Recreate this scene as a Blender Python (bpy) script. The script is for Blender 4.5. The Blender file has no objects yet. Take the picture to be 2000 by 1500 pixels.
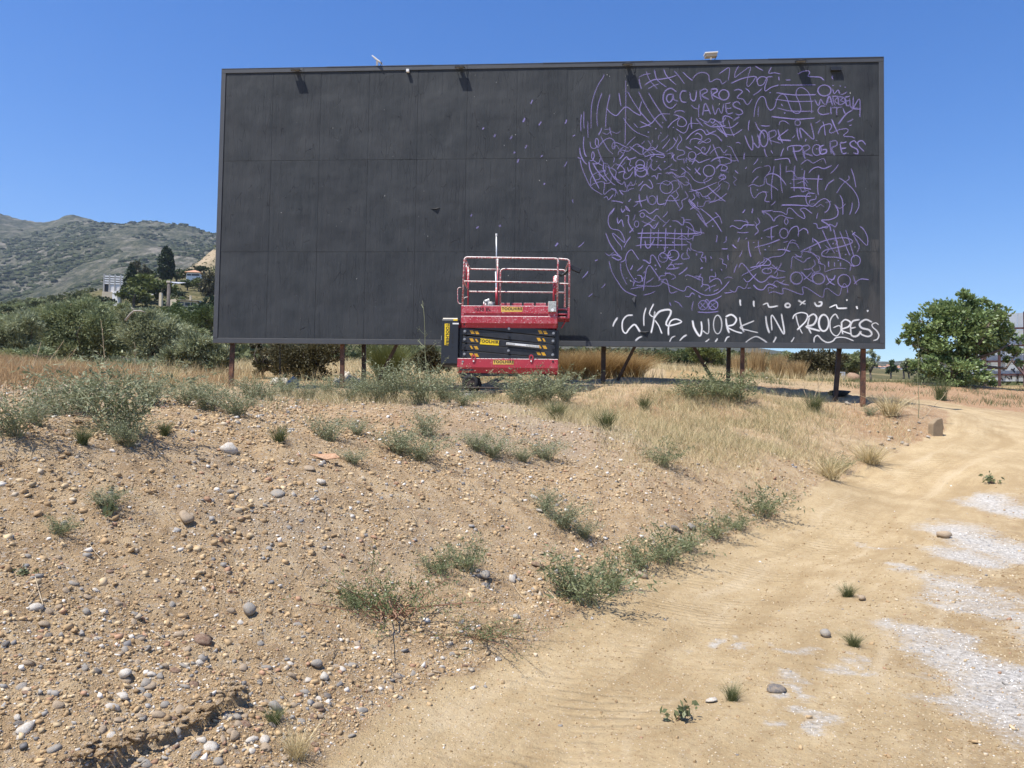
import bpy, bmesh, math, random
import numpy as np
from mathutils import Vector, Matrix

random.seed(7); RNG = np.random.default_rng(11)
SC = bpy.context.scene
COL = SC.collection
R = math.radians

# ------------------------------------------------------------------ camera
EYE = np.array([0.0, 0.0, 1.6]); F = 1502.0
PITCH, ROLL, YAW = R(2.427), R(0.902), R(4.198)
_r = np.array([1.0, 0, 0]); FW = np.array([0, math.cos(PITCH), math.sin(PITCH)]); _u = np.array([0, -math.sin(PITCH), math.cos(PITCH)])
RT = _r * math.cos(ROLL) + _u * math.sin(ROLL); UP = -_r * math.sin(ROLL) + _u * math.cos(ROLL)
cam = bpy.data.cameras.new('camera'); co = bpy.data.objects.new('camera', cam); COL.objects.link(co)
cam.sensor_width = 36.0; cam.lens = 36.0 * F / 2000.0; cam.clip_start = 0.1; cam.clip_end = 20000
M4 = Matrix.Identity(4)
for i in range(3):
    M4[i][0] = RT[i]; M4[i][1] = UP[i]; M4[i][2] = -FW[i]; M4[i][3] = EYE[i]
co.matrix_world = M4
SC.camera = co
SC.render.resolution_x, SC.render.resolution_y = 1024, 768

# ------------------------------------------------------------------ sun and sky
SUN_EL, SUN_A = R(65), R(50)
_n = np.array([-math.sin(YAW), -math.cos(YAW)]); _l = np.array([-math.cos(YAW), math.sin(YAW)])
_h = math.cos(SUN_A) * _n + math.sin(SUN_A) * _l
SUN = Vector((_h[0] * math.cos(SUN_EL), _h[1] * math.cos(SUN_EL), math.sin(SUN_EL)))
world = bpy.data.worlds.new('World'); SC.world = world; world.use_nodes = True
wt = world.node_tree; bgn = wt.nodes['Background']
sky = wt.nodes.new('ShaderNodeTexSky'); sky.sky_type = 'NISHITA'; sky.sun_disc = False
sky.sun_elevation = SUN_EL; sky.sun_rotation = math.atan2(SUN.x, SUN.y)
sky.altitude = 50; sky.air_density = 1.0; sky.dust_density = 0.35; sky.ozone_density = 3.0
hs = wt.nodes.new('ShaderNodeHueSaturation'); hs.inputs['Saturation'].default_value = 1.38; hs.inputs['Hue'].default_value = 0.512
wt.links.new(sky.outputs['Color'], hs.inputs['Color']); wt.links.new(hs.outputs['Color'], bgn.inputs['Color']); bgn.inputs['Strength'].default_value = 0.118
ld = bpy.data.lights.new('sun', 'SUN'); ld.energy = 5.0; ld.angle = R(0.53); ld.color = (1.0, 0.95, 0.88)
lo = bpy.data.objects.new('sun', ld); COL.objects.link(lo)
lo.rotation_euler = SUN.to_track_quat('Z', 'Y').to_euler(); lo.location = (0, -10, 30)
SC.view_settings.view_transform = 'Standard'; SC.view_settings.look = 'None'
SC.view_settings.exposure = 0.62; SC.view_settings.gamma = 1.0; SC.view_settings.use_curve_mapping = False
SC.render.engine = 'CYCLES'; SC.cycles.max_bounces = 6; SC.cycles.transparent_max_bounces = 12

# ------------------------------------------------------------------ helpers: rays, noise
def ray(u, v):
    d = FW * F + RT * (u - 1000.0) - UP * (v - 750.0)
    return d / d[1]                      # per metre of +Y
def at(u, v, y):
    return EYE + ray(u, v) * y
def vnoise(x, y, s=0):
    xi = np.floor(x).astype(np.int64); yi = np.floor(y).astype(np.int64); fx = x - xi; fy = y - yi
    fx = fx * fx * (3 - 2 * fx); fy = fy * fy * (3 - 2 * fy)
    def h(a, b):
        n = (a * 374761393 + b * 668265263 + s * 974711) & 0x7fffffff
        n = ((n ^ (n >> 13)) * 1274126177) & 0x7fffffff
        return ((n ^ (n >> 16)) & 0xffff) / 65535.0
    return (h(xi, yi) * (1 - fx) + h(xi + 1, yi) * fx) * (1 - fy) + (h(xi, yi + 1) * (1 - fx) + h(xi + 1, yi + 1) * fx) * fy
def fbm(x, y, octv=4, s=0, g=0.5):
    a = 1.0; t = 0.0; tot = 0.0
    for k in range(octv):
        t = t + a * (vnoise(x * 2 ** k + 17.3 * k, y * 2 ** k - 9.1 * k, s + k) - 0.5); tot += a; a *= g
    return t / tot * 2
def sstep(a, b, x):
    t = np.clip((x - a) / (b - a), 0, 1); return t * t * (3 - 2 * t)
class TPS:
    def __init__(s, P, z, lam=1e-4):
        P = np.asarray(P, float); n = len(P); s.P = P
        K = s._k(P, P) + lam * np.eye(n); A = np.zeros((n + 3, n + 3)); A[:n, :n] = K
        A[:n, n] = 1; A[:n, n + 1:] = P; A[n, :n] = 1; A[n + 1:, :n] = P.T
        s.w = np.linalg.solve(A, np.concatenate([z, np.zeros(3)]))
    @staticmethod
    def _k(a, b):
        d2 = ((a[:, None, :] - b[None, :, :]) ** 2).sum(-1)
        return 0.5 * d2 * np.log(d2 + 1e-12)
    def __call__(s, X):
        n = len(s.P); out = np.empty(len(X))
        for i in range(0, len(X), 40000):
            c = X[i:i + 40000]; out[i:i + 40000] = s._k(c, s.P) @ s.w[:n] + s.w[n] + c @ s.w[n + 1:]
        return out

# ------------------------------------------------------------------ terrain
TOE = np.array([(-2.9, 0.0), (-1.6, 2.2), (-.88, 3.47), (-.45, 4.64), (.18, 5.34), (1.28, 7.7), (2.5, 9.4), (3.8, 10.8), (5.8, 13.6), (7.7, 15.3), (9.4, 16.7), (10.6, 18.6), (10.4, 21.0), (8, 23.5), (3, 25.5), (-3, 27)])
_near = [(0, -3, 0), (4, -3, 0), (-4, -3, .5), (-.5, 1.5, 0), (2, 2, 0), (5, 3, 0), (9, 4, 0), (14, 6, .05), (.6, 4, 0), (2, 6, 0), (4, 8, .05), (8, 8, .1), (12, 10, .25),
         (5.5, 10.5, .2), (8, 12, .45), (11, 13.5, .7), (16, 14, .8), (8.5, 14.5, .95), (10.5, 16.5, 1.35), (13, 18, 1.5), (14, 22, 2.0), (20, 20, 1.8),
         (-.88, 3.47, .02), (-.45, 4.64, .02), (.18, 5.34, .02), (1.28, 7.7, .05), (2.5, 9.4, .12), (3.8, 10.8, .27), (5.8, 13.6, .6), (7.7, 15.3, 1.05), (9.4, 16.7, 1.42), (-1.6, 2.2, .02),
         (-2, 3, .29), (-3, 3, .64), (-2.67, 4, .75), (-3, 4.5, .92), (-4, 6, 1.5), (-5, 4, 1.4), (-2, 6, .9), (-1, 7.5, .85), (-2.5, 8.2, 1.45), (0, 8.5, .7), (0, 10.5, 1.15), (0, 12.3, 1.6),
         (-8, 4, 1.9), (-4, 0, .9), (-8, -2, 1.8)]
_npx = [(1300, 900, 11.5), (1300, 1000, 9.6), (1300, 830, 14.5), (1300, 790, 16.5), (1600, 850, 15.3), (1600, 900, 14.3), (1600, 815, 16.8), (1700, 840, 16.3), (1500, 880, 13.5), (1450, 800, 16.5),
        (960, 850, 10.7), (960, 805, 12.5), (960, 787, 14.5), (600, 850, 8.6), (600, 800, 10.5), (600, 782, 13), (300, 850, 6.6), (300, 800, 7.8), (300, 777, 10.5), (0, 850, 5.5), (0, 800, 6.6), (0, 772, 9), (0, 740, 14),
        (449, 756, 19.1), (668, 762, 18.9), (820, 767, 18.6), (960, 774, 17.4), (1178, 750, 18.6), (1423, 760, 18.3), (1560, 780, 18.1), (1688, 796, 17.95), (1760, 802, 17.6),
        (449, 742, 24), (668, 744, 24), (960, 744, 24), (1200, 740, 24), (1423, 750, 24), (1600, 766, 23), (1700, 778, 22), (200, 718, 30), (0, 702, 26), (600, 722, 32), (960, 717, 34), (1300, 722, 34), (1500, 742, 32),
        (1650, 746, 36), (1750, 754, 38), (1820, 754, 38), (1900, 752, 32), (2000, 765, 31), (1800, 787, 23), (1750, 768, 27), (2000, 812, 23), (1900, 800, 23.5), (1900, 772, 27.5)]
_pts = [list(p) for p in _near]
for (u, v, y) in _npx:
    _pts.append(list(at(u, v, y)))
_pts = np.array(_pts)
_tn = TPS(_pts[:, :2] / 10, _pts[:, 2], 2e-5)
_fpx = {55: [(0, 690), (200, 700), (415, 718), (700, 712), (1000, 712), (1300, 714), (1500, 726), (1700, 748), (1760, 752), (2000, 752)],
        120: [(0, 640), (200, 628), (415, 650), (700, 705), (1000, 715), (1500, 714), (1690, 742), (1750, 746), (1800, 746), (2000, 742)],
        220: [(0, 600), (100, 592), (230, 562), (320, 550), (400, 546), (700, 660), (1000, 692), (1500, 702), (1750, 726), (2000, 732)],
        400: [(0, 602), (100, 592), (200, 588), (320, 562), (380, 520), (415, 488), (700, 640), (1000, 690), (1500, 703), (1750, 724), (2000, 728)],
        700: [(0, 590), (100, 572), (200, 562), (300, 548), (400, 540), (700, 620), (1000, 680), (1500, 695), (1720, 722), (2000, 716)],
        1100: [(0, 520), (100, 502), (200, 494), (300, 500), (400, 506), (700, 600), (1500, 695), (1750, 714), (2000, 710)],
        1600: [(-80, 405), (0, 415), (35, 428), (70, 437), (100, 428), (150, 424), (180, 430), (230, 443), (300, 438), (350, 447), (420, 462), (700, 560), (1200, 640), (1500, 684), (1700, 704), (1745, 709), (1790, 700), (1840, 690), (2000, 682)],
        2600: [(0, 560), (300, 560), (700, 640), (1500, 720), (2000, 730)]}
_fp = []; _fe = []
for y, L in _fpx.items():
    for (u, v) in L:
        d = ray(u, v); _fp.append((d[0] * 3, math.log(y))); _fe.append(d[2])
_tf = TPS(_fp, np.array(_fe), 1e-5)
def toe_sd(x, y):
    """signed distance to the foot of the bank: > 0 on the bank, < 0 on the track"""
    P = np.stack([x, y], -1); best = np.full(x.shape, 1e9); sg = np.zeros(x.shape)
    for a, b in zip(TOE[:-1], TOE[1:]):
        ab = b - a; L = (ab ** 2).sum(); t = np.clip(((P - a) @ ab) / L, 0, 1); q = a + t[..., None] * ab
        dv = P - q; d = np.sqrt((dv ** 2).sum(-1)); c = ab[0] * dv[..., 1] - ab[1] * dv[..., 0]
        m = d < best; best = np.where(m, d, best); sg = np.where(m, np.sign(c), sg)
    return best * sg
LEDGE = np.array([at(90, 1530, 2.95)[:2], at(190, 1478, 3.1)[:2], at(260, 1440, 3.25)[:2], at(340, 1418, 3.4)[:2], at(400, 1398, 3.55)[:2], at(452, 1372, 3.75)[:2], at(520, 1345, 4.0)[:2]])
def ledge_h(x, y):
    P = np.stack([x, y], -1); best = np.full(x.shape, 1e9); sg = np.zeros(x.shape); ends = np.zeros(x.shape)
    n = len(LEDGE) - 1
    jx = 0.10 * fbm(x * 4, y * 4, 4, 77, .65)
    for i, (a, b) in enumerate(zip(LEDGE[:-1], LEDGE[1:])):
        ab = b - a; L = (ab ** 2).sum(); t = np.clip(((P - a) @ ab) / L, 0, 1); q = a + t[..., None] * ab
        dv = P - q; d = np.sqrt((dv ** 2).sum(-1)); c = ab[0] * dv[..., 1] - ab[1] * dv[..., 0]
        m = d < best; best = np.where(m, d, best); sg = np.where(m, np.sign(c), sg); ends = np.where(m, (i + t) / n, ends)
    sd = best * sg + jx
    amp = 0.06 * np.minimum(1, ends * 6 + .3) * sstep(1.0, 0.8, ends)
    near = np.exp(-(np.maximum(sd, 0) / 0.45) ** 2)
    return np.where(sd > -0.02, amp * sstep(-0.02, 0.015, sd) * near, 0) * (best < 1.6)
def ground_z(x, y, fine=True):
    x = np.asarray(x, float); y = np.asarray(y, float); sh = x.shape; x = x.ravel(); y = y.ravel()
    r = np.hypot(x, y); phi = np.arctan2(x, y)
    nx = np.clip(x, -26, 30); ny = np.clip(y, -3, 60)
    z = np.zeros_like(x)
    m = r < 62
    if m.any():
        zn = _tn(np.stack([nx[m], ny[m]], -1) / 10)
        if fine:
            X, Y = x[m], y[m]; sd = toe_sd(X, Y); bank = sstep(-.15, .35, sd); road = 1 - bank
            zn = zn + bank * (.05 * fbm(X * .9, Y * .9, 3, 3) + .045 * fbm(X * 3.2, Y * 3.2, 3, 5) + .018 * fbm(X * 11, Y * 11, 2, 9) + .06 * sstep(.3, 1.5, sd) * fbm((.5 * X + .87 * Y) * 1.9, (.87 * X - .5 * Y) * .45, 3, 15))
            zn = zn + road * (.013 * fbm(X * .8, Y * .8, 2, 21) + .008 * fbm(X * 6, Y * 6, 3, 23)) - .03 * np.exp(-((sd + 1.0) / .35) ** 2) - .02 * np.exp(-((sd + 2.7) / .35) ** 2)
            zn = zn + road * (.022 * sstep(.1, .6, fbm(X * .7 + 3, Y * .7, 4, 31)) * sstep(-2.2, -3.4, sd) + .006 * fbm(X * 17, Y * 17, 2, 33) * sstep(14, 8, Y))
            zn = zn + ledge_h(X, Y)
        z[m] = zn
    f = r > 34
    if f.any():
        ph = np.clip(phi[f], R(-40), R(40)); yy = np.clip(r[f] * np.cos(ph), 34, 3200); t = np.tan(ph)
        e = _tf(np.stack([t * 3, np.log(yy)], -1))
        k = sstep(R(100), R(55), np.abs(phi[f])); e = e * k + (1 - k) * 0.01
        zf = 1.6 + e * yy
        X, Y = x[f], y[f]
        g = sstep(300, 1100, r[f]); gq = g * (1 - .9 * sstep(R(2), R(16), phi[f]))
        if fine:
            rid = 1 - np.abs(fbm(X / 260, Y / 260, 4, 41)) * 2.2
            zf = zf + gq * (22 * fbm(X / 330, Y / 330, 4, 43) + 16 * (rid - .6) + 7 * fbm(X / 45, Y / 45, 3, 45) + 3 * fbm(X / 16, Y / 16, 2, 46)) + (1 - g) * sstep(50, 120, r[f]) * 0.8 * fbm(X / 14, Y / 14, 3, 47)
        w = sstep(36, 60, r[f]); z[f] = z[f] * (1 - w) + zf * w
    return z.reshape(sh)
def gz(x, y):
    return float(ground_z(np.array([x]), np.array([y]))[0])
def hit(u, v, ymax=900):
    d = ray(u, v); ys = np.concatenate([np.arange(2.2, 40, .05), np.geomspace(40, ymax, 400)])
    h = ground_z(d[0] * ys, ys) - (1.6 + d[2] * ys); k = np.argmax(h > 0)
    if h[k] <= 0: k = len(ys) - 1
    if k > 0 and h[k] > 0:
        a, b = ys[k - 1], ys[k]; y = a + (b - a) * (-h[k - 1]) / (h[k] - h[k - 1] + 1e-9)
    else: y = ys[k]
    return np.array([d[0] * y, y, gz(d[0] * y, y)])

# ------------------------------------------------------------------ helpers: meshes, things
def new_mesh(name, V, Fc, mats, smooth=False, attrs=None, fmat=None):
    me = bpy.data.meshes.new(name)
    if isinstance(Fc, np.ndarray):
        V = np.asarray(V, np.float32); nf, k = Fc.shape
        me.vertices.add(len(V)); me.vertices.foreach_set('co', V.ravel())
        me.loops.add(nf * k); me.loops.foreach_set('vertex_index', Fc.astype(np.int32).ravel())
        me.polygons.add(nf); me.polygons.foreach_set('loop_start', np.arange(0, nf * k, k, dtype=np.int32))
        me.polygons.foreach_set('loop_total', np.full(nf, k, np.int32))
    else:
        me.from_pydata([tuple(map(float, p)) for p in V], [], [tuple(f) for f in Fc])
    for a, val in (attrs or {}).items():
        val = np.asarray(val, np.float32)
        if val.ndim == 2:
            at_ = me.attributes.new(a, 'FLOAT_COLOR', 'POINT'); q = np.ones((len(val), 4), np.float32); q[:, :val.shape[1]] = val; at_.data.foreach_set('color', q.ravel())
        else:
            at_ = me.attributes.new(a, 'FLOAT', 'POINT'); at_.data.foreach_set('value', val)
    for m in (mats if isinstance(mats, (list, tuple)) else [mats]): me.materials.append(m)
    if fmat is not None: me.polygons.foreach_set('material_index', np.asarray(fmat, np.int32))
    me.update(calc_edges=True); me.validate()
    if smooth: me.polygons.foreach_set('use_smooth', np.ones(len(me.polygons), bool))
    return me
def link(name, me, parent=None, loc=None, rot=None, scale=None):
    o = bpy.data.objects.new(name, me); COL.objects.link(o)
    if parent is not None: o.parent = parent
    if loc is not None: o.location = [float(c) for c in loc]
    if rot is not None: o.rotation_euler = rot
    if scale is not None: o.scale = scale if isinstance(scale, (tuple, list)) else (scale,) * 3
    return o
def tag(o, label=None, cat=None, group=None, kind=None):
    if label: o['label'] = label
    if cat: o['category'] = cat
    if group: o['group'] = group
    if kind: o['kind'] = kind
    return o
def thing(name, label, cat, loc=(0, 0, 0), rz=0.0, group=None):
    return tag(link(name, None, None, loc, (0, 0, rz)), label, cat, group)
KIDS = {}
def child(name, me, parent, **k):
    o = link(name, me, parent, **k); KIDS.setdefault(parent.name, []).append(o); return o
def dup(root, loc, rz=0.0, scale=1.0, label=None, group=None, rot=None):
    r = root.copy(); COL.objects.link(r); r.location = [float(c) for c in loc]; r.rotation_euler = rot or (0, 0, rz)
    r.scale = scale if isinstance(scale, (tuple, list)) else (scale,) * 3
    if label: r['label'] = label
    if group: r['group'] = group
    for ch in KIDS.get(root.name, []):
        c = ch.copy(); COL.objects.link(c); c.parent = r
        for g in KIDS.get(ch.name, []):
            d = g.copy(); COL.objects.link(d); d.parent = c
    return r
class MB:
    def __init__(s): s.v = []; s.f = []; s.m = []
    def add(s, V, Fc, m=0):
        b = len(s.v); s.v += [tuple(map(float, p)) for p in V]; s.f += [tuple(i + b for i in f) for f in Fc]; s.m += [m] * len(Fc); return s
    def box(s, x0, x1, y0, y1, z0, z1, m=0, M=None):
        V = [(x, y, z) for z in (z0, z1) for y in (y0, y1) for x in (x0, x1)]
        if M is not None: V = [M @ Vector(p) for p in V]
        return s.add(V, [(0, 2, 3, 1), (4, 5, 7, 6), (0, 1, 5, 4), (2, 6, 7, 3), (0, 4, 6, 2), (1, 3, 7, 5)], m)
    def prism(s, pts, y0, y1, m=0):
        """outline in (x, z), extruded along y"""
        n = len(pts); V = [(x, y0, z) for x, z in pts] + [(x, y1, z) for x, z in pts]
        return s.add(V, [tuple(range(n)), tuple(range(2 * n - 1, n - 1, -1))] + [(i, i + n, (i + 1) % n + n, (i + 1) % n) for i in range(n)], m)
    def tube(s, pts, r, n=8, m=0, cap=True):
        P = [Vector(p) for p in pts]; rs = r if isinstance(r, (list, tuple)) else [r] * len(P)
        V = []; Fc = []; pu = None
        for i, p in enumerate(P):
            t = (P[min(i + 1, len(P) - 1)] - P[max(i - 1, 0)]).normalized()
            if pu is None:
                pu = t.orthogonal().normalized()
            else:
                pu = (pu - t * pu.dot(t)); pu = pu.normalized() if pu.length > 1e-6 else t.orthogonal().normalized()
            w = t.cross(pu)
            for k in range(n):
                a = 2 * math.pi * k / n; V.append(p + (pu * math.cos(a) + w * math.sin(a)) * rs[i])
        for i in range(len(P) - 1):
            for k in range(n):
                Fc.append((i * n + k, i * n + (k + 1) % n, (i + 1) * n + (k + 1) % n, (i + 1) * n + k))
        if cap: Fc += [tuple(range(n - 1, -1, -1)), tuple(range((len(P) - 1) * n, len(P) * n))]
        return s.add(V, Fc, m)
    def cyl(s, c, axis, r, h, n=16, m=0):
        a = Vector(axis).normalized(); c = Vector(c); return s.tube([c - a * h / 2, c + a * h / 2], r, n, m)
    def mesh(s, name, mats, bevel=0.0, smooth=False):
        me = new_mesh(name, s.v, s.f, mats, False, None, s.m)
        if bevel > 0:
            bm = bmesh.new(); bm.from_mesh(me)
            es = [e for e in bm.edges if e.is_manifold and e.calc_face_angle(0) > .6]
            bmesh.ops.bevel(bm, geom=es, offset=bevel, segments=1, affect='EDGES', clamp_overlap=True)
            bm.to_mesh(me); bm.free()
        if smooth: me.polygons.foreach_set('use_smooth', np.ones(len(me.polygons), bool))
        return me
    def part(s, name, mats, parent, bevel=0.0, smooth=False, **k):
        return child(name, s.mesh(name, mats, bevel, smooth), parent, **k)
def arc(c, r, a0, a1, n, plane='xz'):
    out = []
    for i in range(n + 1):
        a = R(a0 + (a1 - a0) * i / n); p = [0, 0, 0]; ax = {'x': 0, 'y': 1, 'z': 2}
        q = list(c); q[ax[plane[0]]] += r * math.cos(a); q[ax[plane[1]]] += r * math.sin(a); out.append(tuple(q))
    return out

# ------------------------------------------------------------------ materials
def node_mat(name):
    m = bpy.data.materials.new(name); m.use_nodes = True; nt = m.node_tree
    return m, nt, nt.nodes['Principled BSDF'], nt.nodes['Material Output']
def N(nt, typ, **k):
    n = nt.nodes.new('ShaderNode' + typ)
    for a, b in k.items():
        if a in n.inputs: n.inputs[a].default_value = b
        else: setattr(n, a, b)
    return n
def noise(nt, scale, detail=4, rough=.55, vec=None, w=None):
    n = N(nt, 'TexNoise'); n.inputs['Scale'].default_value = scale; n.inputs['Detail'].default_value = detail; n.inputs['Roughness'].default_value = rough
    if vec is not None: nt.links.new(vec, n.inputs['Vector'])
    return n.outputs['Fac']
def coords(nt, kind='Object'):
    return N(nt, 'TexCoord').outputs[kind]
def mapping(nt, vec, scale=(1, 1, 1), rot=(0, 0, 0)):
    mp = N(nt, 'Mapping'); mp.inputs['Scale'].default_value = scale; mp.inputs['Rotation'].default_value = rot; nt.links.new(vec, mp.inputs['Vector']); return mp.outputs['Vector']
def ramp(nt, fac, stops, interp='LINEAR'):
    r = N(nt, 'ValToRGB'); r.color_ramp.interpolation = interp; e = r.color_ramp.elements
    while len(e) < len(stops): e.new(0.5)
    for el, (p, c) in zip(e, stops):
        el.position = p; el.color = (*c, 1) if len(c) == 3 else c
    nt.links.new(fac, r.inputs['Fac']); return r.outputs['Color']
def g3(v): return (v, v, v)
def mix(nt, fac, a, b, mode='MIX'):
    m = N(nt, 'Mix'); m.data_type = 'RGBA'; m.blend_type = mode
    for sock, val in ((m.inputs[0], fac), (m.inputs[6], a), (m.inputs[7], b)):
        if hasattr(val, 'links'): nt.links.new(val, sock)
        else: sock.default_value = (*val, 1) if isinstance(val, tuple) and len(val) == 3 else val
    return m.outputs[2]
def math_(nt, op, a, b=0.0, c=None, clamp=False):
    m = N(nt, 'Math'); m.operation = op; m.use_clamp = clamp
    for i, val in enumerate((a, b) if c is None else (a, b, c)):
        if hasattr(val, 'links'): nt.links.new(val, m.inputs[i])
        else: m.inputs[i].default_value = val
    return m.outputs[0]
def bump(nt, h, bs, strength=.5, dist=.02):
    b = N(nt, 'Bump'); b.inputs['Strength'].default_value = strength; b.inputs['Distance'].default_value = dist
    nt.links.new(h, b.inputs['Height'])
    nt.links.new(b.outputs['Normal'], bs.inputs['Normal']); return b
def attr(nt, name, out='Fac'):
    a = N(nt, 'Attribute'); a.attribute_name = name; return a.outputs[out]
def simple(name, c, rough=.6, metal=0.0, var=.15, scale=6.0, bmp=.1, spec=.5, bscale=None):
    m, nt, bs, _ = node_mat(name); v = coords(nt)
    f = noise(nt, scale, 5, .6, v)
    lo = tuple(x * (1 - var) for x in c); hi = tuple(min(1, x * (1 + var)) for x in c)
    nt.links.new(ramp(nt, f, [(.3, lo), (.7, hi)]), bs.inputs['Base Color'])
    bs.inputs['Roughness'].default_value = rough; bs.inputs['Metallic'].default_value = metal; bs.inputs['Specular IOR Level'].default_value = spec
    if bmp: bump(nt, noise(nt, bscale or scale * 8, 4, .6, v), bs, bmp, .01)
    return m
def leaf_mat(name, dark, light, trans=.22, rough=.55, spec=.35):
    m, nt, bs, out = node_mat(name)
    c = ramp(nt, attr(nt, 'tint'), [(0, dark), (1, light)])
    nt.links.new(c, bs.inputs['Base Color']); bs.inputs['Roughness'].default_value = rough; bs.inputs['Specular IOR Level'].default_value = spec
    t = N(nt, 'BsdfTranslucent'); nt.links.new(c, t.inputs['Color'])
    mx = N(nt, 'MixShader'); mx.inputs[0].default_value = trans
    nt.links.new(bs.outputs[0], mx.inputs[1]); nt.links.new(t.outputs[0], mx.inputs[2]); nt.links.new(mx.outputs[0], out.inputs[0])
    return m
# ------------------------------------------------------------------ ground materials
def ground_material():
    m, nt, bs, _ = node_mat('soil'); v = coords(nt)
    big = noise(nt, .55, 4, .6, v); mid = noise(nt, 4.0, 6, .65, v); finev = noise(nt, 38.0, 5, .7, v); grain = noise(nt, 150.0, 3, .7, v)
    road = attr(nt, 'road'); ash = attr(nt, 'ash'); grey = attr(nt, 'grey'); red = attr(nt, 'red')
    # bank soil
    soil = ramp(nt, mid, [(.28, (.27, .178, .095)), (.5, (.43, .305, .170)), (.72, (.55, .42, .25))])
    soil = mix(nt, math_(nt, 'MULTIPLY', red, .75), soil, mix(nt, finev, (.25, .12, .055), (.40, .22, .11)))
    soil = mix(nt, math_(nt, 'MULTIPLY', grey, .75), soil, mix(nt, finev, (.25, .19, .13), (.50, .42, .31)))
    # stone grains inside the soil, three sizes
    for sc, th, cols in ((34, .42, ((.28, .22, .16), (.62, .55, .44))), (75, .38, ((.22, .15, .10), (.60, .50, .37))), (150, .34, ((.16, .10, .06), (.62, .50, .36)))):
        vo = N(nt, 'TexVoronoi'); vo.inputs['Scale'].default_value = sc; vo.inputs['Randomness'].default_value = 1.0; nt.links.new(v, vo.inputs['Vector'])
        sep = N(nt, 'SeparateColor'); nt.links.new(vo.outputs['Color'], sep.inputs[0])
        ins = math_(nt, 'LESS_THAN', vo.outputs['Distance'], th); pick = math_(nt, 'GREATER_THAN', sep.outputs[0], .52)
        soil = mix(nt, math_(nt, 'MULTIPLY', math_(nt, 'MULTIPLY', ins, pick), .6), soil, mix(nt, sep.outputs[1], *cols))
    # track dust
    dust = ramp(nt, noise(nt, 1.6, 6, .62, v), [(.3, (.36, .262, .140)), (.52, (.455, .345, .195)), (.75, (.55, .435, .265))])
    dust = mix(nt, math_(nt, 'MULTIPLY', ramp(nt, noise(nt, 21, 5, .75, v), [(.50, g3(0)), (.66, g3(1))]), .45), dust, (.30, .185, .09))
    dust = mix(nt, math_(nt, 'MULTIPLY', ramp(nt, grain, [(.55, g3(0)), (.7, g3(1))]), .5), dust, (.62, .50, .31))
    vo = N(nt, 'TexVoronoi'); vo.inputs['Scale'].default_value = 60; nt.links.new(v, vo.inputs['Vector'])
    sep = N(nt, 'SeparateColor'); nt.links.new(vo.outputs['Color'], sep.inputs[0])
    sp = math_(nt, 'MULTIPLY', math_(nt, 'LESS_THAN', vo.outputs['Distance'], .33), math_(nt, 'GREATER_THAN', math_(nt, 'ADD', sep.outputs[0], math_(nt, 'MULTIPLY', attr(nt, 'rough'), .55)), 1.0))
    dust = mix(nt, math_(nt, 'MULTIPLY', sp, .8), dust, mix(nt, sep.outputs[1], (.30, .20, .11), (.68, .60, .48)))
    dust = mix(nt, math_(nt, 'MULTIPLY', math_(nt, 'MULTIPLY', math_(nt, 'SUBTRACT', attr(nt, 'rough'), .35), 1.1), ramp(nt, noise(nt, 5.5, 6, .75, v), [(.42, g3(0)), (.58, g3(.9))])), dust, mix(nt, finev, (.20, .130, .066), (.40, .295, .170)))
    cv = N(nt, 'CombineXYZ'); nt.links.new(math_(nt, 'MULTIPLY', attr(nt, 'sdist'), 3.2), cv.inputs[0]); nt.links.new(math_(nt, 'MULTIPLY', attr(nt, 'travel'), .22), cv.inputs[1])
    lane = noise(nt, 1.0, 5, .6, cv.outputs[0])
    dust = mix(nt, ramp(nt, lane, [(.36, g3(.55)), (.50, g3(0))]), dust, (.33, .235, .122)); dust = mix(nt, ramp(nt, lane, [(.55, g3(0)), (.68, g3(.5))]), dust, (.56, .455, .30))
    edge = math_(nt, 'ADD', road, math_(nt, 'MULTIPLY', math_(nt, 'SUBTRACT', mid, .5), .9))
    rm = ramp(nt, edge, [(.40, g3(0)), (.62, g3(1))])
    c = mix(nt, rm, soil, dust)
    # spilled lime, broken up by grain
    am = math_(nt, 'ADD', ash, math_(nt, 'MULTIPLY', math_(nt, 'SUBTRACT', noise(nt, 7, 6, .75, v), .5), 1.3))
    am = math_(nt, 'ADD', am, math_(nt, 'MULTIPLY', math_(nt, 'SUBTRACT', finev, .5), .9))
    lime = ramp(nt, noise(nt, 26, 5, .7, v), [(.36, (.27, .26, .24)), (.52, (.50, .48, .44)), (.70, (.72, .69, .63))])
    c = mix(nt, ramp(nt, am, [(.20, g3(0)), (.62, g3(.62)), (1.0, g3(.9))]), c, lime)
    # far dry grass and scrub
    far = attr(nt, 'far')
    dry = ramp(nt, noise(nt, .35, 6, .7, v), [(.3, (.16, .15, .07)), (.5, (.36, .25, .12)), (.7, (.50, .36, .19))])
    c = mix(nt, far, c, dry)
    nt.links.new(c, bs.inputs['Base Color']); bs.inputs['Roughness'].default_value = .95; bs.inputs['Specular IOR Level'].default_value = .12
    tr = N(nt, 'Math'); tr.operation = 'SINE'; nt.links.new(math_(nt, 'MULTIPLY', attr(nt, 'along'), 2 * math.pi / .11), tr.inputs[0])
    trd = math_(nt, 'MULTIPLY', math_(nt, 'MULTIPLY', math_(nt, 'MAXIMUM', tr.outputs[0], -.2), attr(nt, 'tread')), ramp(nt, noise(nt, 1.3, 3, .5, v), [(.44, g3(0)), (.6, g3(1))]))
    h = math_(nt, 'ADD', math_(nt, 'MULTIPLY', finev, .9), math_(nt, 'MULTIPLY', grain, .45))
    h = math_(nt, 'MULTIPLY', h, math_(nt, 'SUBTRACT', 1.0, math_(nt, 'MULTIPLY', rm, .35)))
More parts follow.
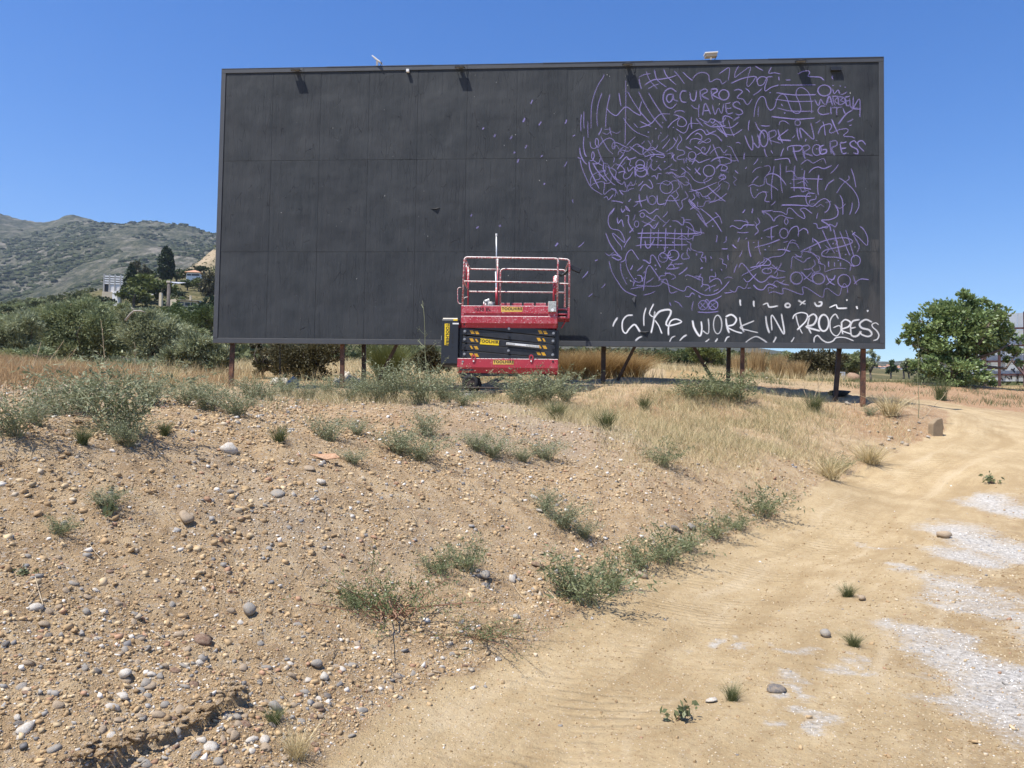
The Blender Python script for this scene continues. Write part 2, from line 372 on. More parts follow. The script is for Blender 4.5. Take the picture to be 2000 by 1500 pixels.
    h = math_(nt, 'ADD', h, math_(nt, 'MULTIPLY', trd, .45))
    bump(nt, h, bs, .95, .034)
    return m
def mountain_material():
    m, nt, bs, _ = node_mat('scrubland'); v = coords(nt); mv = mapping(nt, v, (1, .33, 1))
    n1 = noise(nt, .004, 5, .6, v); n2 = noise(nt, .030, 6, .75, mv); n3 = noise(nt, .11, 6, .85, mv)
    scrub = ramp(nt, n3, [(.38, (.024, .032, .020)), (.50, (.065, .072, .044)), (.62, (.15, .14, .095))])
    rock = ramp(nt, n3, [(.3, (.16, .13, .10)), (.6, (.36, .32, .27)), (.8, (.5, .46, .40))])
    k = math_(nt, 'ADD', math_(nt, 'MULTIPLY', n2, .75), math_(nt, 'MULTIPLY', n1, .25))
    k = math_(nt, 'ADD', k, math_(nt, 'MULTIPLY', attr(nt, 'bare'), .45))
    c = mix(nt, ramp(nt, k, [(.50, g3(0)), (.66, g3(.8))]), scrub, rock)
    c = mix(nt, math_(nt, 'MULTIPLY', attr(nt, 'bare'), ramp(nt, n2, [(.35, g3(.2)), (.6, g3(1))])), c, mix(nt, n3, (.26, .19, .12), (.46, .36, .25)))
    nt.links.new(c, bs.inputs['Base Color']); bs.inputs['Roughness'].default_value = 1.0; bs.inputs['Specular IOR Level'].default_value = .05
    bump(nt, n3, bs, .8, 6.0)
    return m
SOIL = ground_material(); SCRUB = mountain_material()

# ------------------------------------------------------------------ ground sheets
def seg_blob(x, y, cx, cy, rx, ry, rot=0.0):
    c, s = math.cos(rot), math.sin(rot); a = (x - cx) * c + (y - cy) * s; b = -(x - cx) * s + (y - cy) * c
    return np.clip(1.25 - np.sqrt((a / rx) ** 2 + (b / ry) ** 2), 0, 1)
ASHC = {}
def ash_at(x, y):
    ash = np.zeros_like(x)
    wx = x + .35 * fbm(x * 1.3, y * 1.3, 3, 101) + .12 * fbm(x * 5, y * 5, 2, 105); wy = y + .5 * fbm(x * 1.3 + 9, y * 1.3, 3, 103) + .2 * fbm(x * 5, y * 5 + 3, 2, 107)
    for (u, v, w, hh, k) in ((1940, 978, 110, 26, 1), (1995, 998, 90, 40, 1), (1900, 1050, 130, 50, 1), (1950, 1075, 120, 50, .95), (1850, 1085, 90, 34, .9), (1860, 1150, 110, 60, .62), (1950, 1200, 120, 80, .6), (1890, 1270, 110, 60, .85), (1965, 1320, 170, 110, 1), (1990, 1390, 180, 90, .95), (1900, 1390, 100, 60, .62), (1660, 1312, 46, 26, .6), (1605, 1392, 44, 28, .6), (1512, 1345, 34, 16, .65), (1725, 1330, 50, 26, .5), (1740, 1108, 56, 20, .75), (1400, 1268, 40, 16, .75), (1510, 1397, 50, 26, .62), (1590, 1345, 50, 24, .66), (1690, 1300, 46, 20, .5), (1480, 1270, 40, 16, .5), (1560, 1280, 30, 16, .5), (1680, 1060, 40, 12, .5), (1450, 1250, 30, 10, .5)):
        if (u, v) not in ASHC: ASHC[(u, v)] = (hit(u, v), hit(u - w / 2, v), hit(u, v - hh / 2))
        c, a, b = ASHC[(u, v)]
        ash = np.maximum(ash, k * seg_blob(wx, wy, c[0], c[1], max(.05, 1.55 * abs(a[0] - c[0])), max(.07, 1.55 * abs(b[1] - c[1])), 0.0))
    return ash
def build_ground():
    inner = np.linspace(R(-39), R(39), 560)
    outl = np.linspace(R(-180), R(-39), 40)[:-1]; outr = np.linspace(R(39), R(180), 40)[1:]
    phi = np.concatenate([outl, inner, outr])
    rad = np.concatenate([np.array([.01, .8, 1.4, 1.9, 2.3]), np.geomspace(2.55, 9, 270), np.geomspace(9, 60, 260)[1:], np.geomspace(60, 430, 130)[1:], np.geomspace(430, 3200, 150)[1:]])
    PH, RD = np.meshgrid(phi, rad); X = RD * np.sin(PH); Y = RD * np.cos(PH); Z = ground_z(X, Y)
    nr, nc = X.shape
    x, y, z = X.ravel(), Y.ravel(), Z.ravel(); r = RD.ravel()
    sd = np.full(x.shape, 5.0); m = r < 62; sd[m] = toe_sd(x[m], y[m])
    road = sstep(.25, -.25, sd)
    px = _proj(x, y, z)
    # a second strip of bare track behind the board and the mound beside the far track stay soil
    lim = np.interp(px[0], [1400, 1600, 1690, 1750, 1850, 1950, 2000, 2200], [752, 757, 772, 777, 789, 800, 806, 830])
    mound = sstep(4, -4, px[1] - lim + 5 * fbm(x * .8, y * .8, 2, 71)) * (y > 16) * (px[0] > 1300)
    road = road * (1 - np.clip(mound, 0, 1))
    road = np.where(r > 45, 0, road)
    far = sstep(21, 27, y) * (1 - road) * (1 - sstep(1640, 1720, px[0]) * sstep(36, 30, y)) * (1 - .75 * sstep(1380, 1450, px[0]) * sstep(34, 29, y)) + sstep(45, 60, r); far = np.clip(far, 0, 1)
    grey = sstep(-.15, .35, fbm(x * .35 + 4, y * .35, 3, 61)) * sstep(.6, 2.2, sd) * sstep(17, 12, y)
    red = sstep(.05, .6, fbm(x * .3, y * .3 + 7, 3, 62)) * sstep(8, 14, y) + sstep(16, 20, y) * mound * sstep(1600, 1700, px[0]) * .9
    ash = ash_at(x, y)
    ash *= road
    rough = .8 * sstep(-1.9, -3.0, sd) + .35
    th = np.array([.5, .87]); along = x * .62 + y * .78
    tread = road * (sstep(.65, .2, np.abs(sd + .75)))
    along = x * .25 + y * .97 + .03 * np.sin(x * 5)
    bare = seg_blob(px[0], px[1], 395, 505, 62, 26, -.45) * (r > 250) * (r < 900)
    attrs = dict(road=road, far=far, grey=grey, red=np.clip(red, 0, 1), ash=ash, rough=rough, sdist=np.clip(sd, -8, 3) + .10 * fbm(x * 1.5, y * 1.5, 2, 81), travel=x * .55 + y * .83, tread=tread, along=along, bare=bare)
    i, j = np.meshgrid(np.arange(nr - 1), np.arange(nc - 1), indexing='ij')
    a = (i * nc + j).ravel(); q = np.stack([a, a + nc, a + nc + 1, a + 1], -1)
    fr = r[a]; froad = road[q].mean(-1)
    sets = [('dirt_road', (froad > .5) & (fr < 60), 'pale dusty dirt track curving up to the right of the bank', SOIL),
            ('embankment', (froad <= .5) & (fr < 60), 'stony brown earth bank the billboard stands on', SOIL),
            ('hillside', (fr >= 59.9) & (fr < 429.9), 'scrubby hillside below the mountains', None), ('mountains', fr >= 429.9, 'grey green rocky mountains on the left horizon', SCRUB)]
    V = np.stack([x, y, z], -1)
    for nm, mk, lab, mat in sets:
        f = q[mk]; used = np.unique(f); rem = np.full(len(V), -1); rem[used] = np.arange(len(used))
        me = new_mesh(nm, V[used], rem[f], mat or HILLMAT, True, {k: w[used] for k, w in attrs.items()})
        tag(link(nm, me), lab, None, None, 'structure')
def _proj(x, y, z):
    P = np.stack([x, y, z - 1.6], -1); d = P @ FW
    return np.where(d > .1, 1000 + F * (P @ RT) / np.maximum(d, .1), -9999), np.where(d > .1, 750 - F * (P @ UP) / np.maximum(d, .1), -9999)
def hill_material():
    m, nt, bs, _ = node_mat('dry_hillside'); v = coords(nt)
    n1 = noise(nt, .03, 5, .65, v); n2 = noise(nt, .5, 6, .7, v)
    dry = ramp(nt, n2, [(.3, (.13, .12, .06)), (.6, (.30, .23, .12)), (.8, (.42, .33, .19))]); gr = ramp(nt, n2, [(.3, (.055, .060, .028)), (.7, (.17, .145, .075))])
    c = mix(nt, ramp(nt, n1, [(.54, g3(0)), (.64, g3(1))]), gr, dry)
    c = mix(nt, math_(nt, 'MULTIPLY', attr(nt, 'bare'), ramp(nt, n2, [(.35, g3(.25)), (.55, g3(1))])), c, mix(nt, n2, (.26, .19, .12), (.52, .42, .29)))
    nt.links.new(c, bs.inputs['Base Color']); bs.inputs['Roughness'].default_value = 1.0; bs.inputs['Specular IOR Level'].default_value = .05
    bump(nt, n2, bs, .8, .8); return m
HILLMAT = hill_material()
build_ground()
# ------------------------------------------------------------------ billboard
BX, BY, BZ, BW, BH = 0.620, 18.5, 6.7888, 16.221, 6.942
def paint_mat():
    m, nt, bs, _ = node_mat('dark_board_paint'); v = coords(nt); w = N(nt, 'NewGeometry').outputs['Position']
    oi = N(nt, 'ObjectInfo').outputs['Random']
    streak = noise(nt, 2.2, 6, .7, mapping(nt, v, (3.0, 1, .28))); cloud = noise(nt, .9, 4, .5, w); patch = noise(nt, .45, 2, .4, mapping(nt, w, (1, 1, 1.4)))
    c = ramp(nt, cloud, [(.3, (.025, .031, .036)), (.5, (.036, .042, .047)), (.72, (.053, .059, .063))])
    c = mix(nt, ramp(nt, streak, [(.40, g3(0)), (.66, g3(.6))]), c, (.054, .058, .062)); c = mix(nt, ramp(nt, noise(nt, 5.0, 5, .7, mapping(nt, v, (2.2, 1, .16))), [(.28, g3(.4)), (.42, g3(0))]), c, (.020, .023, .028))
    c = mix(nt, ramp(nt, oi, [(0, g3(0)), (1, g3(.25))]), c, (.034, .037, .042))
    # worn, patched lower right corner
    sp = N(nt, 'SeparateXYZ'); nt.links.new(w, sp.inputs[0])
    worn = math_(nt, 'MULTIPLY', math_(nt, 'MULTIPLY', math_(nt, 'GREATER_THAN', sp.outputs[0], 4.6), math_(nt, 'LESS_THAN', sp.outputs[2], 5.9)), ramp(nt, noise(nt, 2.4, 5, .6, mapping(nt, w, (1.3, 1, .45))), [(.48, g3(0)), (.6, g3(1))]))
    c = mix(nt, math_(nt, 'MULTIPLY', worn, .55), c, (.080, .077, .074))
    dk = ramp(nt, noise(nt, 1.1, 2, .4, w), [(.60, g3(0)), (.68, g3(.55))])
    c = mix(nt, math_(nt, 'MULTIPLY', dk, math_(nt, 'GREATER_THAN', sp.outputs[0], 4.6)), c, (.026, .028, .034))
    # thin cracks and chips down the grain of the boards
    cr = N(nt, 'TexVoronoi'); cr.feature = 'DISTANCE_TO_EDGE'; cr.inputs['Scale'].default_value = 2.6
    nt.links.new(mapping(nt, v, (2.6, 1, .42)), cr.inputs['Vector'])
    cm = math_(nt, 'MULTIPLY', math_(nt, 'LESS_THAN', cr.outputs[0], .012), ramp(nt, noise(nt, 2.0, 3, .6, w), [(.52, g3(0)), (.62, g3(1))]))
    c = mix(nt, math_(nt, 'MULTIPLY', cm, .5), c, (.018, .020, .026))
    chip = ramp(nt, noise(nt, 13, 3, .5, mapping(nt, w, (1, 1, .6))), [(.755, g3(0)), (.775, g3(1))])
    c = mix(nt, math_(nt, 'MULTIPLY', chip, .8), c, (.5, .5, .48))
    nt.links.new(c, bs.inputs['Base Color']); bs.inputs['Roughness'].default_value = .72; bs.inputs['Specular IOR Level'].default_value = .22
    h = math_(nt, 'ADD', math_(nt, 'MULTIPLY', noise(nt, 1.5, 2, .4, w), 1.3), math_(nt, 'MULTIPLY', streak, .45))
    h = math_(nt, 'ADD', h, math_(nt, 'MULTIPLY', noise(nt, 30, 4, .7, mapping(nt, v, (1.5, 1, .35))), .10))
    h = math_(nt, 'SUBTRACT', h, math_(nt, 'MULTIPLY', cm, .35))
    bump(nt, h, bs, 1.0, .035); return m
BOARD = paint_mat()
FRAMEM = simple('frame_paint', (.056, .060, .065), .55, 0, .1, 3, .15)
BLACKM = simple('black_plastic', (.018, .019, .022), .45, 0, .2, 8, .1)
WHITEM = simple('white_plastic', (.80, .80, .78), .4, 0, .05, 8, .03)
GREYMETAL = simple('galvanised_steel', (.42, .43, .43), .45, .6, .2, 20, .1)
BEIGE = simple('aged_beige_plastic', (.42, .38, .31), .5, 0, .12, 12, .05)
def rust_mat():
    m, nt, bs, _ = node_mat('rusty_paint'); v = coords(nt); n1 = noise(nt, 3.5, 6, .7, v); n2 = noise(nt, 22, 5, .7, v)
    c = ramp(nt, n1, [(.36, (.040, .026, .020)), (.52, (.115, .052, .030)), (.64, (.20, .095, .05)), (.74, (.33, .22, .15))])
    c = mix(nt, ramp(nt, n2, [(.6, g3(0)), (.72, g3(.7))]), c, (.30, .27, .24))
    nt.links.new(c, bs.inputs['Base Color']); bs.inputs['Roughness'].default_value = .8; bump(nt, n2, bs, .4, .01); return m
RUST = rust_mat(); DARKRUST = simple('dark_rust', (.045, .030, .024), .75, 0, .5, 6, .3)
def spray_mat(name, c, amt):
    m, nt, bs, out = node_mat(name); v = coords(nt)
    bs.inputs['Base Color'].default_value = (*c, 1); bs.inputs['Roughness'].default_value = .65; bs.inputs['Specular IOR Level'].default_value = .25
    a = attr(nt, 'cover'); k = math_(nt, 'MULTIPLY', a, math_(nt, 'MULTIPLY_ADD', noise(nt, 2.2, 4, .6, v), .8, amt), None, True)
    k = math_(nt, 'MULTIPLY', k, math_(nt, 'MULTIPLY_ADD', noise(nt, 90, 2, .5, v), .5, .75), None, True)
    tr = N(nt, 'BsdfTransparent'); mx = N(nt, 'MixShader'); nt.links.new(k, mx.inputs[0]); nt.links.new(tr.outputs[0], mx.inputs[1]); nt.links.new(bs.outputs[0], mx.inputs[2])
    nt.links.new(mx.outputs[0], out.inputs[0]); return m
PURPLE = spray_mat('purple_spray', (.35, .30, .63), .24); WHITESPRAY = spray_mat('white_spray', (.86, .86, .86), .62)

BASEZ = 2.1
bb = thing('billboard', 'huge dark grey plywood billboard on rusty posts covered in purple and white scribbles', 'billboard', (BX, BY, BASEZ), -YAW)
BM = Matrix.Translation((BX, BY, BASEZ)) @ Matrix.Rotation(-YAW, 4, 'Z'); BMI = BM.inverted()
def on_board(u, v, yl=.017):
    o = BMI @ Vector(EYE); d = BMI.to_3x3() @ Vector(ray(u, v)); t = (yl - o.y) / d.y; p = o + d * t; return p.x, p.z
z0, z1 = BZ - BH / 2 - BASEZ, BZ + BH / 2 - BASEZ; hx = BW / 2
fl, ft, fb = .115, .105, .125
pan_x = np.linspace(-hx + fl, hx - fl, 14); pan_z = [z0 + fb, on_board(1080, 492)[1], on_board(1080, 309)[1], z1 - ft]
rr = random.Random(4)
pm_cache = {}
for i in range(13):
    for j in range(3):
        g = .0035
        w = pan_x[i + 1] - pan_x[i] - g; h = pan_z[j + 1] - pan_z[j] - g * 1.6
        key = (round(w, 3), j)
        if key not in pm_cache:
            nx = 6; mb = MB(); mb.box(-w / 2, w / 2, 0, .018, 0, h); pm_cache[key] = mb.mesh('plywood_panel', BOARD, .002)
        o = child('plywood_panel', pm_cache[key], bb, loc=((pan_x[i] + pan_x[i + 1]) / 2, .018 + rr.uniform(0, .002), pan_z[j] + g), rot=(rr.uniform(-.0008, .0008), 0, rr.uniform(-.0025, .0025)))
for nm, bx in (('top_frame', (-hx, hx, 0, .10, z1 - ft, z1)), ('bottom_frame', (-hx, hx, .006, .10, z0, z0 + fb)), ('side_frame', (-hx, -hx + fl, .002, .10, z0 + fb, z1 - ft)), ('side_frame', (hx - fl, hx, .002, .10, z0 + fb, z1 - ft))):
    MB().box(*bx).part(nm, FRAMEM, bb, .004)
mb = MB()
for k in range(6):                                              # sheet metal capping laid in lengths along the top
    a = -hx + BW * k / 6; mb.box(a + .004, a + BW / 6 - .004, -.004 - .003 * (k % 2), .12, z1, z1 + .012 + .004 * (k % 2))
mb.part('top_capping', FRAMEM, bb)
mb = MB()
for k in range(9): mb.box(-hx + .3 + k * 1.95, -hx + .38 + k * 1.95, .105, .20, z0 + .02, z1 - .05)
for zz in np.linspace(z0 + .1, z1 - .2, 6): mb.box(-hx + .05, hx - .05, .05, .10, zz, zz + .06)
mb.part('back_frame', DARKRUST, bb)
MB().box(-hx + .02, hx - .02, .041, .049, z0 + .02, z1 - .02).part('backing_sheet', BLACKM, bb)
# posts and raking braces: (top u, foot u, foot v, depth behind the face, half width, material)
POSTS = [(453, 449, 757, .16, .05, RUST), (547, 547, 750, .8, .014, BLACKM), (668, 667, 765, .16, .05, RUST), (710, 710, 760, .75, .05, DARKRUST), (1179, 1178, 752, .4, .055, DARKRUST),
         (1424, 1422, 762, .75, .045, DARKRUST), (1451, 1450, 764, .16, .042, RUST), (1640, 1630, 796, .5, .05, DARKRUST), (1687, 1686, 799, .16, .052, RUST)]
for (tu, fu, fv, dy, hw, mt) in POSTS:
    xt, _ = on_board(tu, 676, dy); xf, zf = on_board(fu, fv, dy); wp = BM @ Vector((xf, dy, 0)); zf = min(zf, gz(wp.x, wp.y) - BASEZ) - .15
    o = BM @ Vector((xf, dy, 0)); mb = MB(); top = z1 - .4 if hw > .02 else z0 + .05; sl = (xt - xf) / (z0 - zf); xT = xf + sl * (top - zf)
    if hw > .02:                                                # angle iron section
        for (x0, x1, y0, y1) in ((-hw, hw, dy, dy + .008), (-hw, -hw + .008, dy + .008, dy + .08), (hw - .008, hw, dy + .008, dy + .08)):
            mb.add([(xf + x0, y0, zf), (xf + x1, y0, zf), (xf + x1, y1, zf), (xf + x0, y1, zf), (xT + x0, y0, top), (xT + x1, y0, top), (xT + x1, y1, top), (xT + x0, y1, top)],
                   [(3, 2, 1, 0), (4, 5, 6, 7), (0, 1, 5, 4), (1, 2, 6, 5), (2, 3, 7, 6), (3, 0, 4, 7)])
        mb.part('post', mt, bb)
    else:
        mb.tube([(xf, dy, zf), (xt, dy, z0 + .05)], hw, 6).part('hanging_cable', mt, bb)
for (tu, fu, fv, d0, d1) in ((770, 718, 768, .2, .9), (1238, 1192, 756, .2, .9), (1360, 1415, 765, .2, .95)):
    xt, _ = on_board(tu, 676, d0); xf, zf = on_board(fu, fv, d1); hw = .042; zt = z0 + .1
    xt2 = xt + (xt - xf) * .12; mb = MB()
    mb.add([(xf - hw, d1, zf - .2), (xf + hw, d1, zf - .2), (xf + hw, d1 + .06, zf - .2), (xf - hw, d1 + .06, zf - .2), (xt2 - hw, d0, zt), (xt2 + hw, d0, zt), (xt2 + hw, d0 + .06, zt), (xt2 - hw, d0 + .06, zt)],
           [(3, 2, 1, 0), (4, 5, 6, 7), (0, 1, 5, 4), (1, 2, 6, 5), (2, 3, 7, 6), (3, 0, 4, 7)])
    mb.part('brace', DARKRUST, bb)
# floodlights over the top edge
def floodlight(u, v):
    x, z = on_board(u, v, 0); fz = z1 - ft - .005
    mb = MB(); mb.box(-.115, .115, -.145, -.050, -.012, .010); mb.box(-.10, .10, -.135, -.060, .010, .02)
    for k in range(7): mb.box(-.09 + k * .028, -.082 + k * .028, -.13, -.065, .02, .036)
    lamp = mb.part('floodlight', BLACKM, bb, .002, loc=(x, 0, fz + .01))
    MB().box(-.105, .105, -.138, -.057, -.0145, -.012).part('lamp_glass', GREYMETAL, lamp)
    MB().box(-.05, .05, -.07, -.01, .037, .052).part('driver_box', BEIGE, lamp, .002)
    for s in (-1, 1): MB().tube([(s * .108, .005, .03), (s * .108, -.07, .03), (s * .122, -.10, 0)], .006, 5).part('bracket', BLACKM, lamp)
    MB().tube([(.1, -.05, .03), (.16, -.02, .075), (.17, .02, .11)], .005, 5).part('cable', BLACKM, lamp)
for u in (580, 899, 1225, 1562): floodlight(u, 134)
def sensor(u, v, tilt, wide):
    x, z = on_board(u, v, .05); lz = z1 + .012
    hd = MB().box(-wide, wide, -.11, .11, -.014, .014).part('solar_panel', WHITEM, bb, .003, loc=(x, .04, lz + .17), rot=(.12, tilt, 0))
    MB().box(-wide * .9, wide * .9, -.09, .09, -.085, -.016).part('battery_case', BEIGE, hd, .004) if wide > .14 else None
    MB().box(-.022, .022, -.02, .02, 0, .16).part('sensor_bracket', WHITEM, bb, .002, loc=(x, .03, lz))
    mb = MB(); mb.tube([(x + .09, .02, lz), (x + .13, 0, lz + .10)], .008, 5); mb.part('stay', BLACKM, bb)
sensor(737, 118, R(38), .13); sensor(1388, 106, R(-3), .155)
x, z = on_board(797, 138, 0); MB().box(x - .035, x + .035, -.06, .016, z - .05, z + .02).part('camera_box', WHITEM, bb, .004)
x, z = on_board(1632, 134, 0); MB().box(x - .12, x + .12, -.05, .016, z - .06, z + .03).part('junction_box', BLACKM, bb, .004)
for (u, v, w, hgt) in ((850, 407, .13, .018), (1238, 584, .05, .10), (1258, 648, .14, .02)):    # curled scabs of old paint and poster
    x, z = on_board(u, v); MB().add([(x - w, .0175, z), (x + w, .0175, z + hgt), (x + w * .2, -.02, z - hgt)], [(0, 1, 2)]).part('peeled_flap', BLACKM, bb)

# ------------------------------------------------------------------ graffiti: every stroke a thin film of paint on the panels
OFFS = {'A': (1100, 100), 'B': (1400, 100), 'C': (1120, 380), 'D': (1420, 380)}
def circ(cx, cy, rx, ry=None, a0=-70, n=14, ov=12):
    ry = ry or rx; return [(cx + rx * math.cos(R(a0 + (360 + ov) * k / n)), cy + ry * math.sin(R(a0 + (360 + ov) * k / n))) for k in range(n + 1)]
SEQ = [0, 0]
class Strokes:
    def __init__(s): s.V = []; s.F = []; s.C = []
    def add(s, pts, width=.0165, soft=1.0):
        P = np.array(pts, float)
        if len(P) == 2:
            n = max(6, int(np.hypot(*(P[1] - P[0])) / 3)); t = np.linspace(0, 1, n)[:, None]; q = P[1] - P[0]
            P = P[0] + q * t + np.array([-q[1], q[0]]) * .05 * np.sin(t * math.pi)
        elif len(P) > 2:
            Q = np.vstack([2 * P[0] - P[1], P, 2 * P[-1] - P[-2]]); out = []
            for i in range(1, len(Q) - 2):
                L = np.hypot(*(Q[i + 1] - Q[i])); n = max(2, int(L / 3.0))
                for k in range(n):
                    t = k / n; out.append(.5 * (2 * Q[i] + (Q[i + 1] - Q[i - 1]) * t + (2 * Q[i - 1] - 5 * Q[i] + 4 * Q[i + 1] - Q[i + 2]) * t * t + (3 * Q[i] - Q[i - 1] - 3 * Q[i + 1] + Q[i + 2]) * t ** 3))
            out.append(Q[-2]); P = np.array(out)
        SEQ[1] += 1; B = np.array([on_board(u, v) for u, v in P]); T = np.gradient(B, axis=0) if len(B) > 1 else np.array([[1, 0]])
        L = np.hypot(T[:, 0], T[:, 1]) + 1e-9; Nn = np.stack([-T[:, 1] / L, T[:, 0] / L], -1); b = len(s.V); n = len(B)
        wr = random.uniform(.8, 1.2); width = width * wr; soft = soft * random.uniform(.6, 1.0); w = width * (1 + .14 * np.sin(np.linspace(0, 5, n) + b))
        ends = np.minimum(1, np.minimum(np.arange(n), np.arange(n)[::-1]) / 1.4 + .4)
        for i in range(n):
            SEQ[0] += 1; yy = .0165 - SEQ[1] * 5e-6 - i * 1.2e-7
            for k, cv in ((-1, 0), (-.42, .95), (.42, .95), (1, 0)):
                s.V.append((B[i, 0] + Nn[i, 0] * w[i] * k, yy, B[i, 1] + Nn[i, 1] * w[i] * k)); s.C.append(cv * ends[i] * soft)
        for i in range(n - 1):
            for k in range(3):
                a = b + i * 4 + k; s.F.append((a, a + 1, a + 5, a + 4))
    def batch(s, key, text, width=.0165, soft=1.0):
        ox, oy = OFFS[key]
        for st in text.split(';'):
            st = st.strip()
            if not st: continue
            if st[0] == 'o':
                a = [float(q) for q in st[1:].replace(',', ' ').split()]; pts = circ(*a)
            elif st[0] == '.':
                a = [float(q) for q in st[1:].replace(',', ' ').split()]; pts = [(a[0] - 7, a[1] + 2), (a[0], a[1] - 1), (a[0] + 7, a[1] + 2)]
                s.add([(ox + x / 4.6875, oy + y / 4.6875) for x, y in pts], width * 1.2, soft); continue
            else:
                pts = [tuple(float(c) for c in q.split(',')) for q in st.split()]
            s.add([(ox + x / 4.6875, oy + y / 4.6875) for x, y in pts], width, soft)
    def build(s, name, mat, label):
        o = child(name, new_mesh(name, s.V, np.array(s.F), mat, False, {'cover': np.array(s.C)}), bb); o['label'] = label
        if 'scribble' in name: o['kind'] = 'stuff'
sc = Strokes()
sc.batch('A', '''375,210 365,240 320,310 280,410 258,520 255,710;355,380 320,490 308,600 315,690;428,395 405,500 392,600 388,700;168,575 160,650 163,735;190,550 188,640 192,710;225,640 226,720 228,795;
395,520 430,560 485,590 530,545 565,512 600,520 650,560 710,585 700,530 720,455;572,270 573,420 570,600 568,780 565,850;510,380 520,450 530,505;590,370 640,460 710,560 780,640 805,660;690,370 740,470 820,600 910,705;780,380 840,480 900,570 945,640;
550,610 600,680 670,740 790,790;700,700 800,665 860,600 900,575 980,575;700,640 760,670 805,690;695,250 720,350;690,240 740,215 800,205;760,180 790,260 865,350;835,170 860,260 945,330;920,165 950,230 1035,310;1015,180 1060,230 1110,300;745,310 820,265 900,255 980,240 1040,220;775,345 830,315 880,300;
1095,190 1140,235 1185,270;1185,250 1230,205 1290,195 1330,220 1345,280 1400,255 1440,265 1455,300 1500,270;
1020,570 1030,550 1080,545 1115,560;1010,580 1050,590 1060,610 1000,650 955,705;1060,590 1110,620 1130,660 1100,690 1050,680 1050,640 1080,600;1030,710 1100,750 1135,720 1150,670 1180,660 1250,665;1175,600 1178,710;1215,615 1245,650 1280,690;
1240,610 1290,640 1330,650 1350,620 1390,630 1370,660 1345,640;1370,620 1430,650 1470,640 1490,600;1285,650 1350,690 1420,690 1490,680;1355,690 1400,660;1400,660 1460,740 1500,790;1125,810 1180,750 1250,715 1290,735 1310,765 1370,740 1400,730;1310,715 1340,750 1400,770 1455,825;
1160,850 1170,810 1220,800 1260,810 1270,780 1230,750 1205,770;1230,850 1260,820 1310,840 1350,820 1330,800 1280,830 1240,850;895,830 965,765;905,895 945,850 980,800;940,920 1000,880 1040,820 1050,780;1010,790 1040,830;1060,760 1085,810 1050,860 1045,900 1100,910 1110,940 1050,965 1045,990 1100,990;995,940 1010,990 1040,1010;1120,870 1180,900;
o1180,955,35;1200,870 1250,900 1290,945 1330,910 1350,860;1260,910 1275,880 1300,890 1290,915;1340,945 1380,900 1430,880 1470,930 1500,900;1370,850 1400,930 1440,1010;1130,970 1125,1020;1105,980 1110,1030;1175,1040 1210,995 1240,1020 1300,1000 1350,985;1350,1010 1400,980 1470,970;
o1335,1095,52;1200,1120 1255,1060;1205,1070 1260,1135;1395,1080 1440,1040 1500,1060 1490,1090 1440,1090;1420,1160 1450,1130 1490,1150 1470,1175 1420,1160;1130,1055 1170,1090;920,1085 1000,1030;955,1125 1000,1115 1060,1145 1110,1140 1120,1100 1160,1130 1200,1180 1260,1205 1320,1190 1370,1155;
1000,1140 1060,1190 1095,1265;850,1215 900,1210 960,1225 1000,1190 1060,1190 1110,1225 1145,1220 1145,1170;o945,1245,58;245,825 255,880 290,890 320,860 320,810 300,800 295,850 320,885;320,880 370,820 430,795 470,830 470,890 450,890 450,850 480,835 540,860 600,890;
345,780 380,850 420,910 460,945;315,890 340,960 370,1020 410,1035;320,770 355,700;425,695 445,775;580,865 620,820 665,780;510,915 540,905 600,915 640,870 680,850 720,880 780,905 850,890 865,855;605,870 660,910 720,945 780,900 820,880 850,910 930,945;740,970 800,950 870,945 930,955 910,975 850,960;
715,850 745,820;820,810 815,840;190,780 185,850 195,930 215,970;150,880 160,950 190,1010 220,1040;130,970 170,985;240,1000 270,1000 285,950 270,920 260,970 290,1010 365,1050;370,1015 370,1080 390,1110;155,990 170,1060 210,1160 260,1250 360,1315;235,1010 245,1080 280,1160 330,1260;
270,1020 310,1090 400,1195;415,1040 430,1100 480,1180;360,1060 390,1140 440,1200 480,1230;250,1235 255,1160 300,1115 350,1095 390,1100;245,1235 300,1205 360,1195 380,1215 370,1290 380,1310 420,1275 470,1260 500,1310;370,1345 400,1330 415,1360 460,1310;440,1370 500,1375 550,1390;515,1270 550,1315;
470,1140 500,1195 540,1220 560,1195 575,1250;615,1190 640,1230;585,1285 610,1265 650,1255;685,1235 735,1185;700,1280 745,1220 800,1255 820,1240 800,1190 780,1175;595,1380 620,1350;485,1045 520,1040 560,1090 550,1150 570,1170 610,1150 640,1100;490,1085 540,1010 580,965 600,990 640,980 670,970;500,1115 550,1100 580,1120;
o705,1035,40;o705,1070,45,30;o715,1110,50,40;590,1060 600,1100 650,1060 660,1150;770,1005 765,1080 780,1140;810,1000 800,1060 840,1090 885,1035;870,1060 900,1090;805,1150 840,1140 860,1175 870,1120 905,1125;510,990 555,940;460,1020 468,970;640,1425 690,1385;530,1440 545,1475 570,1440;570,1415 600,1450 610,1470;425,1500 470,1435;
.910,655;.1008,698;.848,710;.895,750;.780,742;.855,1010;.928,1012;20,660 30,625;85,780 110,765;5,1060 35,1010;86,1355 92,1390;
1150,1285 1250,1265 1350,1225 1410,1200;1310,1330 1400,1260 1450,1210;1320,1235 1400,1310 1490,1380;1330,1390 1420,1360 1500,1300;1150,1350 1190,1410 1250,1450''')
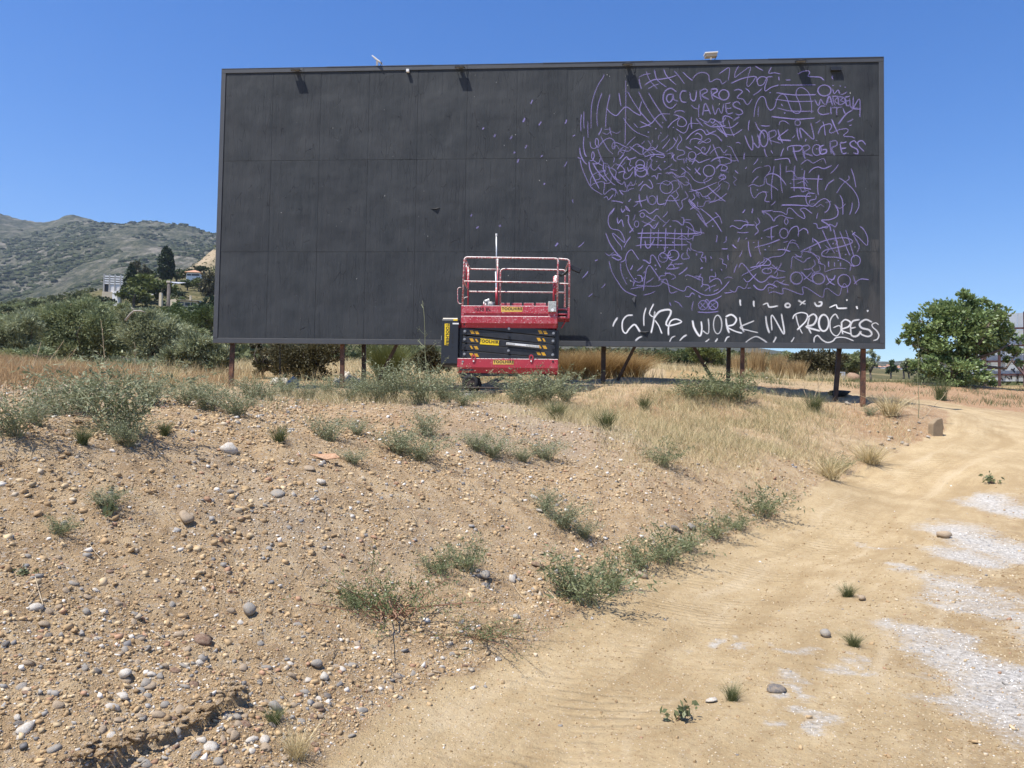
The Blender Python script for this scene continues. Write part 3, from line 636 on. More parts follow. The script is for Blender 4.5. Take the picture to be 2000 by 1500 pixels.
sc.batch('B', '''20,210 60,180 115,155 105,270;205,130 170,190 165,240 200,215 290,150 310,155 290,220 275,290 285,325 330,280 360,230;130,295 220,255 300,235 360,235 370,280 385,315 430,300 460,240 515,235;360,280 400,235 460,250 440,330 445,365 500,330 570,310;350,135 390,160 425,178;500,145 475,200 530,198 585,210;568,230 572,270;628,262 675,262;
740,210 790,185 840,180 850,200 835,230 900,235 950,240 985,270;1060,220 1055,240 1065,260;155,360 200,350 235,370 195,410 190,430 240,440 280,490 325,435;260,340 290,360 300,380;330,405 415,340;340,605 350,520 375,450 410,415 440,430 460,500 490,540 530,510 550,440 590,395 630,410 660,480 690,550 740,570 770,540 750,460 725,400 740,345 785,335 840,380 865,470 868,570;385,505 380,600;
580,310 740,310 910,308;545,380 700,400 910,398;535,440 700,460 890,458;550,520 680,548 890,550;500,598 600,610 740,622 900,612;590,480 605,505;.488,380;.622,568;.1065,315;.1130,320;.1175,330;1190,650 1250,620;1210,680 1235,675;690,795 715,770;
925,760 960,690 1040,665 1050,700 1030,730 1050,750 1115,720 1190,710 1200,735 1160,775 1240,785 1265,800;970,640 985,700 993,775;1050,620 1080,690 1115,765;900,660 950,630;570,680 580,645 620,640 665,670;o740,655,25;300,630 290,730;350,645 380,710 430,760 435,800;400,680 490,682;820,800 810,830;.910,818;.915,895;170,840 200,835 220,850;
435,890 460,970;495,905 515,940;615,885 585,970;255,930 250,995;525,995 600,985 655,985 672,1030;770,1035 830,995 880,1025 930,1000 980,985 1000,1035;335,1040 380,980;325,1115 360,1075 410,1060;430,1055 480,1050 490,1090 440,1160 430,1220 380,1235 330,1220 285,1240;310,1240 315,1300 345,1345 390,1300 440,1290 455,1320 440,1370 490,1380;380,1145 320,1210;525,1050 510,1150 500,1250 503,1360;
580,1030 585,1180 600,1300;640,1050 635,1110;450,1140 500,1120 560,1140 610,1190 635,1230;450,1160 460,1210 510,1235 565,1275;715,1045 705,1160 708,1285;805,1090 808,1280;935,1130 930,1320;685,1175 800,1168 970,1172;675,1250 780,1250 865,1265;665,1340 740,1325 860,1330;840,1115 880,1075 930,1060 980,1075 1055,1045;1040,1120 1115,1035;.782,1082;.675,1210;.370,1270;.790,1283;
990,1275 1020,1215 1075,1175;1095,1300 1150,1220 1210,1170 1205,1140;1120,1160 1180,1200 1250,1270 1290,1340 1300,1420 1265,1490;1230,1075 1255,1150 1275,1250;900,1305 840,1300 815,1340 830,1400 880,1420 940,1370 990,1350 1035,1390 1020,1450 985,1480;590,1410 700,1408 840,1418;1125,1315 1150,1370 1155,1500;1240,1380 1235,1440 1215,1500;1085,1405 1110,1460 1105,1500;
165,1090 200,1120;275,1060 262,1080;95,870 130,880 160,940 200,1015;0,970 60,970 120,990 130,1020 60,1040;60,1040 40,1090 110,1110;20,1160 60,1130 80,1160 40,1175;0,640 60,690 130,700 200,650;0,700 60,750 150,765 235,715;30,650 60,720 95,785;105,630 130,720 160,785;210,600 150,640;60,680 60,600 100,595 150,620''')
sc.batch('C', '''380,120 330,180 318,250 345,310 420,330 455,380 470,440 420,400 365,355 360,370 400,430 440,480 440,510;295,350 330,440 375,510 430,575;525,385 460,490;435,130 450,160 470,140;475,100 490,140 520,150;400,210 410,265 440,230 460,300;475,195 505,195 505,260 550,340;510,350 550,305;545,240 565,180;o578,270,20,28;o630,188,20;
595,160 650,140 700,175 760,135 780,140;660,190 720,230 750,240;620,240 680,265 730,230 760,190 800,225 850,260 880,225;640,295 690,270 740,310 780,250;815,210 865,155;815,295 850,260;905,240 950,245 1000,280 1010,220 985,205;1080,235 1030,230 1010,250 1060,260 1095,300 1110,350 1160,350 1165,305;1030,290 1110,335 1200,355;
585,355 800,352 1020,360 1140,355;590,395 800,395 1040,410;570,470 650,460 850,462 1045,460;635,310 620,400 615,500;710,310 705,400 705,490;780,310 775,400 772,495;848,305 842,400 842,500;932,310 925,400 925,505;988,310 992,400 992,510;655,420 665,480 690,490 710,460 735,425;1055,310 1052,395;.735,362;.860,370;.800,425;.912,440;.860,485;.887,292;
1050,50 1090,110 1150,160 1220,290;1160,125 1230,180 1290,240 1360,345;1200,280 1290,215 1330,200;1295,160 1340,210 1360,270;1130,170 1180,240 1230,300;.1275,290;350,560 380,550 440,580 410,600 350,570;430,620 470,600 490,540 530,505 560,540 600,600;430,625 440,720 490,830;480,580 485,650 520,730 570,800;325,610 350,700 400,790 470,880 580,930;
o820,578,42;o915,555,50,47;820,580 915,570;1075,520 1050,490 1040,540 1060,580 1000,590 990,560 1010,535;630,600 660,605 700,630 710,560 740,565 800,670;920,635 1005,630;850,680 910,600;850,680 970,668;640,880 650,800 670,680 700,650 740,700 800,780 850,775 870,840 890,900 955,885;520,865 650,840 780,835 830,780;800,790 900,840 1010,885 1040,840 1100,870 1200,920 1300,910 1370,860 1430,790;
580,740 620,745 635,800;570,830 650,830;660,810 735,760;830,725 880,720 905,740;960,735 1045,665;520,690 545,645;580,700 640,645;640,725 655,700;1020,750 1040,735 1090,750 1170,785;1240,805 1300,770 1340,780 1360,825;1380,770 1420,755 1460,768;1200,885 1250,850 1310,825;1280,885 1335,860;1165,850 1185,820;1020,930 1060,935 1085,900 1110,920;1145,920 1165,945;1260,970 1360,925;640,920 750,885;1380,900 1460,890;
o1187,1012,42;o1280,1012,42;1160,985 1215,1045;1215,985 1155,1050;1250,985 1310,1045;1310,985 1230,1060;1135,1075 1230,1080 1330,1070;1200,985 1220,960 1245,985;880,985 895,1020;920,975 960,990 1000,1035;1100,975 1085,1065;1125,535 1130,560;1160,580 1185,620;1205,560 1212,590;1255,565 1268,590;1415,550 1418,605;1160,680 1185,665;1255,690 1275,690;1350,680 1362,695;
1305,440 1315,370;1400,380 1395,430 1370,440;1355,495 1415,495;1455,455 1490,490;1500,640 1470,720;.488,765;.570,770;.750,650;.755,685;40,485 100,430;195,605 225,595;80,765 135,700;255,855 295,815;135,935 175,905''')
sc.batch('D', '''500,95 620,97 750,105;575,25 650,18 770,18;320,150 370,150 420,145;345,185 320,150 390,190 430,245 440,220 490,190 550,210 610,220;540,210 525,250 545,275 560,245 540,210;415,155 500,160 545,185 555,130 590,130 650,190 710,220 700,170 670,140 710,125 780,175;140,170 165,135;225,175 235,125;400,100 445,60;990,95 1015,150 1005,200 940,230 865,235 900,260 940,290 950,340;
835,165 820,225;785,265 820,270 835,310 920,290;60,240 130,240 205,260;25,300 50,285 120,315 160,280 255,280;250,245 268,270 265,310;90,345 200,345;330,335 400,305 470,280;410,290 410,420;360,385 435,385;250,485 380,450 485,410;o520,355,38,45;560,360 590,310 640,290 655,330 650,385;655,340 700,310 735,330 740,365;95,435 115,390;165,410 185,395;195,425 200,500 220,575;285,420 290,490 310,555;50,460 90,495;110,575 140,510;
130,745 230,690 330,640 390,580 500,560 540,510 570,440 600,415 635,430;460,505 520,505 580,522;350,580 395,610 390,645 310,650 210,670;105,675 130,630 170,660 230,740 300,800 350,790 400,745 450,765 535,755;150,765 190,800 270,725;o365,700,42,25;410,640 470,690 535,705;430,725 500,625;585,680 600,570 640,590 700,620 730,590 770,575;620,545 690,580;o635,765,55;o838,770,55,50;o1072,790,58;
675,705 740,770 800,805;700,780 775,710;905,735 940,800 990,830;905,830 995,740;1155,740 1190,830;1160,820 1220,775 1300,780;700,685 775,675;890,710 960,685 1030,675 1095,680;670,525 760,480 900,420 1050,395 1130,410 1145,440 1050,475 900,510 865,550 900,570 1000,575 1080,600 1130,640 1125,700;790,405 830,440 860,500;870,320 920,430 985,540;975,315 1000,420 1040,590;1030,335 1070,430 1125,560;1085,320 1120,430 1165,580;o1178,605,42,48;1130,640 1170,660;
1150,360 1190,430 1210,480 1190,530;1145,350 1210,400 1280,465 1285,390 1250,320 1215,290;1175,345 1145,370;735,525 790,540 830,590 865,640;985,620 985,660;1040,620 1040,660;930,610 933,665;.970,450;.1005,520;.1018,605;.1085,550;.315,400;.245,440;.385,475;.350,505;240,825 280,865 330,870 370,825 410,825 460,850;380,905 430,890 510,910 510,860 560,870 690,915 690,850 740,860 870,940 890,880 920,860 1020,925 1050,850 1075,815 1100,850 1105,905;185,855 220,855;470,800 570,830''')
for t in ((1036, 203, 1040, 195), (1052, 245, 1057, 237), (1021, 239, 1025, 230), (964, 268, 968, 262), (996, 272, 1000, 266), (1025, 290, 1029, 283), (1010, 318, 1013, 310), (1103, 242, 1107, 235), (1056, 306, 1060, 303), (1003, 300, 1006, 296), (942, 253, 945, 249), (919, 423, 922, 418), (930, 446, 935, 442), (975, 443, 978, 439), (1062, 361, 1064, 357), (1084, 481, 1090, 474)):
    sc.add([(t[0], t[1]), (t[2], t[3])], .024)
gq = random.Random(21)
for q in range(95):                                             # small filler ticks and squiggles between the larger strokes
    cu, cv, ru, rv = gq.choice(((1270, 340, 110, 45), (1380, 350, 60, 60), (1300, 500, 105, 85), (1560, 420, 110, 90), (1560, 520, 120, 60), (1230, 290, 80, 50)))
    a = gq.uniform(0, 6.28); k = math.sqrt(gq.random()); u = cu + ru * k * math.cos(a); v = cv + rv * k * math.sin(a); d = gq.uniform(0, 3.14); n = gq.choice((2, 3, 4, 5)); L = gq.uniform(7, 13)
    sc.add([(u + L * i * math.cos(d) + (i % 2) * gq.uniform(4, 9) * math.sin(d), v + L * i * math.sin(d) * .8 - (i % 2) * gq.uniform(4, 9) * math.cos(d)) for i in range(n)], .015, .85)
sc.build('purple_scribble', PURPLE, 'purple spray scribbles of loops, grids and faces')
def lettering(key_texts, label, mat=PURPLE, w=.0205):
    s = Strokes()
    for k, t in key_texts: s.batch(k, t, w)
    s.build('graffiti_lettering', mat, label)
lettering([('A', '''1040,375 985,340 930,370 915,440 940,500 990,522 1040,480;1005,395 960,400 945,440 970,470 1000,440 1005,395 1012,440 1050,460;1130,370 1090,365 1070,410 1085,460 1130,470;1160,375 1170,440 1200,455 1215,420 1220,360;1255,360 1265,460;1250,365 1300,345 1320,370 1270,405 1335,445;1355,355 1375,450;1350,350 1400,345 1410,370 1370,400 1440,440;
o1471,400,46,47;1170,490 1200,520 1238,530;1245,485 1240,540 1240,605;1275,590 1300,480 1350,580;1285,545 1340,540;1365,490 1390,580 1420,520 1450,570 1470,480'''), ('B', '80,480 95,575;75,480 130,470;85,525 135,520;95,575 150,562;215,490 190,462 150,480 160,510 225,540 235,570 200,585 170,570')], 'purple lettering reading "@CURRO YAWES"')
lettering([('B', '''o985,360,60,50;1060,345 1075,390 1110,355 1125,395;1130,400 1165,390 1195,370;895,440 930,500 950,440 975,480 1000,490;1000,490 1030,415 1060,500;1010,465 1060,460;1060,415 1085,500;1050,415 1110,415 1080,455 1120,490;1110,415 1120,490 1170,470 1130,450 1160,425 1110,415;1170,420 1190,500 1220,490;1175,420 1220,410;1180,455 1220,450;1215,430 1225,510 1260,510;1250,415 1250,520 1290,515;1240,540 1305,440 1310,605;1230,520 1320,530;
1000,505 950,505 925,550 960,580 1035,570;1045,510 1048,580;1055,515 1150,510;1100,515 1100,590;1155,520 1180,580;1240,540 1180,580 1110,670''')], 'purple lettering reading "OM MARBELLA CITY"')
lettering([('B', '''255,770 290,860 325,905 330,830 320,770;330,830 380,885 390,830 375,760;o430,800,38,75;475,740 505,860;465,745 530,725 540,770 480,810 585,845;560,715 605,845;655,715 560,800 680,820;735,700 755,820;775,800 765,705 885,805 860,655;700,870 735,1005;650,915 650,880 700,865 780,870 760,910 690,920;790,890 810,990;770,880 830,860 850,890 800,930 880,960;o915,905,40,50;
985,860 940,880 950,940 1000,930 1000,900 960,905;1040,830 1050,940;1030,830 1090,820 1100,860 1050,890 1080,955;1130,840 1150,940;1125,840 1190,830;1140,890 1185,885;1150,940 1190,930;1280,850 1260,820 1220,840 1230,870 1285,900 1290,940 1250,930;1365,860 1330,820 1290,835 1300,870 1350,920''')], 'purple lettering reading "WORK IN PROGRES"')
lettering([('A', '695,1310 720,1430;655,1380 770,1355;765,1320 780,1390;o815,1365,35,40;860,1320 870,1400 940,1395;925,1420 985,1320 1070,1440;930,1365 1070,1360')], 'purple lettering reading "HOLA"')
ws = Strokes()
ws.batch('C', '405,1125 375,1170 360,1210;545,1105 490,1110 450,1160 450,1240 480,1270 510,1230 555,1190 580,1210 610,1260;665,1035 645,1110 645,1205;735,1000 700,1070 700,1100 735,1120 745,1070 730,1180 710,1270;730,1140 790,1070 880,1055 890,1090 850,1170 860,1200 930,1190 990,1165 940,1140 890,1160 870,1220 870,1290;745,1150 780,1200 810,1275', .0245)
ws.build('graffiti_lettering', WHITESPRAY, 'white tag left of the white words')
ws = Strokes()
ws.batch('C', '1090,1150 1105,1220 1155,1295 1175,1240 1170,1160;1175,1240 1230,1275 1240,1220 1235,1135;o1320,1190,38,85', .0245)
ws.batch('D', '''-10,1130 20,1270;-15,1120 40,1100 85,1140 60,1190 0,1210 70,1250 140,1270;115,1120 155,1260;250,1155 120,1215 200,1245 285,1265;355,1110 388,1270;410,1245 412,1105 520,1275 498,1090;630,1100 690,1275;600,1140 620,1100 680,1080 735,1100 720,1160 640,1240;755,1120 740,1200 770,1275;730,1130 790,1095 820,1130 790,1190 725,1210 800,1235 855,1250;o885,1175,45,75;
1020,1140 990,1095 945,1150 950,1250 1000,1295 1040,1250 1030,1200 970,1220;1050,1160 1060,1280;1040,1180 1080,1145 1130,1170 1110,1210 1045,1240 1140,1280;1215,1145 1150,1160 1130,1220 1180,1215;1130,1220 1140,1290 1190,1295 1230,1250;1330,1170 1270,1145 1215,1180 1230,1220 1300,1240 1325,1280 1290,1300 1230,1280 1215,1250;1388,1195 1362,1174 1328,1188 1334,1215 1372,1250 1390,1290 1374,1326 1336,1336''', .0245)
ws.build('graffiti_lettering', WHITESPRAY, 'white lettering reading "WORK IN PROGRESS"')
ws = Strokes()
ws.batch('C', '565,1340 600,1310 630,1300;875,1360 900,1310 935,1295;970,1340 1010,1300 1040,1285;1205,1350 1245,1320;1295,1350 1320,1315;1385,1350 1405,1310 1430,1300', .0245, .8)
ws.batch('D', '165,1360 200,1330 265,1300 330,1330 370,1360;420,1355 450,1300;585,1350 615,1305;795,1355 800,1310 830,1290 870,1330 920,1355 970,1340 1000,1310 1080,1310 1160,1340', .0245, .8)
ws.batch('D', '120,960 125,1020;245,970 248,1030;325,1010 370,995 385,1030 465,1020;o555,1015,22,18;650,965 720,1005;720,970 665,1015;800,985 820,1020 860,1015 865,985 835,985;935,1035 1000,1010 1010,1040 1100,1040;.1097,968;1185,1020 1195,1050;.1287,1068', .0245)
ws.build('white_scribble', WHITESPRAY, 'white ticks, crosses and squiggles along the bottom edge')
# ------------------------------------------------------------------ scissor lift
def lift_red(name, splat):
    m, nt, bs, _ = node_mat(name); v = coords(nt); g = N(nt, 'NewGeometry'); sp = N(nt, 'SeparateXYZ'); nt.links.new(g.outputs['Normal'], sp.inputs[0])
    c = mix(nt, noise(nt, 3, 4, .6, v), (.36, .022, .040), (.50, .045, .065))
    up = math_(nt, 'MULTIPLY', math_(nt, 'MAXIMUM', sp.outputs[2], 0.0), .30)
    d = math_(nt, 'ADD', noise(nt, 26, 5, .75, v), up)
    d2 = math_(nt, 'ADD', noise(nt, 9, 4, .7, mapping(nt, v, (1, 1, .35))), math_(nt, 'MULTIPLY', up, .6))
    c = mix(nt, ramp(nt, d2, [(.60 - splat * .16, g3(0)), (.75 - splat * .12, g3(.55))]), c, (.52, .20, .21))
    c = mix(nt, ramp(nt, d, [(.66 - splat * .10, g3(0)), (.70 - splat * .08, g3(.95))]), c, (.74, .70, .66))
    nt.links.new(c, bs.inputs['Base Color']); bs.inputs['Roughness'].default_value = .5; bump(nt, noise(nt, 40, 4, .6, v), bs, .15, .004); return m
RED = lift_red('red_lift_paint', .15); REDS = lift_red('splattered_red_paint', .75); REDR = lift_red('splattered_rail_paint', 1.55)
ARMB = simple('black_lift_paint', (.022, .023, .027), .42, 0, .35, 5, .12); HULL = simple('dark_blue_black_cover', (.014, .018, .025), .5, 0, .2, 4, .05)
YEL = simple('yellow_decal', (.80, .56, .01), .5, 0, .06, 14, .02); YELW = simple('faded_yellow_decal', (.74, .47, .10), .55, 0, .18, 22, .03); ORNG = simple('hazard_orange', (.62, .33, .02), .5, 0, .15, 20, .02)
INK = simple('black_ink', (.012, .012, .014), .6, 0, .1, 20, 0); TYRE = simple('tyre_rubber', (.022, .022, .023), .85, 0, .3, 20, .3)
PIN = simple('pin_steel', (.36, .36, .36), .4, .5, .2, 30, .05)
LX, LY = -.10, 17.70; LZ = gz(LX, LY) - .02
lift = thing('scissor_lift', 'red and black scissor lift with paint splattered railings parked against the billboard', 'scissor lift', (LX, LY, LZ), -YAW)
LM = Matrix.Translation((LX, LY, LZ)) @ Matrix.Rotation(-YAW, 4, 'Z'); LMI = LM.inverted()
def lp(u, v, yl=-.4):
    o = LMI @ Vector(EYE); d = LMI.to_3x3() @ Vector(ray(u, v)); p = o + d * ((yl - o.y) / d.y); return p.x, p.z
def lbox(mb, u0, u1, v0, v1, y0, y1, m=0):
    a, z1_ = lp(u0, v0, y0); b, z0_ = lp(u1, v1, y0); return mb.box(a, b, y0, y1, z0_, z1_, m)
def text_mesh(txt, size, bold=0.0):
    cu = bpy.data.curves.new('lettering', 'FONT'); cu.body = txt; cu.size = size; cu.align_x = 'CENTER'; cu.align_y = 'CENTER'; cu.offset = bold; cu.extrude = .0006; cu.space_character = 1.12
    o = bpy.data.objects.new('lettering', cu); COL.objects.link(o); bpy.context.view_layer.update()
    me = bpy.data.meshes.new_from_object(o.evaluated_get(bpy.context.evaluated_depsgraph_get())); bpy.data.objects.remove(o); me.materials.clear(); me.materials.append(INK); me.name = 'lettering'; return me
def xprof(prof, x0, x1):
    """profile in (y, z), extruded along x"""
    n = len(prof); V = [(x0, y, z) for y, z in prof] + [(x1, y, z) for y, z in prof]
    return MB().add(V, [tuple(range(n - 1, -1, -1)), tuple(range(n, 2 * n))] + [(i, (i + 1) % n, (i + 1) % n + n, i + n) for i in range(n)])
def decal(u, v, w, h, y, mat, txt, size, rot=0.0, torn=True, label=None):
    x, z = lp(u, v, y); k = .03 if torn else 0
    mb = MB(); mb.add([(-w / 2, 0, -h / 2), (w / 2 - k * .4, 0, -h / 2 + k * .2), (w / 2, 0, h / 2 - k * .5), (-w / 2, 0, h / 2), (-w / 2, .0015, -h / 2), (w / 2 - k * .4, .0015, -h / 2 + k * .2), (w / 2, .0015, h / 2 - k * .5), (-w / 2, .0015, h / 2)],
                      [(0, 1, 2, 3), (7, 6, 5, 4), (0, 4, 5, 1), (1, 5, 6, 2), (2, 6, 7, 3), (3, 7, 4, 0)])
    d = mb.part('decal', mat, lift, loc=(x, y, z), rot=(0, rot, 0))
    if label: d['label'] = label
    if txt: child('lettering', text_mesh(txt, size, .003), d, loc=(0, -.0015, h * .05), rot=(R(90), 0, 0))
    return d
xa, _ = lp(893, 700); xb, _ = lp(1090, 700)
# chassis
_, c1 = lp(990, 700.5); _, c2 = lp(990, 718); _, c3 = lp(990, 729)
xprof([(-.40, c1), (-.40, c2), (-.34, c3), (.34, c3), (.40, c2), (.40, c1)], xa, xb).part('chassis', RED, lift, .008)
lbox(MB(), 898, 925, 720.5, 724, -.385, -.372).part('chassis_slot', ARMB, lift)
for u, v in ((904, 706), (1080, 706)):
    x, z = lp(u, v); MB().cyl((x, -.402, z), (0, 1, 0), .022, .012, 14).part('bolt', PIN if u < 1000 else ARMB, lift)
for u in (925, 1037.5):
    x, z = lp(u, 700); mb = MB(); n = 14; V = []; Fc = []
    for k in range(n):
        a = 2 * math.pi * k / n
        for rx, rz in ((.026, .040), (.052, .072)):
            for yy in (-.415, -.403): V.append((x + rx * math.cos(a), yy, z + .018 + rz * math.sin(a)))
    for k in range(n):
        a, b = k * 4, ((k + 1) % n) * 4; Fc += [(a, a + 2, b + 2, b), (a + 1, b + 1, b + 3, a + 3), (a, b, b + 1, a + 1), (a + 2, a + 3, b + 3, b + 2)]
    mb.add(V, Fc); mb.prism([(x - .045, z - .035), (x + .045, z - .035), (x + .02, z - .085), (x, z - .10), (x - .02, z - .085)], -.413, -.403)
    e = mb.part('lifting_eye', RED, lift); MB().cyl((x, -.416, z - .062), (0, 1, 0), .018, .004, 12).part('eye_label', WHITEM, e)
decal(983.5, 707.5, .475, .105, -.4035, YELW, 'TOOLHIRE', .088)
# running gear below: wheels, swing plates, tie bar, skid
for sx in (-1, 1):
    for sy in (-1, 1):
        w = (xb - xa) / 2 + .0; cx = (xa + xb) / 2 + sx * w * .74; prof = []
        mb = MB(); n = 20; rs = [(.12, -.07), (.175, -.075), (.19, -.055), (.19, .055), (.175, .075), (.12, .07)]
        V = []; Fc = []
        for k in range(n):
            a = 2 * math.pi * k / n
            for r_, yy in rs: V.append((r_ * math.cos(a), yy, r_ * math.sin(a)))
        for k in range(n):
            for q in range(len(rs) - 1): a = k * len(rs) + q; b = ((k + 1) % n) * len(rs) + q; Fc.append((a, b, b + 1, a + 1))
        wh = MB().add(V, Fc).part('wheel', TYRE, lift, smooth=True, loc=(cx, sy * .30, .20)); MB().cyl((0, 0, 0), (0, 1, 0), .12, .10, 18).cyl((0, sy * .03, 0), (0, 1, 0), .045, .11, 10).part('rim', DARKRUST, wh)
        mb = MB(); mb.box(cx - .05, cx + .05, sy * .2 - .03, sy * .2 + .03, .18, c3 + .02); mb.part('stub_axle', ARMB, lift)
mb = MB(); lbox(mb, 897, 1012, 728.5, 735, -.33, -.20); mb.part('underframe', ARMB, lift, .006)
for pts, in (([(897, 735), (912, 735), (930, 757), (922, 757)],), ([(946, 757), (956, 757), (966, 748), (985, 741), (985, 735), (962, 740), (950, 748)],), ([(912, 735), (925, 735), (938, 757), (930, 757)],)):
    MB().prism([lp(u, v, -.3) for u, v in pts], -.31, -.27).part('pothole_guard', ARMB, lift)
a = lp(880, 756.5, -.42); b = lp(975, 758, -.42); MB().tube([(a[0], -.42, a[1]), (b[0], -.42, b[1])], .022, 8).part('tie_bar', DARKRUST, lift)
MB().tube([(lp(937, 735, -.25)[0], -.25, c3), (lp(937, 757, -.25)[0], -.25, lp(937, 757, -.25)[1])], .018, 8).part('drop_link', DARKRUST, lift)
mb = MB(); lbox(mb, 900, 965, 764, 778, -.50, -.25); mb.part('base_skid', ARMB, lift, .01)
lbox(MB(), 905, 919, 768, 777, -.515, -.502).part('skid_block', simple('pale_concrete', (.45, .45, .43), .85, 0, .15, 20, .3), lift, .004)
# battery and power box at the left end
b0, bt = lp(863, 623, -.38); b1, bb0 = lp(896, 714, -.38)
xprof([(-.38, bb0), (-.40, bb0 + .05), (-.40, bt - .02), (-.37, bt), (.37, bt), (.40, bt - .02), (.40, bb0 + .05), (.38, bb0)], b0, b1 - .02).part('power_box', HULL, lift, .012)
xprof([(-.36, bt + .001), (-.34, bt + .03), (.34, bt + .03), (.36, bt + .001)], b0 + .02, b1 - .05).part('box_lid', BEIGE, lift, .004)
lbox(MB(), 885.5, 893.5, 623, 626.5, -.403, -.385).part('latch', YEL, lift, .002)
for v in (652, 659.5, 668, 677): lbox(MB(), 882, 885.5, v - 2.6 + (2 if v in (652, 677) else 0), v + 2.6, -.4025, -.401).part('vent_slot', INK, lift)
decal(890, 632, .14, .032, -.4035, WHITEM, '', .02, 0, False)
d = decal(873, 653.5, .50, .115, -.4035, YEL, 'TOOLHIRE', .095, R(90))
MB().box(b0 - .012, b0, -.34, -.22, lp(864, 664)[1], lp(864, 655)[1]).part('side_handle', WHITEM, lift, .003)
# scissor stack
LB = [(907, 633), (908, 647), (907.5, 662.7), (906.5, 677), (907, 691.5)]; RB = [(1081, 651), (1080, 666), (1080, 679.8), (1079.5, 693), (1080, 707)]
def bar(x0, zz0, x1, zz1, hgt, y0, y1):
    dx, dz = x1 - x0, zz1 - zz0; L = math.hypot(dx, dz); nx_, nz_ = -dz / L * hgt / 2, dx / L * hgt / 2; ex, ez = dx / L * .05, dz / L * .05
    return MB().prism([(x0 - ex - nx_, zz0 - ez - nz_), (x1 + ex - nx_, zz1 + ez - nz_), (x1 + ex + nx_, zz1 + ez + nz_), (x0 - ex + nx_, zz0 - ez + nz_)], y0, y1)
for sgn in (1, -1):
    for i, (l, r_) in enumerate(zip(LB, RB)):
        x0, za = lp(*l, -.36); x1, zb = lp(*r_, -.36)
        y0, y1 = (-.365, -.315) if sgn > 0 else (.315, .365)
        bm_ = bar(x0, za, x1, zb, .150, y0, y1); arm = bm_.part('scissor_arm', ARMB, lift, .006)
        if sgn > 0 and i < 5:
            t = math.atan2(zb - za, x1 - x0); h2 = .036
            for side in (0, 1):
                for k in range(2):
                    f = (.085 + .055 * k) if side == 0 else (.855 + .055 * k - .01 * (i % 2)); cx = x0 + (x1 - x0) * f; cz = za + (zb - za) * f; wdt = .075 if (k + i + side) % 3 else .04
                    sk = .035
                    MB().prism([(cx - sk / 2 - wdt / 2 + sk, cz - h2), (cx - sk / 2 + wdt / 2 + sk, cz - h2), (cx - sk / 2 + wdt / 2 - sk * .2, cz + h2), (cx - sk / 2 - wdt / 2 - sk * .2, cz + h2)], -.3668, -.3655).part('hazard_stripe', ORNG, arm)
        bar(x0, zb, x1, za, .135, y0 + .055 * sgn, y1 + .055 * sgn).part('scissor_arm', ARMB, lift, .006)
for i, (l, r_) in enumerate(zip(LB, RB)):
    for k, (u, v) in enumerate((l, r_, ((l[0] + r_[0]) / 2, (l[1] + r_[1]) / 2))):
        if v > 700: continue
        x, z = lp(u, v, -.38); mb = MB(); mb.cyl((x, -.375, z), (0, 1, 0), .030, .03, 14).cyl((x, -.392, z), (0, 1, 0), .019, .014, 10); mb.part('pivot_pin', PIN if (i + k) % 3 else ARMB, lift)
lbox(MB(), 1083, 1091, 645, 699, -.30, .30).part('mast_plate', ARMB, lift, .01)
lbox(MB(), 897, 903, 640, 699, -.30, .30).part('mast_plate', ARMB, lift, .01)
decal(956.5, 668, .44, .135, -.3675, YEL, 'TOOLHIRE', .095, R(4.2))
x0, za = lp(993, 671.5, -.40); x1, zb = lp(1049, 677, -.40)
b_ = bar(x0, za, x1, zb, .055, -.405, -.388).part('maintenance_prop', simple('worn_silver_paint', (.50, .50, .48), .5, .2, .3, 30, .1), lift, .006); xm = (x0 + x1) / 2 - .05; zm = za + (zb - za) * .42
bar(xm - .07, zm + .012, xm + .07, zm, .042, -.4065, -.4055).part('prop_label', WHITEM, b_)
# platform
d0, dt = lp(901, 597.5, -.43); d1, _ = lp(1089, 597.5, -.43); zz = lambda v, y=-.43: lp(990, v, y)[1]
xprof([(-.43, zz(612)), (-.43, zz(597.5)), (-.41, zz(597.0)), (-.41, zz(612))], d0, d1).part('toe_board', REDS, lift, .003)
xprof([(-.405, zz(618)), (-.405, zz(610)), (-.39, zz(610)), (-.39, zz(618))], d0 + .06, d1 - .04).part('recessed_web', RED, lift)
for u0, u1 in ((901, 906), (1071, 1089)): lbox(MB(), u0, u1, 611.5, 618.5, -.429, -.40).part('corner_block', REDS, lift, .004)
xprof([(-.43, zz(631.5)), (-.435, zz(618)), (-.41, zz(617.2)), (-.40, zz(631.5))], d0, d1).part('lower_fascia', REDS, lift, .003)
xprof([(-.40, zz(631.5)), (-.37, zz(640)), (.37, zz(640)), (.40, zz(631.5))], d0 + .01, d1 - .02).part('platform_underside', RED, lift)
MB().box(d0, d1, -.41, .41, zz(606), zz(601)).part('deck', simple('worn_deck_plate', (.22, .21, .20), .6, .3, .3, 12, .3), lift)
xprof([(.41, zz(631)), (.41, zz(597.5)), (.43, zz(597.5)), (.43, zz(631))], d0, d1).part('toe_board', REDS, lift, .003)
for k in range(5):
    x0, zc = lp(976 + k * 23.5, 593.5, .40); x1, _ = lp(976 + k * 23.5 + 20, 593.5, .40); MB().box(x0, x1, .385, .405, zc - .09, zc + .02).part('kick_plate', REDS, lift, .003)
e0, e1 = lp(1089.5, 605, -.2)[0], lp(1112.5, 605, -.2)[0]
for (va, vb, mt) in ((602.5, 605.5, REDS), (612, 614.5, RED), (618.5, 622, REDS)):
    MB().box(e0, e1, -.22, .42, lp(1100, vb, -.22)[1], lp(1100, va, -.22)[1]).part('extension_frame', mt, lift, .003)
MB().box(e0, e1 - .05, -.18, .40, lp(1100, 613, -.18)[1], lp(1100, 605, -.18)[1]).part('extension_web', ARMB, lift)
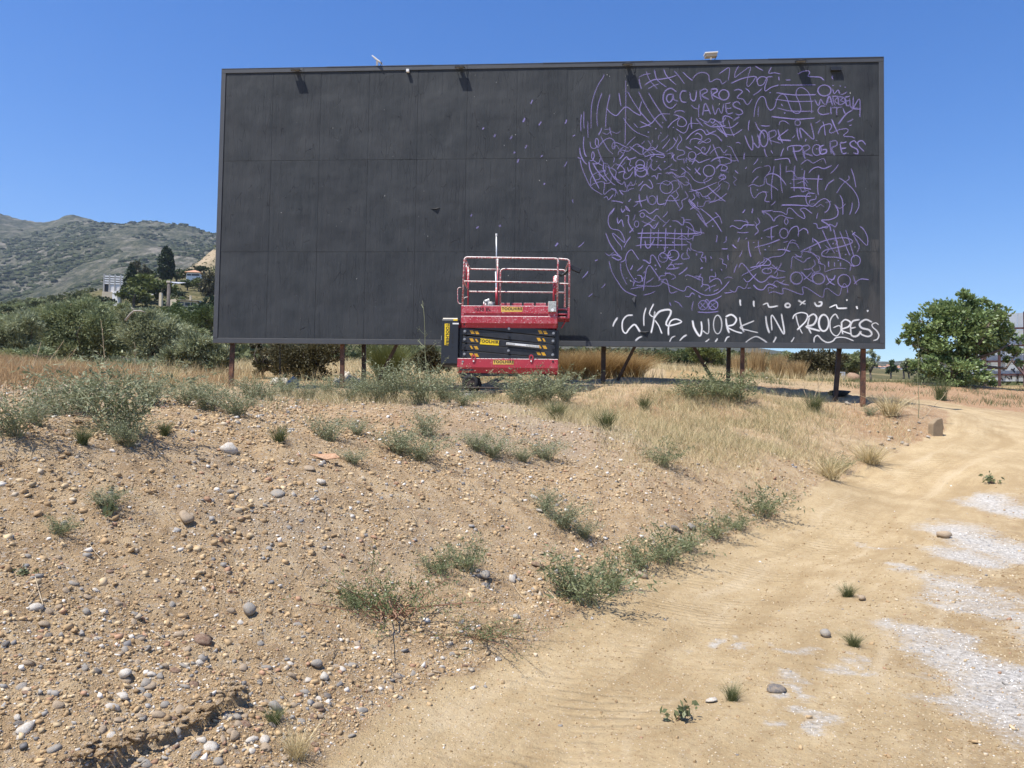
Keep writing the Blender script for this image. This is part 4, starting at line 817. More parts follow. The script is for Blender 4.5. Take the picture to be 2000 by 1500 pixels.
MB().box(e1 - .055, e1, -.221, -.17, lp(1100, 622, -.22)[1], lp(1100, 600, -.22)[1]).part('corner_block', REDS, lift, .003)
for u in (1080, 1096):                                          # sloping ribs under the extension
    a, za = lp(u + 10, 623, -.2); b, zb = lp(u, 640, -.2); MB().tube([(a, -.1, za), (b, -.1, zb)], .016, 6).part('brace_rib', RED, lift)
# lettering sprayed on the toe board, stickers
x, z = lp(942, 604.5, -.432); o = child('lettering', text_mesh('1030 EL', .105, .002), lift, loc=(x, -.4325, z), rot=(R(90), 0, 0)); o['label'] = 'worn black number sprayed on the toe board'
decal(1000, 604, .49, .125, -.4325, YELW, 'TOOLHIRE', .088)
# guard rails
def rail(pts, y, r=.021, name='guard_rail', mat=None):
    P = [(lp(u, v, yy if yy is not None else y)) + ((yy if yy is not None else y),) for (u, v, yy) in pts]
    MB().tube([(p[0], p[2], p[1]) for p in P], r, 8).part(name, mat or REDR, lift, 0, True)
def rnd(u0, v0, u1, v1, u2, v2, k=5, y=None):
    out = []
    for i in range(k + 1):
        t = i / k; out.append(((1 - t) ** 2 * u0 + 2 * t * (1 - t) * u1 + t * t * u2, (1 - t) ** 2 * v0 + 2 * t * (1 - t) * v1 + t * t * v2, y))
    return out
YF, YR = -.40, .40
rail([(903, 600, None)] + rnd(907, 509, 907.5, 502.5, 914, 502.5) + rnd(1084, 505, 1090, 505, 1090, 512) + [(1088, 600, None)], YF)
rail([(906, 549.5, None), (1088, 552.5, None)], YF, .019)
rail([(919, 525.5, None), (976, 526.5, None)], YR, .019)
rail([(917, 569.5, None), (1102, 571.5, None)], YR, .019)
rail([(977, 598, None)] + rnd(977.5, 534, 977.5, 525.5, 985, 525.5) + rnd(1098, 527.5, 1104, 527.5, 1104, 534) + [(1103, 600, None)], YR)
rail([(972, 505, None), (971.5, 600, None)], .1, .016, 'rail_post', RED)
rail([(970, 562, None), (970, 596, None)], .12, .030, 'post_socket', RED)
rail([(915, 518, None), (914, 600, None)], YR, .021, 'rail_post', RED)
rail([(907.8, 505, YF), (918, 525, YR)], YF, .019); rail([(906, 549.5, YF), (916, 569.5, YR)], YF, .018)
rail([(911, 512, -.2), (911, 548, -.2)], -.2, .016, 'rail_post', RED)
rail([(1082.5, 540, None), (1081, 600, None)], -.2, .024, 'rail_post', RED)
rail([(1091, 505.5, None)] + rnd(1105, 506.5, 1112.5, 507, 1112.5, 515) + [(1111, 621, None)], -.2, .021)
rail([(1093, 554, None), (1111, 554.5, None)], -.2, .018); rail([(1112, 510, -.2), (1104, 527.5, YR)], -.2, .018)
rail([(901, 562, None)] + rnd(898, 561.5, 894, 562, 893.8, 568) + rnd(894.2, 588, 895, 593, 899, 593.5) + [(903, 593.5, None)], -.3, .011, 'grab_handle')
rail([(914, 580, .3), (908, 581, .3), (906, 584, .3)], .3, .009, 'gate_latch'); rail([(1086, 538, -.2), (1085, 575, -.2)], -.2, .03, 'post_socket', REDS)
cb = lp(1124, 525.5, -.1); MB().box(-.125, .125, -.05, .05, -.055, .055).part('control_box', BLACKM, lift, .012, loc=(cb[0], -.1, cb[1]), rot=(0, R(24), 0))
x, z = lp(1100, 535, .0); mb = MB(); mb.tube([(x - .14, .0, z + .06), (x - .05, .05, z - .03), (x + .03, .05, z + .01), (x + .10, .0, z + .09)], .035, 7); mb.part('cable_bundle', BLACKM, lift, 0, True)
x, z = lp(1098, 545, .0); MB().tube([(x, .03, z + .12), (x, .03, z - .02)], .006, 5).part('hanging_strap', BLACKM, lift)
lbox(MB(), 1071, 1086.5, 588.5, 609, -.475, -.435).part('socket_box', simple('splattered_grey_box', (.40, .42, .39), .55, .1, .5, 34, .2), lift, .006)
mb = MB(); x, z = lp(1079, 605.5, -.48); mb.cyl((x, -.478, z), (0, 1, 0), .035, .012, 14).part('socket_cap', WHITEM, lift)
# things left in the basket
x, z = lp(970.5, 600, .2); top = lp(969.5, 460.5, .2)
ep = thing('extension_pole', 'pale blue grey painting pole standing upright in the lift basket', 'pole', LM @ Vector((x, .2, lp(970, 601, .2)[1])), -YAW)
MB().tube([(0, 0, 0), (top[0] - x, 0, (top[1] - lp(970, 601, .2)[1]) * .5)], .020, 8).part('lower_tube', simple('blue_grey_tube', (.40, .46, .52), .4, .3, .08, 10, .03), ep, 0, True)
MB().tube([((top[0] - x) * .5, 0, (top[1] - lp(970, 601, .2)[1]) * .48), (top[0] - x, 0, top[1] - lp(970, 601, .2)[1])], .016, 8).part('upper_tube', simple('pale_grey_tube', (.58, .60, .62), .4, .3, .08, 10, .03), ep, 0, True)
MB().tube([(top[0] - x, 0, top[1] - lp(970, 601, .2)[1]), (top[0] - x, 0, top[1] - lp(970, 601, .2)[1] + .05)], .022, 8).part('end_cap', WHITEM, ep)
x, z = lp(958, 600, -.05); zb = lp(958, 601, -.05)[1]
pb = thing('paint_bucket', 'splattered grey paint bucket with a roller resting in it on the lift deck', 'bucket', LM @ Vector((x, -.05, zb)), -YAW)
MB().tube([(0, 0, 0), (0, 0, .13)], [.075, .09], 14).part('bucket', simple('splattered_bucket', (.40, .38, .35), .6, 0, .6, 30, .2), pb, 0, True)
MB().tube([(-.03, 0, .10), (-.06, 0, .17), (-.10, .02, .18)], .012, 6).tube([(-.13, 0, .15), (-.03, .0, .19)], .028, 8).part('paint_roller', WHITEM, pb)
for (u, lab) in ((945, 'small paint can left of the bucket on the lift deck'), (948.5, 'smaller paint can beside the bucket on the lift deck')):
    x, z = lp(u, 600, -.05); pc = thing('paint_can', lab, 'paint can', LM @ Vector((x, -.05, zb)), -YAW)
    hgt = .13 if u < 946 else .09
    MB().tube([(0, 0, 0), (0, 0, hgt)], .016 if u < 946 else .02, 10).part('can', REDS, pb if False else pc, 0, True); MB().tube([(0, 0, hgt), (0, 0, hgt + .03)], .009, 8).part('cap', WHITEM, pc)
# ------------------------------------------------------------------ stones and gravel
def ico(sub):
    bm = bmesh.new(); bmesh.ops.create_icosphere(bm, subdivisions=sub, radius=1); V = np.array([v.co[:] for v in bm.verts]); Fc = np.array([[v.index for v in f.verts] for f in bm.faces]); bm.free(); return V, Fc
ICO1, ICOF1 = ico(1); ICO2, ICOF2 = ico(2); ICO3, ICOF3 = ico(3)
def rock_verts(seed, cuts, base=None):
    g = np.random.default_rng(seed); D = (ICO2 if base is None else base).copy(); rad = np.full(len(D), 1.0)
    for k in range(cuts):
        n = g.normal(size=3); n /= np.linalg.norm(n); h = g.uniform(.42, .85); c = D @ n
        rad = np.where(c > .05, np.minimum(rad, h / np.maximum(c, .05)), rad)
    return D * rad[:, None] * (1 + .04 * g.normal(size=(len(D), 1)))
def stone_mat(name, a, b, sc=9):
    m, nt, bs, _ = node_mat(name); v = coords(nt); n1 = noise(nt, sc * .35, 4, .6, v); n2 = noise(nt, sc * 2.2, 5, .7, v)
    c = ramp(nt, n2, [(.3, a), (.7, b)]); c = mix(nt, ramp(nt, n1, [(.42, g3(0)), (.68, g3(.6))]), c, (.42, .32, .21))
    nt.links.new(c, bs.inputs['Base Color']); bs.inputs['Roughness'].default_value = .9; bs.inputs['Specular IOR Level'].default_value = .2; bump(nt, n2, bs, .5, .04); return m
SM = {'white': stone_mat('white_limestone', (.50, .46, .39), (.70, .66, .58)), 'grey': stone_mat('grey_stone', (.24, .225, .20), (.40, .38, .335)), 'tan': stone_mat('tan_stone', (.30, .23, .155), (.48, .385, .275)),
      'brown': stone_mat('brown_stone', (.15, .088, .06), (.27, .165, .115)), 'dark': stone_mat('dark_stone', (.11, .105, .10), (.21, .195, .18)), 'clod': stone_mat('soil_clod', (.24, .155, .09), (.36, .25, .16))}
STONE_ME = {}
for kname, (cuts, dist) in {'angular': (9, 1), 'round': (5, 0), 'slab': (8, 0)}.items():
    for q in range(4):
        V = rock_verts(100 + q * 7 + cuts, cuts)
        V = V * np.array([1, .78, .62] if kname != 'slab' else [1, .8, .30]); V /= np.abs(V[:, 0]).max()
        for mn, mt in SM.items(): STONE_ME[(kname, q, mn)] = new_mesh('stone', V, ICOF2, mt, kname == 'round')
def normal_at(x, y, e=.06):
    a = ground_z(np.array([x - e, x + e, x, x]), np.array([y, y, y - e, y + e])); return Vector((-(a[1] - a[0]) / (2 * e), -(a[3] - a[2]) / (2 * e), 1)).normalized()
def put_stone(u, v, wpx, mn, kind, q, label, cat='stone', group=None, sink=.35, name='stone'):
    p = hit(u, v); s = wpx / F * p[1] / 2
    me = STONE_ME[(kind, q % 4, mn)]; n = normal_at(p[0], p[1]); o = link(name, me, None, None, None, s)
    o.rotation_euler = (n.to_track_quat('Z', 'Y') @ Matrix.Rotation(random.uniform(0, 6.28), 3, 'Z').to_quaternion() @ Matrix.Rotation(random.uniform(-.3, .3), 3, 'X').to_quaternion()).to_euler()
    o.location = Vector(p) + n * s * (.55 if kind != 'slab' else .25) * (1 - sink); return tag(o, label, cat, group)
for a in ((395, 1253, 36, 'brown', 'slab', 0, 'squarish brown slab stone tipped up near the middle of the gravel bank'), (483, 1198, 38, 'grey', 'round', 1, 'largest smooth oval grey stone right of the tipped brown slab'),
          (240, 1320, 34, 'white', 'angular', 2, 'white wedge shaped stone above the ledge at the lower left'), (50, 1426, 38, 'white', 'slab', 1, 'big flat white stone in the lower left corner'),
          (34, 1402, 16, 'white', 'angular', 3, 'small white upright stone just above the big flat white one'), (237, 1364, 28, 'white', 'round', 2, 'rounded cream stone just above the broken ledge'),
          (296, 1318, 20, 'white', 'angular', 1, 'small white stone right of the white wedge stone'), (290, 1344, 34, 'tan', 'slab', 2, 'flat sandy stone right of the white wedge stone'), (341, 1312, 26, 'brown', 'slab', 3, 'pinkish brown slab leaning left of the pale green stone'),
          (386, 1299, 22, 'white', 'angular', 0, 'white faceted stone just below the tipped brown slab'), (535, 1386, 36, 'grey', 'angular', 2, 'grey block of stone right of the ledge end'), (456, 1439, 28, 'tan', 'angular', 1, 'sandy clod below the ledge end'),
          (410, 1462, 30, 'white', 'slab', 0, 'pale block stone below the ledge'), (617, 1299, 26, 'grey', 'round', 0, 'oval grey stone at the foot of the bank'), (632, 1326, 24, 'white', 'angular', 3, 'whitish lump just below the oval grey stone'),
          (475, 1306, 28, 'tan', 'slab', 1, 'pale greenish flat stone in the lower middle of the bank'), (1347, 1031, 26, 'grey', 'round', 2, 'upright grey boulder by the weeds at the track edge'), (1318, 1035, 24, 'dark', 'angular', 1, 'dark broken stone beside the upright grey boulder'),
          (1000, 1134, 22, 'white', 'angular', 2, 'white upright stone left of the big weeds at the track edge'), (943, 1128, 32, 'grey', 'angular', 0, 'grey angular stone above the feathery sprawling plant'), (950, 1146, 26, 'grey', 'slab', 2, 'flat grey stone touching the grey angular stone'),
          (1050, 1106, 28, 'brown', 'slab', 1, 'brownish grey slab standing on edge on the bank'), (1612, 1242, 28, 'grey', 'round', 1, 'smooth grey stone lying on the dirt track'), (360, 1018, 44, 'tan', 'round', 3, 'long sandy stone halfway up the bank at the left'),
          (545, 965, 38, 'grey', 'slab', 3, 'broad pale grey stone below the white crumbly lump'), (450, 964, 18, 'grey', 'round', 1, 'round grey cobble left of the broad pale grey stone'), (628, 944, 20, 'white', 'round', 0, 'pale cobble below the orange shard'),
          (606, 917, 26, 'tan', 'slab', 0, 'flat buff stone just below the orange shard'), (445, 880, 40, 'white', 'angular', 1, 'white crumbly lump of mortar high on the bank'), (1043, 974, 18, 'white', 'round', 2, 'upper of two white cobbles by the dark weeds'),
          (1052, 1000, 18, 'white', 'round', 3, 'lower of two white cobbles by the dark weeds'), (1392, 1369, 30, 'white', 'slab', 2, 'crumbly pale lump between two tufts on the track'), (1512, 1348, 46, 'dark', 'slab', 3, 'flat lump of grey asphalt on the track'),
          (1682, 1172, 20, 'tan', 'round', 1, 'rounded tan stone next to a grass tuft on the track'), (1846, 1050, 30, 'tan', 'round', 0, 'cream stone lying in the spilled white lime'), (1252, 1127, 26, 'tan', 'round', 2, 'tan stone at the foot of the track edge weeds'),
          (1208, 1139, 16, 'dark', 'round', 3, 'dark round stone at the foot of the track edge weeds'), (1655, 790, 14, 'grey', 'angular', 2, 'grey stone at the foot of the right end post')):
    put_stone(*a)
p = hit(633, 899); sh = MB().prism([(-.14, 0), (.10, .05), (.15, .0), (.02, -.05)], -.006, .006).mesh('tile_shard', stone_mat('orange_tile', (.45, .24, .13), (.58, .36, .22)), .002)
tag(link('tile_shard', sh, None, p + np.array([0, 0, .04]), (R(-50), .1, .3)), 'orange terracotta tile shard lying on the bank', 'tile')

def polar(n, r0, r1, a0=-38, a1=38, pw=1.0):
    a = RNG.uniform(R(a0), R(a1), n); r = r0 * (r1 / r0) ** (RNG.uniform(0, 1, n) ** pw); return r * np.sin(a), r * np.cos(a)
def scatter_stones():
    x, y = polar(105000, 2.75, 15.5, pw=1.1); sd = toe_sd(x, y); u, v = _proj(x, y, ground_z(x, y, False))
    dens = np.where(sd > .05, .55, .07) * (1 - .75 * np.exp(-(((u - 1500) / 300) ** 2 + ((v - 850) / 80) ** 2))) * np.where((sd > .05) & (fbm(x * .7, y * .7, 3, 91) > .1), 1.8, 1.0)
    dens *= np.where(sd > .05, .35 + 1.1 * sstep(-.35, .35, fbm(x * 1.7, y * 1.7, 3, 93)), 1)
    dens *= np.where((sd <= .05), np.clip(.25 + 2.2 * sstep(-1.8, -3.2, sd) + 3.5 * sstep(-.35, 0, sd), 0, 4), 1)
    k = RNG.uniform(0, 1, len(x)) < dens; x, y, sd = x[k], y[k], sd[k]; r = np.hypot(x, y)
    s = .0016 * r ** .72 * (RNG.uniform(.004, 1, len(x)) ** -.48); s = np.clip(s, .0026, .030) * np.where(sd > 0, 1, .65)
    z = ground_z(x, y)
    order = np.argsort(-(s / r)); big = order[(sd[order] > -.2)][:225]; rest = np.setdiff1d(order, big)
    LAB = {('angular', 'white'): 'small white angular stone on the gravel bank', ('round', 'grey'): 'small rounded grey pebble on the gravel bank', ('angular', 'tan'): 'small sandy angular stone on the gravel bank', ('slab', 'brown'): 'thin flat brown stone on the gravel bank', ('angular', 'dark'): 'small dark angular stone on the gravel bank', ('round', 'tan'): 'small rounded sandy pebble on the gravel bank', ('angular', 'grey'): 'small grey angular stone on the gravel bank'}
    LANDM = [(395, 1253, 'near the tipped brown slab'), (240, 1320, 'near the white wedge stone'), (50, 1420, 'near the big flat white stone'), (450, 1385, 'near the broken ledge'), (120, 1480, 'in the lower left corner'), (483, 1190, 'near the largest oval grey stone'), (620, 1310, 'near the two stones at the bank foot'), (740, 1320, 'at the bank foot below the feathery plant'), (640, 1120, 'left of the feathery plant'), (780, 1080, 'above the feathery plant'), (940, 1130, 'near the grey angular stone'), (1140, 1190, 'near the largest track edge weed'),
             (1000, 1010, 'near the two white cobbles'), (545, 965, 'near the broad pale grey stone'), (360, 1018, 'near the long sandy stone'), (210, 1000, 'near the yellow green seedling'), (118, 1040, 'near the dark plant alone on the slope'), (55, 1120, 'near the tiny plant at the left edge'), (120, 1230, 'on the slope at the left edge'), (250, 1160, 'left of the largest oval grey stone'), (1340, 1030, 'near the upright grey boulder'), (445, 880, 'near the white crumbly lump'), (800, 960, 'in the middle of the slope'), (1320, 1400, 'near the seedling on the track')]
    keys = list(LAB); wts = np.array([.15, .17, .27, .08, .05, .17, .11])
    for i in big:
        kd, mn = keys[RNG.choice(len(keys), p=wts / wts.sum())]; n = normal_at(x[i], y[i]); o = link('stone', STONE_ME[(kd, int(RNG.integers(4)), mn)])
        s_ = float(s[i]); o.scale = (s_ * RNG.uniform(.85, 1.2), s_ * RNG.uniform(.8, 1.1), s_ * RNG.uniform(.7, 1.1)); o.location = Vector((x[i], y[i], z[i])) + n * s_ * (.02 if kd != 'slab' else .02)
        o.rotation_euler = (n.to_track_quat('Z', 'Y') @ Matrix.Rotation(RNG.uniform(0, 6.28), 3, 'Z').to_quaternion() @ Matrix.Rotation(RNG.uniform(-.5, .5), 3, 'X').to_quaternion()).to_euler()
        uu, vv = _proj(x[i:i + 1], y[i:i + 1], z[i:i + 1]); near_ = min(LANDM, key=lambda q: (q[0] - uu[0]) ** 2 + (q[1] - vv[0]) ** 2)
        tag(o, LAB[(kd, mn)].replace('on the gravel bank', near_[2]), 'stone', 'loose stones on the bank')
    # crumbs of soil on the bank and grit on the track
    cx, cy = polar(70000, 2.7, 12, pw=1.1); csd = toe_sd(cx, cy); kk = RNG.uniform(0, 1, len(cx)) < np.where(csd > 0, .75, .34 + .6 * sstep(-1.8, -3.0, csd)); cx, cy, csd = cx[kk], cy[kk], csd[kk]; cr = np.hypot(cx, cy)
    cash = ash_at(cx, cy) * (csd < 0); cs = .0012 * cr ** .75 * RNG.uniform(.02, 1, len(cx)) ** -.3 * np.where(csd > 0, 1.1, .85); nrest = len(rest)
    x = np.concatenate([x[rest], cx]); y = np.concatenate([y[rest], cy]); z = np.concatenate([z[rest], ground_z(cx, cy)]); s = np.concatenate([s[rest], cs]); sd = np.concatenate([sd[rest], csd]); rest = np.arange(len(x))
    x, y, z, s, sd = x[rest], y[rest], z[rest], s[rest], sd[rest]; n = len(x); print('gravel', n)
    CUBE = np.array([(a, b, c) for c in (-1, 1) for b in (-1, 1) for a in (-1, 1)], float) * .62; CUBF = np.array([(0, 2, 3, 1), (4, 5, 7, 6), (0, 1, 5, 4), (2, 6, 7, 3), (0, 4, 6, 2), (1, 3, 7, 5)])
    V = np.empty((n, 8, 3)); var = [CUBE * (1 + .32 * np.random.default_rng(500 + q).normal(size=(8, 3))) for q in range(40)]; vi = RNG.integers(0, 40, n)
    sc = s[:, None] * np.stack([RNG.uniform(.8, 1.3, n), RNG.uniform(.7, 1.1, n), RNG.uniform(.45, .85, n)], -1)
    P = np.array(var)[vi] * sc[:, None, :]; a = RNG.uniform(0, 6.28, n); c, s2 = np.cos(a)[:, None], np.sin(a)[:, None]; b = RNG.uniform(-1.2, 1.2, n); cb, sb = np.cos(b)[:, None], np.sin(b)[:, None]
    X, Y, Z = P[..., 0], P[..., 1], P[..., 2]; Y, Z = Y * cb - Z * sb, Y * sb + Z * cb; X, Y = X * c - Y * s2, X * s2 + Y * c
    V[..., 0] = X + x[:, None]; V[..., 1] = Y + y[:, None]; V[..., 2] = Z + (z + s * .15)[:, None]
    Fc = (CUBF[None] + (np.arange(n) * 8)[:, None, None]).reshape(-1, 4)
    pal = np.array([(.42, .30, .168), (.34, .235, .13), (.50, .385, .235), (.30, .28, .25), (.62, .58, .51), (.20, .19, .18), (.36, .22, .14), (.48, .40, .29)]); ci = RNG.choice(8, n, p=[.29, .25, .18, .07, .06, .03, .06, .06])
    soilc = np.array([(.40, .285, .152), (.32, .22, .118), (.48, .36, .21)]); dustc = np.array([(.36, .265, .145), (.27, .185, .095), (.52, .43, .29)]); q3 = RNG.integers(0, 3, n); isc = np.arange(n) >= nrest
    cc = np.where(isc[:, None], np.where((sd > 0)[:, None], soilc[q3], dustc[q3]), pal[ci])
    ashall = np.concatenate([np.zeros(nrest), cash]); wsel = ashall > .38; wcol = np.array([(.66, .63, .57), (.50, .48, .44), (.34, .33, .31)])[RNG.integers(0, 3, n)]; cc = np.where(wsel[:, None], wcol, cc) * RNG.uniform(.8, 1.2, (n, 1)); cc = np.repeat(cc, 8, 0)
    m, nt, bs, _ = node_mat('gravel'); nt.links.new(attr(nt, 'col', 'Color'), bs.inputs['Base Color']); bs.inputs['Roughness'].default_value = .95; bs.inputs['Specular IOR Level'].default_value = .15
    tag(link('gravel', new_mesh('gravel', V.reshape(-1, 3), Fc, m, False, {'col': cc})), 'small brown, grey and white gravel strewn over the bank and the track edge', None, None, 'stuff')
scatter_stones()
def soil_ledge():
    mb = MB(); g = random.Random(5); seg = np.hypot(*np.diff(LEDGE, axis=0).T); L = np.concatenate([[0], np.cumsum(seg)])
    for i in range(120):
        t = g.uniform(.05, .86) * L[-1]; k = min(len(seg) - 1, int(np.searchsorted(L, t)) - 1); k = max(0, k); f = (t - L[k]) / seg[k]; q = LEDGE[k] * (1 - f) + LEDGE[k + 1] * f; dr = (LEDGE[k + 1] - LEDGE[k]) / seg[k]; nrm = np.array([-dr[1], dr[0]])
        o = q + nrm * (g.uniform(-.04, .09)); up = q + nrm * .10; s = g.uniform(.010, .030)
        V = rock_verts(800 + i, 5, ICO1) * np.array([s * 1.25, s, s * .62]); a = g.uniform(0, 6.3); V = np.stack([V[:, 0] * math.cos(a) - V[:, 1] * math.sin(a), V[:, 0] * math.sin(a) + V[:, 1] * math.cos(a), V[:, 2]], -1) + np.array([o[0], o[1], gz(up[0], up[1]) - s * .3 + g.uniform(-.02, .004)])
        mb.add(V, ICOF1)
    tag(link('soil_ledge', mb.mesh('soil_ledge', SOIL, 0, False)), 'crumbling overhanging lip of soil along the broken ledge', None, None, 'stuff')
soil_ledge()

# ------------------------------------------------------------------ leaves, blades, stems
def leaf_cloud(P, A, size, aspect=.45, fold=.0, tint=None, up=.35):
    """one diamond leaf per point: P centres, A preferred axis (n, 3)"""
    n = len(P); A = A + RNG.normal(size=(n, 3)) * .55; A /= np.linalg.norm(A, axis=1, keepdims=True) + 1e-9
    U = RNG.normal(size=(n, 3)); U[:, 2] += up * 3; B = np.cross(A, U); B /= np.linalg.norm(B, axis=1, keepdims=True) + 1e-9
    size = np.broadcast_to(size, (n,)) * RNG.uniform(.65, 1.25, n); L = A * size[:, None]; W = B * (size * aspect)[:, None] * .5; C = np.cross(A, B)
    V = np.stack([P - L * .5, P - L * .06 + W + C * (fold * size)[:, None] if fold else P - L * .06 + W, P + L * .5, P - L * .06 - W], 1)
    Fc = np.arange(n * 4).reshape(n, 4); t = RNG.uniform(0, 1, n) if tint is None else tint
    return V.reshape(-1, 3), Fc, np.repeat(np.clip(t, 0, 1), 4)
def blades(x, y, z, length, width, lean=.35, tint=None, seg=3, bend=None):
    n = len(x); a = RNG.uniform(0, 6.28, n); d = np.stack([np.cos(a), np.sin(a)], -1) * (RNG.uniform(.1, 1, n) * lean)[:, None]
    w = RNG.uniform(0, 6.28, n); wd = np.stack([np.cos(w), np.sin(w)], -1); V = []; L = np.broadcast_to(length, (n,)) * RNG.uniform(.55, 1.2, n); bend = .6 if bend is None else bend
    for k in range(seg + 1):
        t = k / seg; hx_ = d * (L * (t + bend * t * t))[:, None]; hz_ = L * (t - .35 * lean * bend * t * t) ; ww = width * (1 - .85 * t) * .5
        for s in (-1, 1): V.append(np.stack([x + hx_[:, 0] + s * wd[:, 0] * ww, y + hx_[:, 1] + s * wd[:, 1] * ww, z + hz_], -1))
    V = np.stack(V, 1); m = 2 * (seg + 1); Fc = np.concatenate([np.arange(n)[:, None] * m + np.array([[2 * k, 2 * k + 1, 2 * k + 3, 2 * k + 2]]) for k in range(seg)])
    t = RNG.uniform(0, 1, n) if tint is None else tint
    return V.reshape(-1, 3), Fc, np.repeat(np.clip(t, 0, 1), m)
def join(parts):
    V = []; Fc = []; T = []; b = 0
    for v, f, t in parts: V.append(v); Fc.append(f + b); T.append(t); b += len(v)
    return np.concatenate(V), np.concatenate(Fc), np.concatenate(T)
def cloud_mesh(name, parts, mat):
    v, f, t = join(parts); return new_mesh(name, v, f, mat, False, {'tint': t})
STRAW = leaf_mat('dry_straw', (.38, .30, .15), (.74, .63, .38), .25, .7, .2); GREENG = leaf_mat('green_grass_blades', (.075, .10, .035), (.20, .215, .095), .3); RUSTG = leaf_mat('rusty_dry_grass', (.26, .16, .08), (.52, .37, .20), .25, .8, .1)
SILVER = leaf_mat('silver_green_leaves', (.115, .14, .068), (.33, .35, .215), .25, .6, .3); WEEDG = leaf_mat('weed_green_leaves', (.09, .12, .05), (.27, .29, .15), .28); FEATH = leaf_mat('feathery_leaves', (.075, .115, .040), (.22, .26, .11), .3)
STEM = simple('green_stem', (.20, .21, .11), .7, 0, .25, 10, 0); DRYSTEM = simple('dry_stem', (.42, .33, .21), .8, 0, .25, 10, 0); REDSTEM = simple('reddish_stem', (.24, .13, .075), .7, 0, .25, 10, 0)

def mask_pts(n, blobs, x0, x1, y0, y1):
    x = RNG.uniform(x0, x1, n); y = RNG.uniform(y0, y1, n); z = ground_z(x, y); u, v = _proj(x, y, z); p = np.zeros(n)
    for (cu, cv, ru, rv, w) in blobs: p = np.maximum(p, w * np.clip(1.35 - np.sqrt(((u - cu) / ru) ** 2 + ((v - cv) / rv) ** 2), 0, 1))
    p *= np.clip(.55 + 1.3 * fbm(x * 1.1, y * 1.1, 3, 131), .02, 1.2) * (toe_sd(x, y) > .02)
    k = RNG.uniform(0, 1, n) < p; return x[k], y[k], z[k]
def grass_fields():
    x, y, z = mask_pts(330000, [(1480, 865, 290, 78, 1), (1230, 805, 260, 42, 1), (1330, 850, 200, 60, .8), (1660, 890, 110, 50, 1), (1420, 820, 260, 45, 1), (1720, 800, 80, 20, .7), (700, 785, 220, 14, .35), (1000, 800, 150, 25, .25), (1330, 775, 200, 18, .9), (330, 765, 100, 16, .6), (1560, 930, 150, 40, .7)], -8, 10, 6.5, 20)
    ln = RNG.uniform(.09, .26, len(x)); me = cloud_mesh('dry_grass', [blades(x, y, z, ln, .0055, .75, RNG.beta(2.2, 1.6, len(x)), 2)], STRAW)
    tag(link('dry_grass', me), 'straw coloured dry grass over the right half of the bank', None, None, 'stuff'); print('straw', len(x))
    x, y, z = mask_pts(140000, [(1450, 840, 260, 60, .7), (1300, 785, 240, 30, .9), (1130, 800, 120, 25, .6), (900, 778, 220, 14, .5), (650, 782, 160, 12, .55), (480, 790, 90, 16, .4), (1090, 800, 90, 22, .5), (1560, 800, 60, 22, .6), (1320, 790, 60, 18, .7)], -8, 10, 6.5, 20)
    me = cloud_mesh('green_grass', [blades(x, y, z, RNG.uniform(.08, .22, len(x)), .006, .6, None, 2)], GREENG); tag(link('green_grass', me), 'short green grass growing among the dry straw on the bank', None, None, 'stuff')
    x = RNG.uniform(9, 22, 60000); y = RNG.uniform(20, 36, 60000); z = ground_z(x, y); u, v = _proj(x, y, z); lim = np.interp(u, [1400, 1600, 1690, 1750, 1850, 1950, 2000, 2200], [752, 757, 772, 777, 789, 800, 806, 830])
    k = (v < lim - 2) & (RNG.uniform(0, 1, len(x)) < np.clip(.12 + 1.0 * fbm(x * .7, y * .7, 3, 151), 0, .8)); x, y, z = x[k], y[k], z[k]
    me = cloud_mesh('mound_grass', [blades(x, y, z, RNG.uniform(.08, .3, len(x)), .013, .6, None, 2)], GREENG); tag(link('mound_grass', me), 'sparse green and dry grass on the reddish mound beside the far track', None, None, 'stuff')
    # taller dry growth beyond the crest
    x, y, z = mask_pts(200000, [(60, 728, 130, 32, 1), (230, 735, 120, 26, .9), (420, 742, 90, 18, .8), (20, 760, 90, 20, .7)], -24, -3, 10, 34)
    me = cloud_mesh('brown_grass', [blades(x, y, z, RNG.uniform(.12, .34, len(x)), .011, .55, None, 2)], RUSTG); tag(link('brown_grass', me), 'rusty brown dry grass behind the bank crest at the left', None, None, 'stuff')
    x = RNG.uniform(-14, 17, 70000); y = RNG.uniform(19.4, 52, 70000); keep = ((RNG.uniform(0, 1, 70000) < np.clip(.5 + 1.1 * fbm(x * .3, y * .3, 3, 141), .03, 1)) & ~((x > 4.2) & (y < 33 - (x - 4.2) * .3)) & ~((x > 6) & (y < 31)) & ~((x / y > .44))); x, y = x[keep], y[keep]; z = ground_z(x, y)
    me = cloud_mesh('field_grass', [blades(x, y, z, RNG.uniform(.2, .55, len(x)), .016, .5, None, 2)], STRAW); tag(link('field_grass', me), 'tall dry grass in the field behind the billboard', None, None, 'stuff')
    # fallen straw stems on the slope
    n = 420; x, y = polar(n, 4, 14, -36, 20); k = toe_sd(x, y) > .2; x, y = x[k], y[k]; mb = MB()
    for i in range(len(x)):
        a = random.uniform(0, 6.28); L = random.uniform(.05, .22); p = []
        for t in (-.5, 0, .5):
            X, Y = x[i] + math.cos(a) * L * t, y[i] + math.sin(a) * L * t + .02 * (t * t); p.append((X, Y, 0))
        zs = ground_z(np.array([q[0] for q in p]), np.array([q[1] for q in p])); mb.tube([(q[0], q[1], zz_ + .012 + random.uniform(0, .02)) for q, zz_ in zip(p, zs)], .0010 + .0002 * np.hypot(x[i], y[i]), 3, 0, False)
    tag(link('straw_stems', mb.mesh('straw_stems', DRYSTEM)), 'loose straw stems lying on the bank', None, None, 'stuff')
grass_fields()

